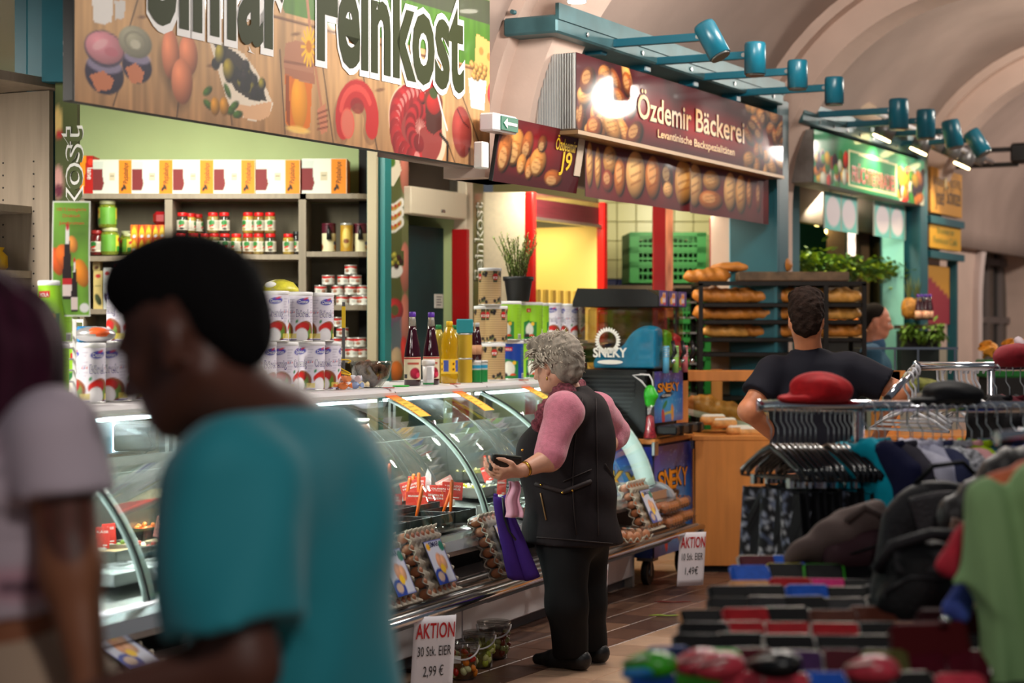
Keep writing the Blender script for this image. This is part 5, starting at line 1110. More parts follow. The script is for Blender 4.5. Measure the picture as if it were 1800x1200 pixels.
# hanging poster near the left pillar
A = Art(.148, .40, .0036, (110, 160, 50)); A.noise(.5, 26, 14, 3); A.noise(.4, 9, 7, 5)
for x, y, rx, ry, c in ((.02, .19, .025, .05, (236, 90, 20)), (.045, .21, .03, .04, (240, 110, 30)), (.115, .15, .028, .05, (244, 140, 30)), (.08, .25, .02, .03, (240, 150, 60))): A.e_(x, y, rx, ry, .3, c, .95, .6)
for x, b, s_ in ((.06, .06, 1), (.088, .015, .72)):
    A.p_([(x - .018 * s_, b), (x + .018 * s_, b), (x + .017 * s_, b + .1 * s_), (x + .007 * s_, b + .22 * s_), (x - .007 * s_, b + .22 * s_), (x - .017 * s_, b + .1 * s_)], (30, 12, 16)); A.p_([(x - .018 * s_, b + .01), (x + .018 * s_, b + .01), (x + .018 * s_, b + .07 * s_), (x - .018 * s_, b + .07 * s_)], (226, 206, 200)); A.p_([(x - .018 * s_, b + .05), (x + .018 * s_, b + .05), (x + .018 * s_, b + .072 * s_), (x - .018 * s_, b + .072 * s_)], (196, 30, 34)); A.p_([(x - .007 * s_, b + .19 * s_), (x + .007 * s_, b + .19 * s_), (x + .006 * s_, b + .25 * s_), (x - .006 * s_, b + .25 * s_)], (226, 220, 214)); A.e_(x, b + .25 * s_, .006 * s_, .012 * s_, 0, (200, 40, 40))
A.e_(.125, .03, .018, .016, 0, (236, 232, 230)); A.l_([(0, 0), (.148, 0), (.148, .4), (0, .4), (0, 0)], .008, (236, 232, 226))
th = thing('hanging_poster', 'paper poster with orange flowers and dark bottles on the near pillar', 'poster', at(92, 556, 6.7), .06)
put('sheet', A.mesh('sheet', lambda x, y, d: (x * .88, d - .012 * math.sin(y * 9) + .02 * (x - .07) * math.cos(y * 6), y), matte, white, .001, True), None, th)
mb = MB()
for wd, z, ww in (('100 % biologische', .365, .1), ('Direktsaft', .343, .06), ('Jungbrunnen', .318, .085)): mb.text(wd, lambda x, y: (.068 + x, -.014 + .0 * x, z + y), .016, 1, .004, 0, width=ww)
put('lettering', mb, redink, th)
# wire rack with pegs under it
th = thing('peg_rack', 'narrow white peg rack under the hanging poster', 'rack', at(131, 700, 6.9))
put('upright', MB().box((0, 0, .13), (.012, .012, .30)), whitep, th)
for k in range(5): put('peg', MB().cyl((0, 0, .06 + k * .04), (-.025, -.03, .06 + k * .04), .004, n=6), whitep, th)
# fluorescent price cards on the glass
def card(px, py0, py1, w_, lab, rz_=0):
    s_, _ = CN.hit(px, 600, .33); th = thing('price_card', lab, 'price card', cpos(s_, .335, 1.205), CN.rz, 'fluorescent price cards on the counter edge')
    A = Art(w_, .12, .004, (248, 222, 90)); A.mix(np.clip(A.Y / .12 * 2.6 - 1.6, 0, 1), (232, 70, 30)); r_ = random.Random(int(px))
    for k in range(13):
        for e in (0, w_): A.p_([(e, .12 * k / 13), (e, .12 * (k + 1) / 13), (abs(e - .018), .12 * (k + .5) / 13)], (226, 60, 26))
    for k in range(4): A.l_([(w_ * .25, .085 - k * .018), (w_ * (.6 + .15 * r_.random()), .088 - k * .018)], .004, (190, 130, 40), .8)
    def mp(x, y, d):
        u = 1 - y / .12; a, b = gz(1 - .24 * u); return (x - w_ / 2, a - .345 - .010 + d * .6, b - 1.205 + .012)
    put('card', A.mesh('card', mp, matte, mat('card_back', (226, 190, 60), .8), .0015, True), None, th); put('clip', MB().box((0, .02, .004), (.02, .05, .004)), mat('clip_red', (190, 30, 24), .4), th)
for k, px in enumerate((500, 692, 808, 928)): card(px, 0, 0, .13, ['yellow and red price card half covered by the teal shirt', 'yellow and red price card curling below the juice bottles', 'yellow and red price card below the olive tins', 'yellow and red price card right before the elderly woman\'s chin'][k])
# ------------------------------------------------------------------ inside the cases
def deck(px, py, lift=0):
    """place on the sloping tray deck seen at a pixel"""
    z = .6
    for _ in range(12):
        d = (H - z) * F / (py - HZ); q = np.array([(px - 900) / F * d, d]) - CN.o; s_, t = np.dot(q, CN.u), np.dot(q, CN.m); z = .585 + .13 * (t + .1) + lift
    return s_, t, z
flagm = mat('flag_red', (206, 44, 26), .5); holder = mat('holder_white', (226, 220, 212), .5)
def flag(px, py, w_, h_, lean, words, lab, pale=0):
    s_, t, z = deck(px, py, .04); th = thing('price_flag', lab, 'price flag', cpos(s_, t, z), -.02 + .25 * lean, 'red price flags in the dip trays')
    put('foot', MB().box((0, 0, -.012), (.032, .018, .03), bev=.003), holder, th)
    pl = put('plate', MB().box((0, 0, h_ / 2), (w_, .003, h_), bev=.001), flagm if not pale else mat('flag_pale', (226, 150, 140), .5), th, rot=(-.12, lean, 0))
    mb = MB()
    for k, wd in enumerate(words): mb.text(wd, lambda x, y: (x, -.0022, h_ * (.72 - .17 * k) + y), h_ * .15, 1, .01, 0, width=min(w_ * .8, .011 * len(wd) + .01))
    mb.box((w_ * .2, -.002, h_ * .14), (w_ * .3, .001, .004)); put('lettering', mb, white, pl)
fl = [(671, 872, .03, .09, .0, ['AJVAR']), (690, 897, .085, .075, -.0, ['ROTE', 'MELANZANI']), (727, 875, .10, .085, -.28, ['AUBERGINEN', 'HUMMUS']), (704, 848, .045, .085, -.18, ['BOHNEN']), (732, 897, .10, .085, 0.03, ['MUHAMMARA']), (731, 870, .085, .09, .05, ['WALNUSS', 'HUMMUS']), (752, 863, .045, .075, -.2, ['OLIVEN', 'CREME']), (764, 895, .09, .085, .05, ['GEGRILLTE', 'MELANZANI']), (770, 880, .085, .075, .03, ['OLIVEN', 'HUMMUS']), (794, 878, .10, .085, .06, ['AVOCADO', 'HUMMUS']), (850, 826, .045, .085, -.12, ['PAPRIKA']), (860, 845, .05, .08, -.35, ['FETA']), (881, 870, .045, .08, .05, ['KAPERN'])]
for k, (px, py, w_, h_, ln, wd) in enumerate(fl): flag(px, py, w_, h_, ln, wd, 'red price flag reading %s in the dip case' % ' '.join(wd).title())
for k, (px, py) in enumerate(((180, 962), (193, 955))): flag(px, py, .05, .075, -.1 * k, ['KÄSE'], ['red price flag at the left beside the tattooed arm', 'second red price flag leaning behind the first near the tattooed arm'][k])
flag(786, 856, .09, .05, -.5, ['ZIEGE'], 'pale pink price flag leaning back in the dip case', 1); flag(284, 945, .07, .08, .2, ['SCHAF'], 'pale pink price flag seen beside the teal sleeve', 1)
s_, t, z = deck(747, 846, .1); put('white_scraper', MB().prism([(0, 0), (.03, 0), (.03, .10), (.012, .13), (0, .09)], .003, lambda a, b, c: (a, c, b)), whitep, None, cpos(s_, t, z - .06), 0, 'white plastic scraper standing among the red price flags', 'scraper')
# trays: black in front, steel behind, with their food
def tray(px, py, w_, d_, h_, m, food, lab, grp, rz_=0):
    s_, t, z = deck(px, py); th = thing('food_tray', lab, 'tray', cpos(s_, t, z + .004), CN.rz + rz_, grp); n = .006
    mb = MB(); mb.box((0, 0, .004), (w_, d_, .008))
    for sx_ in (-1, 1): mb.box((sx_ * (w_ / 2 - n / 2), 0, h_ / 2), (n, d_, h_)); mb.box((0, sx_ * (d_ / 2 - n / 2), h_ / 2), (w_, n, h_))
    put('tray_body', mb, m, th)
    if food:
        c, amp, bumpy = food; r_ = random.Random(int(px)); put('dip', MB().sheet(lambda u, v: ((u - .5) * (w_ - .014), (v - .5) * (d_ - .014), h_ * .72 + amp * math.sin(u * 7 + px) * math.sin(v * 6)), 10, 10, .01), mat('food_%d_%d_%d' % c, c, .45, nz=(40, .5), bump=(60, .5)), th)
        if bumpy:
            for k in range(bumpy[0]):
                put(bumpy[1], MB().ell((0, 0, 0), (.011, .009, .009), 8, 6), mat('bit_%d_%d_%d' % bumpy[2][k % len(bumpy[2])], bumpy[2][k % len(bumpy[2])], .2), th, (r_.uniform(-.43, .43) * w_, r_.uniform(-.43, .43) * d_, h_ * .8 + r_.uniform(0, .012)), (r_.random() * 3, r_.random() * 3, 0))
    return th
G = 'black dip trays at the front of the case'; blk = mat('tray_black', (22, 20, 22), .3)
k = 0
for row, (t_, foods) in enumerate(((-.02, [(30, 24, 22), (120, 60, 30), (30, 22, 24), (60, 52, 56)]), (.16, [(190, 70, 40), (206, 170, 110), (150, 50, 30), (226, 214, 170)]))):
    for j in range(4):
        s_ = -1.50 + j * .245; th = thing('food_tray', '%s black dip tray from the left in the %s row of the dip case' % (ORD[j], ['front', 'second'][row]), 'tray', cpos(s_, t_, .59 + .13 * (t_ + .1)), CN.rz, G); mb = MB().box((0, 0, .004), (.23, .165, .008))
        for sx_ in (-1, 1): mb.box((sx_ * .113, 0, .035), (.005, .165, .07)); mb.box((0, sx_ * .08, .035), (.23, .005, .07))
        put('tray_body', mb, blk, th); c = foods[j]; put('dip', MB().sheet(lambda u, v: ((u - .5) * .215, (v - .5) * .15, .048 + .006 * math.sin(u * 9 + j) * math.sin(v * 7)), 10, 8, .01), mat('dip_%d_%d_%d' % c, c, .4, nz=(50, .4), bump=(70, .4)), th)
GS = 'steel trays of olives and salads'
tray(800, 842, .3, .22, .05, stn, ((150, 130, 60), .004, (46, 'olive', [(150, 140, 60), (120, 116, 50), (170, 150, 90)])), 'steel tray of green olives behind the dip trays', GS)
tray(826, 872, .3, .22, .05, stn, ((210, 206, 150), .004, (24, 'pepper_piece', [(206, 190, 60), (220, 210, 180)])), 'steel tray of pale salad right of the green olives', GS)
tray(872, 846, .3, .24, .05, stn, ((190, 170, 40), .004, (34, 'pepper_piece', [(226, 196, 40), (206, 206, 60)])), 'steel tray of yellow peppers by the shopper\'s hand', GS)
tray(884, 872, .32, .26, .05, stn, ((40, 34, 36), .004, (60, 'olive', [(26, 22, 28), (40, 32, 36), (60, 56, 60)])), 'steel tray of black olives in front of the shopper', GS)
tray(902, 905, .34, .24, .05, stn, ((90, 96, 90), .004, (20, 'olive', [(60, 60, 66), (150, 160, 150)])), 'steel tray nearest the shopper\'s purple bag', GS)
tray(205, 985, .34, .22, .05, stn, ((206, 170, 120), .004, None), 'steel tray left of the glass rib beside the tattooed arm', GS); tray(262, 975, .34, .24, .05, stn, ((214, 190, 150), .004, (26, 'pepper_piece', [(206, 60, 40), (120, 150, 60), (230, 220, 190)])), 'steel tray with colourful salad left of the teal shirt', GS)
tray(210, 1020, .36, .2, .04, whitep, ((232, 234, 222), .006, None), 'white tray of cheese slabs at the left', GS); tray(280, 1010, .34, .2, .04, whitep, ((226, 232, 220), .006, None), 'white tray of cheese right of the glass rib', GS)
tray(250, 950, .3, .2, .06, blk, ((226, 96, 30), .006, (22, 'carrot_piece', [(236, 100, 24), (240, 130, 50)])), 'black tray with orange vegetables at the back left', GS)
s_, t, z = deck(705, 985); th = thing('white_pot', 'small white square pot at the front of the dip case', 'pot', cpos(s_, max(t, -.05), .6), CN.rz); put('pot_body', MB().lathe([(.03, 0), (.045, .055), (.048, .055), (.042, .05)], 6), whitep, th)
# orange serving spoons
om = mat('spoon_orange', (240, 100, 16), .35)
for k, (px, py, top, ln) in enumerate(((684, 880, 822, .0), (690, 920, 868, .0), (713, 882, 846, .18), (736, 884, 838, .0), (722, 868, 838, .15), (731, 912, 862, .2), (779, 900, 862, .35), (792, 902, 852, .04))):
    s_, t, z = deck(px, py, .045); L_ = (py - top) / 380 + .02; th = thing('serving_spoon', '%s orange serving spoon handle from the left in the dip trays' % ORD[k], 'spoon', cpos(s_, t, z), 0, 'orange spoons in the dip trays'); d = Vector((math.sin(ln), .1, math.cos(ln)))
    put('handle', MB().tube([-.02 * d, d * L_ * .3, d * L_ * .9, d * L_], [.006, .0075, .0095, .006], 8), om, th); put('bowl', MB().ell((0, 0, -.03), (.016, .01, .012), 8, 6), om, th)
# cable and device shelf seen through the left case
th = thing('device_box', 'black till box with cable on a wooden ledge behind the left glass', 'till', at(236, 806, 8.7), 0); put('stand', MB().box((0, .1, -.5), (.22, .18, .84)), darkin, th); put('ledge', MB().box((0, .1, -.03), (.25, .2, .10)), mat('ledge_wood', (150, 116, 84), .6), th); put('box', MB().box((-.02, .12, .09), (.17, .12, .12), bev=.006), mat('till_dark', (60, 52, 50), .5), th)
put('cable', MB().tube([(.06, -.02, .12), (.09, -.03, .06), (.05, -.03, .02), (.08, -.03, .0), (.04, -.03, .03), (.07, -.03, -.03)], .004, 6), blackp, th)
th = thing('drinks_fridge', 'small lit drinks cabinet with bright light strip behind the left case', 'fridge', at(176, 845, 8.9)); put('stand', MB().box((0, .15, -.4), (.16, .18, .76)), darkin, th); put('cabinet', MB().box((0, .15, .13), (.17, .2, .30), bev=.006), mat('fridge_white', (196, 206, 212), .4), th); put('light_strip', MB().box((.055, .04, .13), (.012, .012, .27)), mat('strip_cold', (206, 230, 255), .5, emis=10), th); put('glass_door', MB().box((-.01, .045, .13), (.11, .004, .27)), mat('fridge_inner', (120, 150, 165), .2, emis=.4), th)
q = on_top(630, .8); th = thing('herb_jar', 'jar of dried fruit seen through the counter glass', 'jar', at(632, 790, 9.0)); put('jar_body', MB().lathe([(.04, 0), (.05, .01), (.05, .1), (.042, .125)], 16), mat('dried_mix', (120, 76, 50), .4, nz=(50, .7)), th); put('cap', MB().lathe([(.045, .125), (.045, .145)], 16), mat('cap_clear', (200, 190, 176), .3), th)

# ================================================================== bread booth, bakery, slush machine, fruit stall
# lit bread booth behind the counter
h_b = BT.hit(930, 338)[1]; xe = BT.hit(1056, 400)[0]; zh = BT.hit(938, 384)[1]
bo = thing('bread_booth', 'cream and red booth with yellow lit inside behind the rosemary', 'booth', BT.P(0, 0, 0), BT.rz)
yel = mat('booth_yellow', (236, 210, 120), .6)
put('side_panel', MB().box((at(890, 300, 12.3).x - BT.o[0], 0, h_b / 2), (.30, .03, h_b), bev=.004), cream, None)
sp_ = C.objects[-1]; sp_.location = (BT.o[0], 12.3, 0); sp_.parent = bo; sp_.matrix_parent_inverse = bo.matrix_world.inverted() if False else Matrix.Identity(4)
sp_.location = (0, 0, 0); sp_.rotation_euler = (0, 0, -BT.rz)
for x in (0, xe): put('red_post', MB().box((x, -.01, h_b / 2), (.055, .06, h_b), bev=.006), mat('booth_red', (206, 28, 26), .25), bo)
put('shutter', MB().box((xe / 2, .02, (h_b + zh) / 2), (xe, .04, h_b - zh), bev=.004), mat('shutter_maroon', (86, 20, 30), .5, nz=(6, .35), wood=(.6, .6, 30)), bo)
put('shutter_edge', MB().box((xe / 2, .0, zh), (xe, .05, .02)), steel, bo)
put('back', MB().box((xe / 2, .9, 1.1), (xe + .1, .03, 2.2)), yel, bo); put('far_side', MB().box((xe, .45, 1.1), (.03, .9, 2.2)), yel, bo); put('near_side', MB().box((0, .45, 1.1), (.03, .9, 2.2)), yel, bo)
put('roof', MB().box((xe / 2, .45, h_b - .02), (xe, .9, .03)), yel, bo); put('glass_pane', MB().box((xe * .28, .25, 1.75), (xe * .5, .008, .5)), clearp, bo)
put('shelf', MB().box((xe / 2, .75, BT.hit(990, 505)[1]), (xe, .25, .02)), steel, bo); put('orange_label', MB().box((xe * .3, .245, BT.hit(975, 440)[1]), (.3, .004, .012)), mat('label_orange', (240, 120, 30), .5), bo)
for k in range(9): put('slat', MB().box((.08 + k * xe / 9.5, .15, BT.hit(990, 530)[1]), (.05, .02, .16)), mat('slat_yellow', (206, 176, 84), .5), bo)
l = bpy.data.lights.new('booth_light', 'AREA'); l.energy = 6; l.color = (1, .9, .6); l.size = .5; lo_ = bpy.data.objects.new('booth_light', l); C.objects.link(lo_); lo_.parent = bo; lo_.location = (xe * .6, .4, h_b - .12)
put('tube_lamp', MB().box((xe * .6, .4, h_b - .06), (.5, .05, .04)), mat('tube_warm', (255, 226, 150), .5, emis=2), bo)

# tiled bakery back wall: each tile that shows
DW = 15.2; Kw = F / DW
tl = MB().box((0, 0, 0), (.146, .02, .146), bev=.004).mesh('tile', mat('wall_tile', (206, 198, 142), .25, nz=(3, .06))); tb = MB().box((0, 0, 0), (.146, .02, .146), bev=.004).mesh('tile', mat('wall_tile_blue', (20, 28, 84), .25))
bw = put('wall_bakery', MB().box((.85, DW + .06, 1.5), (2.0, .08, 3.0)), mat('tile_grout', (130, 120, 84), .9), kind='structure')
x0 = at(1052, 0, DW).x
for i in range(9):
    for j in range(9): put('tile', tb if j == 2 else tl, None, bw, (x0 + .07 + i * .15, DW, 1.45 + .07 + j * .15))
put('wall_bakery_side', MB().box((1.90, 14.3, 1.5), (.06, 2.0, 3.0), rz=-.08), mat('bakery_side', (120, 110, 80), .8), kind='structure')
put('ceiling_bakery', MB().box(S1.P(sx(11.3), 1.6, 2.92), (3.2, 3.1, .05), rz=S1.rz), mat('bakery_ceiling', (150, 140, 120), .8), kind='structure')
# red posts and teal strip
for n, (px, w_, m_) in enumerate(((1160, .10, mat('post_dark_red', (130, 14, 18), .35)), (1297, .10, redp), (1287, .04, mat('strip_blue', (70, 150, 180), .4)))):
    d = (13.2, 13.0, 13.05)[n]; put('trim_%d' % (20 + n), MB().box((at(px, 0, d).x, d, 1.25), (w_, .08, 2.5), bev=.006), m_, kind='structure')
A = Art(.05, 1.2, .012, (196, 120, 90)); A.noise(.6, 40, 9, 3); put('trim_23', A.mesh('foil', lambda x, y, d: (x, d, y), paint, None, .02), None, None, at(1170, 480, 13.1) - Vector((0, 0, .3)), kind='structure')
A = Art(.13, 2.3, .012, (120, 20, 28)); A.e_(.06, 1.65, .05, .08, .3, (232, 220, 206), 1, .4); A.e_(.09, 1.58, .04, .06, -.5, (226, 214, 200), 1, .4)
rb = thing('bakery_banner', 'red bakery roll-up banner with pale pastries behind the bread rack', 'banner', at(1247, 590, 14.0) - Vector((0, 0, 1.45)), .0)
put('sheet', A.mesh('sheet', lambda x, y, d: (x * 1.3, d, y), paint), None, rb)
for k in range(5):
    mb = MB(); [mb.text(wd, lambda x, y: (.08 + x, -.004, 1.48 - .2 * k - .065 * q + y), .06, 1, .012, 0, width=.14) for q, wd in enumerate(('Özdemir', 'Bäckerei'))]; put('lettering', mb, MATS['letter_yellow'], rb, kind='stuff')
# green crates on a steel table
gm = mat('crate_green', (30, 110, 44), .45)
def crate(px, py, d, w_, lab):
    th = thing('bread_crate', lab, 'crate', at(px, py, d), .05, 'green bread crates against the tiled wall'); mb = MB(); h_ = .155
    mb.box((0, .25, .01), (w_, .5, .02)); put('floor_grid', mb, gm, th)
    for sy_, nm in ((0, 'front'), (.5, 'rear')):
        f = MB(); f.box((0, sy_, .012), (w_, .02, .024)); f.box((0, sy_, h_ - .015), (w_, .03, .03)); f.box((0, sy_, .07), (w_, .012, .016)); [f.box((-w_ / 2 + (k + .5) * w_ / 15, sy_, .075), (.008, .014, .12)) for k in range(16)]; f.box((-w_ / 2 + .03, sy_, .075), (.07, .03, .15)); f.box((w_ / 2 - .03, sy_, .075), (.07, .03, .15)); put(nm, f, gm, th)
    for s_ in (-1, 1): put('side', MB().box((s_ * w_ / 2, .25, .075), (.016, .5, .15)), gm, th)
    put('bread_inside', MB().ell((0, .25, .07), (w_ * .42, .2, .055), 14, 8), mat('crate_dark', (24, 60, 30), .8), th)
for k in range(3): crate(1174, 497 - k * 26, 14.3, .56, '%s green bread crate counted up from the table' % ORD[k])
for k in range(9): crate(1207, 830 - k * 33, 14.0, .40, '%s green crate from the bottom of the stack behind the empty trolley' % ORD[k])
th = thing('steel_table', 'dark steel work table under the green crates', 'table', (at(1150, 0, 14.5).x, 14.5, 0)); put('top', MB().box((0, 0, at(0, 500, 14.3).z - .03), (1.0, .8, .04)), mat('table_dark', (84, 70, 56), .5, .5), th)
for sx_ in (-1, 1):
    for sy_ in (-1, 1): put('leg', MB().box((sx_ * .46, sy_ * .36, .9), (.05, .05, 1.8)), blackm, th)
# wheeled bread rack with trays and loaves
DR_ = 12.6; crust = mat('crust', (196, 120, 44), .55, nz=(14, .28), bump=(30, .4)); crust2 = mat('crust_pale', (214, 150, 70), .55, nz=(14, .25), bump=(30, .4))
def rack(pa, pb, py0, lab, ys, d=DR_, dep=.5, empty=0):
    a, b = at(pa, py0, d), at(pb, py0, d); th = thing('bread_rack', lab, 'rack', (a.x, d, 0)); w_ = b.x - a.x; zt = a.z; f = .028
    for x in (0, w_):
        for y in (0, dep): put('upright', MB().box((x, y, zt / 2), (f, f, zt)), blackm, th)
    for y in (0, dep): put('top_bar', MB().box((w_ / 2, y, zt), (w_ + f, f, f)), blackm, th)
    for x in (0, w_): put('side_bar', MB().box((x, dep / 2, zt), (f, dep, f)), blackm, th)
    for y_ in ys:
        z = at(0, y_, d).z
        if empty: [put('runner', MB().box((x, dep / 2, z), (.05, dep, .012)), mat('runner_steel', (150, 146, 144), .4, .7), th) for x in (.03, w_ - .03)]
        else: put('tray', MB().box((w_ / 2, dep / 2, z), (w_ - .03, dep, .03), bev=.004), blackm, th)
    for x in (0, w_):
        for y in (0, dep): put('caster', MB().cyl((x - .015, y, .05), (x + .015, y, .05), .05, n=12), blackp, th)
    return th
rack(1232, 1519, 498, 'black wheeled rack with trays of long loaves behind the baker', (536, 566, 597, 623, 660, 700))
put('upright_bar', MB().box((0, 0, .9), (.03, .03, 1.75)), blackm, None, (at(1451, 0, DR_).x, DR_ - .02, 0), 0, 'single black upright standing in front of the bread rack', 'post')
rack(1190, 1228, 510, 'empty black tray trolley with steel runners left of the bread rack', [531 + 27 * k for k in range(8)], 12.9, .45, 1)
def loaf(L_, r, m, sd):
    r_ = random.Random(sd); return bodymesh('loaf', [elp((0, 0, r * .7), (L_ / 2, r, r * .72), k=.02)] + [elp((r_.uniform(-.35, .35) * L_, r_.uniform(-.2, .2) * r, r * (.75 + .2 * r_.random())), (L_ * .16, r * .8, r * .6), k=.03) for _ in range(4)], m, .010, lambda X, Y, Z: .006 * np.sin(X * 38 + sd) * np.sin(Y * 30 + 1) + .004 * np.sin(X * 90 + Z * 40), cuts=[((0, 0, .012), (0, 0, -1))])
lv = [loaf(.42, .075, crust, 1), loaf(.36, .07, crust2, 2), loaf(.46, .07, crust, 5)]
for y_, row, names in ((536, ((1278, 0), (1356, 2), (1420, 1), (1474, 1)), 'top'), (566, ((1283, 2), (1352, 0), (1420, 2), (1472, 1)), 'middle'), (597, ((1284, 1), (1354, 2), (1425, 0), (1478, 0)), 'lowest')):
    for k, (px, m_) in enumerate(row): p = at(px, y_, DR_); put('bread_loaf', lv[m_], None, None, (p.x, DR_ + .14, p.z + .006), R.uniform(-.08, .08), '%s loaf from the left on the %s laden tray of the rack' % (ORD[k], names), 'bread', 'loaves on the rack trays')
th = thing('baking_box', 'dark wooden tray lying on top of the bread rack', 'tray', (at(1395, 0, DR_).x, DR_ + .2, at(0, 498, DR_).z + .016)); put('box', MB().box((0, 0, .03), (.72, .44, .06), bev=.006), mat('baked_wood', (100, 78, 56), .7, nz=(14, .5)), th)
p = at(1244, 499, DR_); put('bread_loaf', loaf(.32, .07, crust, 9), None, None, (p.x, DR_ + .06, p.z + .0), .1, 'loaf sticking out at the left on the rack top', 'bread', 'loaves on the rack top')
fb_ = bodymesh('loaf', [elp((0, 0, .03), (.26, .07, .03), k=.02), elp((.18, 0, .055), (.10, .07, .055), k=.05), elp((-.1, 0, .035), (.14, .07, .03), k=.03)], crust, .010, lambda X, Y, Z: .004 * np.sin(X * 60) * np.sin(Y * 50), cuts=[((0, 0, .006), (0, 0, -1))])
p = at(1324, 482, DR_); put('bread_loaf', fb_, None, None, (p.x, DR_ + .2, at(0, 498, DR_).z + .078), .03, 'long curled flatbread lying on the dark wooden tray', 'bread', 'loaves on the rack top')

# bakery front: beech counter with glazed frame
DB = 11.85; x0 = at(1222, 0, DB).x
bc = thing('bakery_counter', 'beech fronted bakery counter right of the slush machine', 'counter', (x0, DB, 0)); zc = at(0, 770, DB).z
put('front_panel', MB().box((.9, .02, zc / 2 + .02), (1.8, .03, zc - .04), bev=.003), woodo, bc); put('left_panel', MB().box((.015, .4, zc / 2 + .02), (.03, .75, zc - .04)), woodo, bc); put('top', MB().box((.9, .4, zc + .0), (1.84, .8, .03), bev=.004), woodo, bc); put('plinth', MB().box((.9, .06, .02), (1.76, .04, .04)), darkin, bc)
gf = thing('glazed_screen', 'beech framed glass screen around breads on the bakery counter', 'display case', (at(1190, 0, 12.0).x, 12.0, zc + .015)); zt = at(0, 652, 12.0).z - zc - .015; wv = 1.35
for x, y in ((.035, .02), (.31, .6), (wv, .02), (wv, .6)): put('post', MB().box((x, y, zt / 2), (.07, .03, zt)), woodo, gf)
put('front_rail', MB().box((wv / 2 + .035, .02, zt - .03), (wv + .07, .03, .065), bev=.003), woodo, gf); put('rear_rail', MB().box((wv / 2, .6, zt - .03), (wv, .03, .05)), woodo, gf); put('left_rail', MB().box((.02, .31, zt - .03), (.03, .6, .06)), woodo, gf); put('glass', MB().box((wv / 2 + .07, .02, zt / 2), (wv - .07, .005, zt - .05)), glass, gf)
tr_ = thing('bakery_tray', 'long steel tray sloping across the bakery counter', 'tray', at(1290, 745, 12.15), -.25); put('tray_body', MB().box((0, .1, 0), (.62, .3, .012)).box((0, -.045, .015), (.62, .01, .035)), mat('tray_pale', (200, 196, 186), .4, .5), tr_); tr_.rotation_euler = (0, .22, -.25)
for k, (px, py, m_, rz_) in enumerate(((1225, 728, 2, -.35), (1262, 732, 0, -.3), (1296, 745, 2, -.45), (1325, 752, 1, -.2))): p = at(px, py, 12.28 - .02 * k); put('bread_loaf', lv[m_], None, None, p, (0, .2, rz_), '%s large golden loaf from the left behind the counter glass' % ORD[k], 'bread', 'loaves on the bakery counter')
rm = bodymesh('roll', [elp((k * .035 - .05, 0, .03), (.033, .042, .032), k=.012) for k in range(4)], mat('roll_crust', (222, 160, 92), .5, nz=(20, .3)), .008); pw = bodymesh('sugar', [elp((k * .035 - .05, 0, .05), (.026, .034, .016), k=.012) for k in range(4)], mat('icing_sugar', (236, 224, 210), .9), .008)
for k, (px, py) in enumerate(((1253, 746), (1272, 752), (1298, 765), (1318, 768))): th = thing('sugared_roll', '%s sugar dusted roll from the left on the bakery counter' % ORD[k], 'pastry', at(px, py, 12.02), .3, 'sugar dusted rolls'); put('roll', rm, None, th); put('sugar', pw, None, th)

# slush machine on its printed cart
CT = Line(*CN.P(1.98, -.10, 0)[:2], *CN.u); cw_, cd_ = .78, .56; z0, z1 = .16, .845
ct_ = thing('drinks_cart', 'blue printed wheeled cart under the slush machine', 'cart', CT.P(0, 0, 0), CT.rz)
def sneky(w_, h_, txt=1):
    A = Art(w_, h_, .007, (24, 70, 176)); A.mix(np.clip(1 - np.hypot((A.X - w_ * .45) / w_, (A.Y - h_ * .35) / h_) * 1.6, 0, 1), (60, 180, 236), .95); A.mix(np.clip(A.Y / h_ * 2 - 1.25, 0, 1), (60, 40, 130), .7); A.mix(np.clip(.4 - A.Y / h_ * 2, 0, 1), (50, 36, 120), .9)
    r_ = np.random.RandomState(4)
    for k in range(60): A.e_(r_.rand() * w_, r_.rand() * h_, .004, .004, 0, (200, 230, 250), .7)
    A.e_(w_ * .4, h_ * .52, w_ * .24, h_ * .055, .08, (34, 26, 26)); A.e_(w_ * .3, h_ * .1, .03, .05, .3, (206, 50, 60)); A.e_(w_ * .62, h_ * .17, .028, .05, .1, (236, 150, 60)); A.l_([(w_ * .35, h_ * .16), (w_ * .6, h_ * .19)], .014, (226, 200, 30)); A.e_(w_ * .36, h_ * .34, .05, .016, .4, (50, 140, 70))
    return A
sl = [mat('letter_dark', (40, 20, 30), .5), mat('letter_orange', (246, 150, 30), .35)]
def logo(th, w_, h_, mp, sub=1):
    mb = MB()
    for k, wd in enumerate('SNEKY'):
        for q, b in ((0, .06), (1, .02)):
            dz = (.0, .012, -.006, .014, .0)[k] * h_; mb.text(wd, lambda x, y: mp(w_ * (.16 + .15 * k) + x, h_ * .60 + dz + y, .003 + .002 * q), h_ * .235, 1, b, q, width=w_ * (.15 if q else .165))
    put('logo', mb, sl, th)
    if sub: put('lettering', MB().text('ICE DRINKS', lambda x, y: mp(w_ * .4 + x, h_ * .5 + y, .003), h_ * .06, 1, .02, 0, width=w_ * .3), white, th)
A = sneky(cw_, z1 - z0 - .04); fp = put('front_print', A.mesh('print', lambda x, y, d: (x, d, z0 + y), paint, None, .01), None, ct_); logo(fp, cw_, z1 - z0 - .04, lambda x, y, o: (x, -o, z0 + y))
A = sneky(cd_, z1 - z0 - .04); fp = put('side_print', A.mesh('print', lambda x, y, d: (d, cd_ - x, z0 + y), paint, None, .01), None, ct_); logo(fp, cd_, z1 - z0 - .04, lambda x, y, o: (-o, cd_ - x, z0 + y))
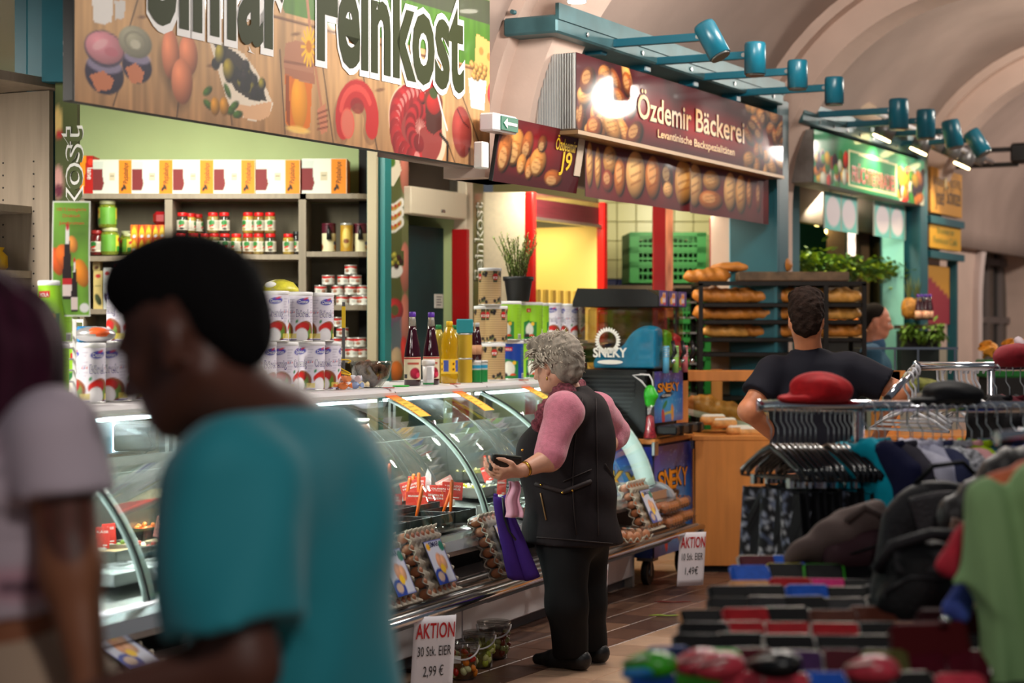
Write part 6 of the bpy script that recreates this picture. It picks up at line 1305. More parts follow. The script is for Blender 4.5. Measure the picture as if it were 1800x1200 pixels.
put('body', MB().box((cw_ / 2, cd_ / 2, (z0 + z1) / 2), (cw_ - .03, cd_ - .03, z1 - z0 - .05)), mat('cart_body', (60, 50, 90), .6), ct_); put('top', MB().box((cw_ / 2, cd_ / 2, z1 - .01), (cw_ + .02, cd_ + .02, .03), bev=.004), woodo, ct_)
for x in (0, cw_): put('corner_bracket', MB().box((x, -.006, z1 - .05), (.07, .022, .08), bev=.004), steel, ct_)
put('bottom_text', MB().text('43 664 272 58 23', lambda x, y: (-.012, cd_ * .5 - x, z0 + .05 + y), .035, 1, .005, 0, width=.3), mat('pale_ink', (196, 190, 206), .6), ct_)
for x in (.06, cw_ - .06):
    for y in (.06, cd_ - .06):
        w_ = put('caster', MB().cyl((x, y - .018, .072), (x, y + .018, .072), .072, n=22), mat('wheel_rubber', (20, 20, 22), .6), ct_); put('fork', MB().box((x, y, .10), (.03, .05, .10)).box((x, y, .155), (.10, .10, .03)), mat('fork_grey', (120, 118, 116), .4, .7), w_); put('hub', MB().cyl((x, y - .02, .072), (x, y + .02, .072), .022, n=14), steel, w_)
sm_ = thing('slush_machine', 'three tank slush machine with blue, green and red drinks', 'drinks machine', CT.P(.04, .0, z1 + .006), CT.rz); mw, md, mh = .56, .56, .40
put('casing', MB().box((mw / 2, md / 2 + .03, mh / 2), (mw, md - .06, mh), bev=.01), blackp, sm_)
for k in range(13): put('vent_slat', MB().box((-.004, md / 2 + .04, .06 + k * .025), (.008, md - .18, .009)), mat('vent_dark', (40, 40, 42), .4), sm_)
put('cover_panel', MB().prism([(.0, .0), (.12, .0), (.09, .16), (.0, .3)], .012, lambda a, b, c: (-.014 + c, .06 + a, .04 + b)), blackp, sm_)
A = sneky(mw, .30); fp = put('front_print', A.mesh('print', lambda x, y, d: (x, .01 + d, .09 + y), paint, None, .012), None, sm_); logo(fp, mw, .30, lambda x, y, o: (x, .01 - o, .09 + y))
put('drip_tray', MB().box((mw / 2, -.06, .05), (mw, .13, .05), bev=.008), blackp, sm_)
for k in range(3): put('cup_rest', MB().lathe([(.035, 0), (.04, .05), (.045, .06)], 14), blackp, sm_, (.1 + k * .18, -.1, .02))
tankg = glassmat('tank_clear', (238, 232, 222), .10, .05)
for k, c in enumerate(((16, 150, 214), (110, 200, 20), (214, 40, 56))):
    xa = .012 + k * .187; ww = .165; th_h = .37
    tk = put('tank', MB().box((xa + ww / 2, .25, mh + th_h / 2), (ww, .50, th_h), bev=.02), tankg, sm_)
    put('drum', MB().tube([(xa + ww / 2, .07, mh + .1), (xa + ww / 2, .48, mh + .1)], .06, 18), mat('drum_steel', (170, 164, 156), .2, 1), tk)
    sl_ = [elp((xa + ww / 2, .07, mh + .09), (ww * 1.1, .15 - .02 * k, .17 - .02 * k), k=.04), elp((xa + ww / 2, .25, mh + .03), (ww, .16, .10), k=.06)]
    put('slush', bodymesh('slush', sl_, mat('slush_%d' % k, c, .3, nz=(30, .12)), .010, None, [((xa + .008, 0, 0), (-1, 0, 0)), ((xa + ww - .008, 0, 0), (1, 0, 0)), ((0, .012, 0), (0, -1, 0)), ((0, 0, mh + .008), (0, 0, -1))]), None, tk)
    put('lid', MB().prism([(-.01, 0), (.52, 0), (.52, .03), (.49, .11), (.06, .10), (-.01, .06)], ww + .014, lambda a, b, c_: (xa - .007 + c_, a, mh + th_h + b)), blackp, tk)
    A = Art(ww, .09, .008, (70, 40, 120)); A.e_(.05, .03, .03, .02, 0, (240, 170, 40)); A.e_(.1, .025, .025, .02, 0, (206, 50, 60)); A.p_([(.06, .02), (.12, .02), (.12, .075), (.06, .075)], (226, 206, 220)); A.e_(.09, .06, .03, .016, 0, (220, 130, 30)); put('lid_print', A.mesh('print', lambda x, y, d: (xa + x, -.016 + d, mh + th_h + .004 + y), paint, None, .004), None, tk)
    tp = put('tap', MB().cyl((xa + ww / 2, -.03, mh - .02), (xa + ww / 2, -.03, mh + .14), .02, n=12), mat('tap_%d' % k, tuple(int(q * .6 + 90) for q in c), .25), tk); put('spring', MB().tube([(xa + ww / 2 + .022 * math.cos(a), -.03 + .022 * math.sin(a), mh + .07 + .002 * a) for a in range(36)], .003, 4), steel, tp)
    put('lever', MB().tube([(xa + ww / 2, -.06, mh + .06), (xa + ww / 2, -.085, mh + .10), (xa + ww / 2, -.07, mh + .17)], [.008, .014, .011], 8), mat('lever_dark', (40, 38, 40), .25, .4), tp); put('knob', MB().ell((xa + ww / 2, -.075, mh + .05), .014, 10, 8), chrome, tp)
# brand print on the near tank
mb = MB()
for k in range(28): a = k * 2 * PI / 28; mb.prism([(.07 * math.cos(a), .07 * math.sin(a)), (.082 * math.cos(a + .1), .082 * math.sin(a + .1)), (.07 * math.cos(a + .2), .07 * math.sin(a + .2)), (.054 * math.cos(a + .2), .054 * math.sin(a + .2)), (.054 * math.cos(a), .054 * math.sin(a))], .001, lambda x, y, z: (.005 - z, .30 - x, mh + .17 + y))
mb.text('SNEKY', lambda x, y: (.004, .285 - x, mh + .075 + y), .075, 1, .03, 0, width=.21); mb.prism([(.08 * math.cos(k * .35), .013 * math.sin(k * .35)) for k in range(18)], .001, lambda x, y, z: (.005 - z, .285 - x, mh + .045 + y)); put('tank_print', mb, white, sm_)
# sipper bottle with straws and plain green cap
sb = thing('sipper_bottle', 'clear sipper bottle with green cap, red beads and two straws', 'bottle', CT.P(.10, .04, z1 + .006)); sb.location.z = z1 + .006
sb.location = CT.P(.02, .03, z1 + .006)
put('bottle_body', MB().lathe([(.038, 0), (.042, .01), (.03, .06), (.024, .14), (.025, .22)], 18), clearp, sb); put('beads', MB().lathe([(.036, .003), (.039, .012), (.027, .06), (.021, .13), (.0, .14)], 16), mat('bead_red', (196, 40, 60), .4, nz=(160, .8)), sb)
put('cap', bodymesh('cap', [elp((0, 0, .265), (.036, .036, .048)), elp((.02, -.012, .25), (.028, .026, .022), k=.02), cap((0, 0, .21), (0, 0, .235), .03)], mat('cap_lime', (50, 180, 40), .3), .006), None, sb)
for k, pts in enumerate(([(-.015, 0, .29), (-.05, 0, .335), (-.10, 0, .37), (-.04, 0, .375)], [(.018, 0, .29), (.012, 0, .34), (-.005, 0, .372), (-.06, 0, .375)])): put('straw', MB().tube(pts, .005, 8), whitep, sb)

# ------------------------------------------------------------------ fruit stall behind
DF = 15.9
put('wall_fruit', MB().box((at(1500, 0, 18.2).x, 18.2, 1.5), (1.25, .08, 3.0)), mat('fruit_wall', (20, 96, 60), .8), kind='structure')
put('ceiling_fruit', MB().box(S1.P(sx(14.6), 1.7, 2.95), (3.3, 3.2, .05), rz=S1.rz), mat('fruit_ceiling', (120, 104, 84), .8), kind='structure')
mint = mat('mint_frame', (130, 196, 180), .5)
for n, (px, w_, d) in enumerate(((1396, .07, 13.9), (1497, .10, 16.4), (1569, .17, 15.6))): put('trim_%d' % (24 + n), MB().box((at(px, 0, d).x, d, 1.3), (w_, .06, 2.6)), mint if n == 2 else mat('frame_blue', (96, 140, 150), .5), kind='structure')
put('window_1', MB().box((at(1530, 0, 16.2).x, 16.2, 1.6), (.30, .02, 2.0)), glassmat('stall_pane', (170, 176, 150), .1, .05), kind='structure')
gl = thing('leaf_garland', 'bushy green leaf garland hanging across the fruit stall', 'garland', at(1490, 470, 14.6)); rs = random.Random(9); leafs = [MB(), MB(), MB()]; cord = MB().tube([at(1395 + k * 20, 462 + 14 * math.sin(k * .9) * .5 + k * 1.6, 14.2 + k * .16) - at(1490, 470, 14.6) for k in range(11)], .01, 6); put('cord', cord, mat('cord_green', (60, 80, 30), .8), gl)
for k in range(900):
    f = rs.random(); c_ = at(1398 + f * 195, 458 + f * 22 + rs.gauss(0, 9), 14.2 + f * 1.6) - at(1490, 470, 14.6) + Vector((0, rs.uniform(-.1, .1), 0)); a, b = rs.uniform(0, 6.28), rs.uniform(-.9, .6); d = Vector((math.cos(a) * math.cos(b), math.sin(a) * math.cos(b), math.sin(b))) * rs.uniform(.05, .11); n = d.cross(Vector((rs.random(), rs.random(), 1))).normalized() * .018
    leafs[rs.randrange(3)].add([c_, c_ + d * .4 + n, c_ + d, c_ + d * .4 - n], [(0, 1, 2, 3)])
for k, c in enumerate(((90, 124, 34), (150, 170, 40), (50, 84, 30))): put('leaves', leafs[k], mat('garland_leaf_%s' % 'abc'[k], c, .6), gl, kind='stuff')
for i, (px0, px1, py0, py1) in enumerate(((1448, 1508, 338, 402), (1536, 1592, 362, 414))):
    a, b = S3.hit(px0, py1, .12), S3.hit(px1, py0, .12); w_, h_ = b[0] - a[0], .27; A = Art(w_, h_, .014, (120, 206, 196)); [A.e_(w_ * (.27 + .46 * q), h_ * .5, w_ * .2, h_ * .4, 0, (236, 226, 230)) for q in (0, 1)]; [A.l_([(w_ * x, 0), (w_ * x, h_)], .02, (214, 140, 110), .7) for x in (.02, .5, .98)]
    th = thing('disc_sign', ['mint panel with two white discs hanging left under the fruit sign', 'mint panel with two white discs hanging right under the fruit sign'][i], 'panel', S3.P(a[0], .12, a[1]), S3.rz, 'mint panels under the fruit sign'); put('panel', A.mesh('panel', lambda x, y, d: (x, d, y), gloss), None, th); [put('hook', MB().tube([(w_ * x, .003, h_), (w_ * x, .003, h_ + .06)], .006, 5), steel, th) for x in (.2, .8)]
for k, (px, py, d) in enumerate(((1438, 391, 16.6), (1460, 406, 16.9), (1553, 420, 17.2))):
    th = thing('ceiling_spot', ['warm round ceiling spot left under the fruit sign', 'warm ceiling spot just right of the first one in fruit stall', 'warm ceiling spot seen through the fruit stall glass'][k], 'lamp', at(px, py, d)); put('glow', MB().ell((0, 0, 0), (.05, .05, .03), 14, 8), mat('warm_glow', (255, 220, 130), .5, emis=12), th); put('housing', MB().lathe([(.06, .01), (.06, .1)], 14), darkin, th); put('stem', MB().cyl((0, 0, .1), (0, 0, 2.93 - at(px, py, d).z), .01, n=6), darkin, th)
th = thing('magazine_strip', 'narrow white and pink printed strip hanging in the fruit stall', 'strip', at(1497, 445, 14.9)); put('strip', Art(.06, .18, .012, (226, 206, 210)).noise(.7, 30, 16, 5).mesh('strip', lambda x, y, d: (x - .03, d, y - .02), matte), None, th)
# pineapples, bottles and crates of fruit
pm = mat('pineapple_skin', (170, 112, 36), .6, nz=(30, .5), bump=(40, 1)); plm = mat('pineapple_leaf', (96, 106, 60), .6)
for k, (px, py) in enumerate(((1598, 560), (1612, 562))):
    th = thing('pineapple', ['pineapple with tall leaves at the left on the fruit shelf', 'pineapple half hidden behind the dark bottles'][k], 'pineapple', at(px, py, 15.4 + .15 * k)); put('fruit', MB().lathe([(.03, 0), (.06, .03), (.066, .09), (.055, .14), (.03, .165)], 14), pm, th); mb = MB()
    for j in range(16): a = j * 2.4; r_ = .02 + .04 * (j / 16); d = Vector((math.cos(a) * r_ * 1.2, math.sin(a) * r_ * 1.2, .22 - .1 * j / 16)); n = d.cross(Vector((0, 0, 1))).normalized() * .012; mb.add([Vector((0, 0, .15)) - n, Vector((0, 0, .15)) + n, Vector((0, 0, .15)) + d], [(0, 1, 2)])
    put('leaves', mb, plm, th)
for k in range(4): th = thing('juice_bottle', '%s dark bottle with purple cap from the left beside the pineapples' % ORD[k], 'bottle', at(1614 + k * 7, 562, 15.2 + .03 * (k % 2)), 0, 'dark bottles beside the pineapples'); put('bottle_body', MB().lathe([(.022, 0), (.024, .01), (.024, .10), (.012, .16), (.011, .19)], 12), juice, th); put('label', MB().lathe([(.0245, .015), (.0245, .07)], 12), mat('label_cream', (226, 170, 140), .6), th); put('cap', MB().lathe([(.013, .18), (.013, .2)], 10), mat('cap_90_40_160', (90, 40, 160), .4), th)
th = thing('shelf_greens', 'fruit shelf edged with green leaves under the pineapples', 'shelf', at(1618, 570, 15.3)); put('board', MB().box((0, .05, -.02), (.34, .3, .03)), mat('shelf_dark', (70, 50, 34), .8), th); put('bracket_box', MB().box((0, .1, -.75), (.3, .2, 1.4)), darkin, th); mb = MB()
for k in range(160): c_ = Vector((rs.uniform(-.17, .17), -.1 + rs.uniform(-.05, .05), rs.gauss(-.05, .04))); a, b = rs.uniform(0, 6.28), rs.uniform(-1.2, .4); d = Vector((math.cos(a) * math.cos(b), math.sin(a) * math.cos(b), math.sin(b))) * .08; n = d.cross(Vector((.3, .2, 1))).normalized() * .016; mb.add([c_, c_ + d * .4 + n, c_ + d, c_ + d * .4 - n], [(0, 1, 2, 3)])
put('leaves', mb, MATS['garland_leaf_a'], th, kind='stuff')
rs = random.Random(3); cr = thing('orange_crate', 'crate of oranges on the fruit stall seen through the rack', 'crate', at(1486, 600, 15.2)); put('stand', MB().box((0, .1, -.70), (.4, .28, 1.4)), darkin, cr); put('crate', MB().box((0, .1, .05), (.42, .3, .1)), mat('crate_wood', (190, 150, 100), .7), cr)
for k in range(14): put('orange', MB().ell((0, 0, 0), .038, 10, 8), mat('orange_skin', (240, 130, 20), .45), None, at(1486, 600, 15.2) + Vector((-.16 + .08 * (k % 5), .02 + .08 * (k // 5), .135 + .01 * (k % 2))), 0, '%s orange in the crate behind the bread rack, counting from the front left' % ORD[k], 'orange', 'oranges in the crate')
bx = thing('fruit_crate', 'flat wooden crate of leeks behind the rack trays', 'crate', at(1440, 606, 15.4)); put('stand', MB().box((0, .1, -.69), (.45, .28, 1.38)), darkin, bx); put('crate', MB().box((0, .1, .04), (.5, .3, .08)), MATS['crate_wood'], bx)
for k in range(9): put('leek', MB().tube([(-.2, 0, 0), (0, 0, .01), (.24, .02, .03)], [.018, .016, .022], 8), mat('leek_pale', (206, 216, 160), .5), None, at(1440, 606, 15.4) + Vector((0, .02 + .028 * k, .10)), R.uniform(-.1, .1), '%s pale leek from the front in the flat crate' % ORD[k], 'leek', 'leeks in the flat crate')
# glass display and mushrooms at the right
gd = thing('glass_display', 'low glass display with chrome edges beside the far man', 'display case', at(1600, 690, 12.6)); k_ = F / 12.6; zt = (690 - 612) / k_
put('base', MB().box((0, .25, -.4), (.60, .5, .8)), mat('display_base', (150, 150, 140), .6), gd); put('front_glass', MB().box((0, 0, zt / 2), (.58, .006, zt)), glass, gd); put('top_glass', MB().box((0, .2, zt), (.60, .4, .008)), glass, gd)
for x in (-.29, -.1, .05, .29): put('edge', MB().box((x, 0, zt / 2), (.012, .014, zt)), chrome, gd)
put('top_edge', MB().box((0, -.005, zt), (.62, .016, .016)), chrome, gd); put('goods', MB().ell((0, .2, .05), (.25, .14, .05), 14, 8), mat('display_goods', (196, 170, 90), .7, nz=(20, .6)), gd)
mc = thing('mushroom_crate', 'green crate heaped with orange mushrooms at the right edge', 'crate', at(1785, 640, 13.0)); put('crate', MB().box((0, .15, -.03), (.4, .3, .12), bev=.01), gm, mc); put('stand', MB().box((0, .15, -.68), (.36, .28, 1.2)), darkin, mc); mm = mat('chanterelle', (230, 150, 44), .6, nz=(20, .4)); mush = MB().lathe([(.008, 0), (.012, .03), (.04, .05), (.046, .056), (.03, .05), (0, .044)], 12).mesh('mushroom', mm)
for k in range(24): put('mushroom', mush, None, None, at(1785, 640, 13.0) + Vector((rs.uniform(-.17, .17), rs.uniform(.02, .28), .03 + .03 * (k // 8) + .02 * rs.random())), (rs.uniform(-.9, .9), rs.uniform(-.9, .9), 0), '%s orange mushroom of the heap in the green crate' % (ORD[k] if k < 20 else ['topmost left', 'topmost middle', 'topmost rear', 'topmost right'][k - 20]), 'mushroom', 'orange mushrooms in the green crate')
# ------------------------------------------------------------------ eggs, offer signs, buckets at the foot of the counter
pulp = mat('egg_pulp', (190, 178, 160), .85, bump=(120, .4)); eggm = mat('egg_brown', (196, 122, 80), .45, nz=(30, .15)); film = glassmat('shrink_film', (244, 244, 244), .10, .12)
def egg_lathe(): return MB().lathe([(0, -.027), (.012, -.024), (.02, -.012), (.0215, 0), (.019, .014), (.011, .025), (0, .029)], 12)
eggmesh = egg_lathe().mesh('egg', eggm)
tm_ = MB(); n_ = 6; S_ = .29
def dimple(u, v): return (u * S_ - S_ / 2, v * S_ - S_ / 2, .006 * math.cos(u * n_ * 2 * PI) * math.cos(v * n_ * 2 * PI) + .006 * (math.cos(u * n_ * 2 * PI) + math.cos(v * n_ * 2 * PI)))
tm_.sheet(dimple, 48, 48, .004); traymesh = tm_.mesh('tray', pulp)
A = Art(.13, .15, .005, (206, 210, 226)); A.l_([(0, 0), (.13, 0), (.13, .15), (0, .15), (0, 0)], .008, (40, 60, 150)); A.e_(.035, .02, .04, .035, 0, (40, 70, 160)); A.e_(.065, .075, .024, .03, 0, (226, 160, 120), 1, .4); A.e_(.09, .07, .02, .026, 0, (226, 170, 130), 1, .4); A.e_(.07, .05, .016, .016, 0, (246, 200, 40)); A.e_(.02, .13, .014, .012, 0, (244, 180, 30)); A.e_(.115, .125, .018, .018, 0, (40, 120, 100)); A.e_(.036, .026, .022, .016, 0, (206, 180, 160))
elab = A.mesh('label', lambda x, y, d: ((x - .065) * 1.3, (y - .075) * 1.25, .046 - d), paint)
def egg_tray(px, lab, tilt=1.15):
    x = CN.hit(px, 1000, -.22)[0]; th = thing('egg_tray', lab, 'egg tray', CN.P(x, -.30, .385), CN.rz, 'thirty egg trays leaning on the chrome shelf'); pv = Matrix.Translation((0, 0, 0)) @ Matrix.Rotation(tilt, 4, 'X') @ Matrix.Translation((0, S_ / 2, 0))
    for nm, me, off in (('lower_tray', traymesh, -.026), ('upper_tray', traymesh, .026)): o_ = put(nm, me, None, th); o_.matrix_local = pv @ Matrix.Translation((0, 0, off))
    for i in range(6):
        for j in range(6):
            if i in (0, 5) or j in (0, 5): o_ = put('egg', eggmesh, None, th); o_.matrix_local = pv @ Matrix.Translation((-S_ / 2 + (i + .5) * S_ / 6, -S_ / 2 + (j + .5) * S_ / 6, 0))
    o_ = put('label', elab, None, th); o_.matrix_local = pv @ Matrix.Translation((.015, -.015, .006)); o_ = put('lettering', MB().text('SIMAR', lambda x, y: (x, y, .0), .032, 1, .004, 0, width=.09), mat('ink_navy', (30, 40, 90), .5), th); o_.matrix_local = pv @ Matrix.Translation((.015, .05, .0535))
    o_ = put('shrink_film', MB().box((0, 0, 0), (S_ + .008, S_ + .008, .092), bev=.025), film, th); o_.matrix_local = pv
for k, (px, lab) in enumerate(((668, 'egg tray half hidden behind the teal shirt'), (742, 'wrapped egg tray leaning just above the thirty egg offer sign'), (866, 'wrapped egg tray leaning beside the purple bag'), (1120, 'wrapped egg tray leaning right of the elderly woman'), (215, 'egg tray between the two people in front, low at the left'))): egg_tray(px, lab, 1.15 if k != 4 else .5)
def egg_box(x, t, z, n, lab, lid=1, pulpy=0, rz_=0):
    th = thing('egg_box', lab, 'egg box', CN.P(x, t, z), CN.rz + rz_, 'egg boxes at the end of the chrome shelf'); w_, d_ = .05 * n, .105
    if pulpy: put('pulp_tray', MB().sheet(lambda u, v: (u * w_ - w_ / 2, v * d_ - d_ / 2, .028 + .014 * math.cos(u * n * 2 * PI) * math.cos(v * 4 * PI)), n * 6, 14, .004), pulp, th)
    else: put('tray', MB().sheet(lambda u, v: (u * w_ - w_ / 2, v * d_ - d_ / 2, .022 - .014 * math.cos(u * n * 2 * PI - PI) * math.cos(v * 4 * PI - PI)), n * 6, 14, .002), clearp, th)
    for i in range(n):
        for j in (-1, 1): put('egg', eggmesh, None, th, (-w_ / 2 + (i + .5) * .05, j * .026, .036))
    put('lid', MB().box((0, 0, .05), (w_ + .004, d_ + .006, .05), bev=.014), clearp, th); put('rim', MB().box((0, 0, .03), (w_ + .016, d_ + .018, .003)), clearp, th)
xq = CN.hit(1160, 950, -.25)[0]
egg_box(xq + .02, -.3, .376, 5, 'clear egg box in the front bottom of the right hand pile'); egg_box(xq + .02, -.19, .376, 5, 'clear egg box at the back bottom of the right hand pile'); egg_box(xq + .33, -.26, .376, 6, 'clear egg box lying at the far end of the shelf'); egg_box(xq + .04, -.27, .453, 5, 'clear egg box stacked on the front of the pile'); egg_box(xq + .33, -.25, .453, 4, 'clear egg box stacked at the far end of the shelf'); egg_box(xq + .0, -.17, .453, 4, 'clear egg box at the upper back of the pile')
xq = CN.hit(1085, 950, -.25)[0]
egg_box(xq - .12, -.3, .376, 5, 'grey egg carton right beside the elderly woman', 1, 1, 1.2); egg_box(xq + .03, -.3, .376, 5, 'grey egg carton between the woman and the leaning tray', 1, 1, 1.2)
def offer(px, py_top, lines, lab, dt=-.40):
    x, z = CN.hit(px, py_top, dt); th = thing('offer_sign', lab, 'sign', CN.P(x, dt - .02, .352), CN.rz - .5, 'white offer sheets hanging from the chrome shelf'); w_, h_ = .205, .30
    th.rotation_euler = (.04, .04, CN.rz - .5); put('sheet', MB().sheet(lambda u, v: ((u - .5) * w_, -.004 * math.sin(u * 3), -h_ * v), 8, 8, .0015), mat('offer_paper', (240, 234, 240), .7), th)
    rows = ((lines[0], -.085, .085, .19, redink, .012), (lines[1], -.155, .055, .165, inkk, .0), (lines[2], -.235, .058, .10, inkk, .0))
    for wd, z_, s_, ww, c, b in rows: put('lettering', MB().text(wd, lambda x_, y_: (x_, -.0075, z_ + y_), s_, 1, b, 0, width=ww), c, th)
    put('hanger', MB().box((.03, 0, .0), (.03, .006, .03)), clearp, th)
offer(757, 1068, ('AKTION', '30 Stk. EIER', '2,99 €'), 'offer sheet reading 30 Stk. EIER below the egg trays'); offer(1212, 945, ('AKTION', '10 Stk. EIER', '1,49€'), 'offer sheet reading 10 Stk. EIER at the shelf end'); offer(1034, 985, ('AKTION', '30 Stk. EIER', '2,99 €'), 'offer sheet mostly hidden behind the elderly woman\'s legs')
def bucket(px, py, r, h_, cols, lab):
    d = F * H / (py - HZ); th = thing('pickle_bucket', lab, 'bucket', (at(px, py, d).x, d, 0), 0, 'clear pickle buckets on the floor'); put('pail', MB().lathe([(r * .84, 0), (r * .86, .004), (r, h_), (r * 1.06, h_), (r * 1.06, h_ - .012)], 24), clearp, th); put('brine', MB().lathe([(r * .8, .006), (r * .92, h_ * .66), (0, h_ * .67)], 20), mat('brine_%s' % lab[:4], cols[0], .2, trans=.5), th); r_ = random.Random(px)
    for k in range(34): a = r_.random() * 6.28; q = r * .82; put('vegetable', MB().ell((0, 0, 0), (.02, .014, .015), 8, 6), mat('veg_%d_%d_%d' % cols[1 + k % (len(cols) - 1)], cols[1 + k % (len(cols) - 1)], .3), th, (q * math.cos(a), q * math.sin(a), .02 + r_.random() * h_ * .6), (r_.random() * 3, r_.random() * 3, 0))
    put('lid', MB().lathe([(r * 1.08, h_ - .004), (r * 1.08, h_ + .006), (r * .98, h_ + .008), (r * .9, h_ + .002), (0, h_ + .002)], 24), clearp, th); put('handle', MB().tube([(r * 1.07 * math.cos(a), r * 1.07 * math.sin(a), h_ - .01 - .05 * math.sin((a + PI) / PI * PI)) for a in [-PI + k * PI / 12 for k in range(13)]], .004, 6), whitep, th); put('label', MB().box((-.02, -r * .98, h_ * .6), (.035, .003, .03)), white, th)
bucket(812, 1192, .068, .15, ((170, 120, 40), (206, 206, 150), (190, 40, 24), (230, 130, 30)), 'front pickle bucket with red peppers beside the offer sheet'); bucket(842, 1172, .068, .15, ((160, 160, 50), (170, 180, 60), (206, 206, 130)), 'middle pickle bucket with green peppers'); bucket(868, 1156, .072, .16, ((120, 70, 30), (140, 140, 80), (120, 50, 24)), 'rear pickle bucket with dark mixed vegetables')

# ================================================================== people
def V3(p): return np.array(p, float)
def frame(f, tilt=0):
    """columns: forward, left, up"""
    f = V3((f[0], f[1], 0)); f /= np.linalg.norm(f); l = V3((-f[1], f[0], 0)); u = V3((0, 0, 1)); c, s = math.cos(tilt), math.sin(tilt)
    return np.stack([f * c - u * s, l, u * c + f * s], 1)
def head_prims(c, M, s=1.0, wide=1.0, nose=1.0):
    w_ = lambda x, y, z: V3(c) + M @ (V3((x, y * wide, z)) * s)
    E = lambda x, y, z, a, b, d, k=.025, sub=False: elp(w_(x, y, z), V3((a, b * wide, d)) * s, M.tolist(), k, sub)
    P = [E(-.012, 0, .035, .098, .077, .092), E(.03, 0, -.03, .066, .058, .082), E(.062, 0, -.085, .026, .026, .022, .03), cap(w_(-.03, .05, -.05), w_(.05, .025, -.085), .022 * s, .02 * s, .03), cap(w_(-.03, -.05, -.05), w_(.05, -.025, -.085), .022 * s, .02 * s, .03),
         E(.082, 0, .022, .016, .05, .012, .02), E(.066, .036, -.02, .024, .02, .02, .02), E(.066, -.036, -.02, .024, .02, .02, .02),
         cap(w_(.088, 0, .006), w_(.106 + .006 * nose, 0, -.028), .009 * s, .014 * s, .012), E(.096, .011, -.033, .01, .008, .008, .008), E(.096, -.011, -.033, .01, .008, .008, .008),
         E(.088, 0, -.056, .010, .022, .006, .006), E(.086, 0, -.067, .010, .019, .0065, .006),
         E(.098, .031, .0, .02, .016, .011, .010, True), E(.098, -.031, .0, .02, .016, .011, .010, True)]
    for q in (-1, 1): P += [E(-.012, q * .079, -.004, .021, .009, .032, .006), E(-.004, q * .087, .0, .010, .006, .018, .004, True), E(-.004, q * .080, -.034, .010, .007, .010, .006)]
    return P
def eyes(th, c, M, s, base, iris=(60, 40, 28), wide=1.0):
    for q in (-1, 1):
        p = V3(c) + M @ (V3((.078, q * .031 * wide, .0)) * s); g = M @ V3((1, 0, 0)); put('eye', MB().ell(p - base, .0125 * s, 12, 8).ell(p + g * .0085 * s - base, .0062 * s, 8, 6, 1), [mat('eye_white', (226, 220, 212), .2), mat('iris_%d' % iris[0], iris, .2)], th)
        b = [p + M @ (V3((.014, t, .022 - .25 * t * t / .02)) * s) for t in (-.018, 0, .018)]; put('eyebrow', MB().tube([x - base for x in b], [.002, .004, .002], 6), mat('brow_dark', (40, 30, 26), .9), th)
def hand(w, d, n, size=1.0, curl=.5, side=1, spread=.12, thumb=.6):
    """wrist, pointing direction, palm-side normal; side: which way the thumb sits"""
    d = V3(d) / np.linalg.norm(d); n = V3(n) - d * np.dot(V3(n), d); n /= np.linalg.norm(n); t = np.cross(d, n) * side; w = V3(w); S = size; P = []
    for k, o in enumerate((-.030, -.010, .010, .030)):
        kn = w + d * (.088 - .004 * abs(k - 1.3)) * S + t * o * S; P.append(cap(w + t * o * .5 * S + d * .01 * S, kn, .015 * S, .0115 * S, .012))
        L_ = (.036, .043, .046, .042)[k] * S; q = kn; a = .15
        for j in range(3): a += curl * (.6, 1.0, .8)[j]; dd = d * math.cos(a) + n * math.sin(a) + t * (o / .03) * spread * .5; e = q + dd * L_ * (1, .72, .58)[j]; P.append(cap(q, e, (.0095, .0085, .0078)[j] * S, (.0088, .008, .0065)[j] * S, .003)); q = e
    b = w + d * .028 * S + t * .022 * S; m_ = b + (d * .55 + t * .75 + n * .3 * thumb) * .042 * S; e = m_ + (d * .9 + t * .15 + n * .5 * thumb) * .034 * S; e2 = e + (d * .95 + n * .4 * thumb) * .026 * S
    return P + [cap(b, m_, .015 * S, .0115 * S, .012), cap(m_, e, .0112 * S, .0098 * S, .004), cap(e, e2, .0098 * S, .0075 * S, .004)]
def skin(name, rgb, rough=.5): return mat(name, rgb, rough, nz=(22, .08), bump=(160, .06))
def mesh_at(th, base, name, prims, m, res, post=None, cuts=(), colour=None):
    """volumes given in world places, stored about the thing's base"""
    for p in prims:
        for q in ('a', 'b', 'c'):
            if q in p: p[q] = p[q] - base
        p['clip'] = [(V3(x) - base, n) for x, n in p['clip']]
    return put(name, bodymesh(name, prims, m, res, post, [(V3(x) - base, n) for x, n in cuts], colour), None, th)
def folds(a, fx, fz, ph=0): return lambda X, Y, Z: a * np.sin(X * fx + 1.7 * np.sin(Z * fz * .31 + ph)) * np.sin(Z * fz + 2.1 * np.sin(Y * fx * .4 + ph))
W = lambda px, py, d: V3(at(px, py, d))
up = V3((0, 0, 1))
# ---- elderly shopper
base = V3((at(1000, 0, 8.47).x, 8.47, 0)); th = thing('person', 'elderly person with grey curly hair, dark waistcoat and pink sleeves holding a wallet', 'person', base)
f = V3((-.80, .60, 0)); l = V3((-.60, -.80, 0)); hc = W(976, 643, 8.42); M = frame(f, .22); sk = skin('skin_pale', (206, 150, 124))
sl_, el, wr = W(990, 724, 8.22), W(966, 806, 8.14), W(914, 828, 8.02); sr, er, wr2 = W(1050, 722, 8.66), W(1080, 762, 8.78), W(1040, 830, 8.42)
hl, hr = W(992, 955, 8.36), W(1026, 955, 8.58); kl, kr = W(996, 1060, 8.33), W(1030, 1060, 8.56); al, ar = V3((at(1003, 0, 8.42).x, 8.42, .09)), V3((at(1036, 0, 8.6).x, 8.6, .09))
hd_ = (W(888, 832, 7.99) - wr); hd_ /= np.linalg.norm(hd_)
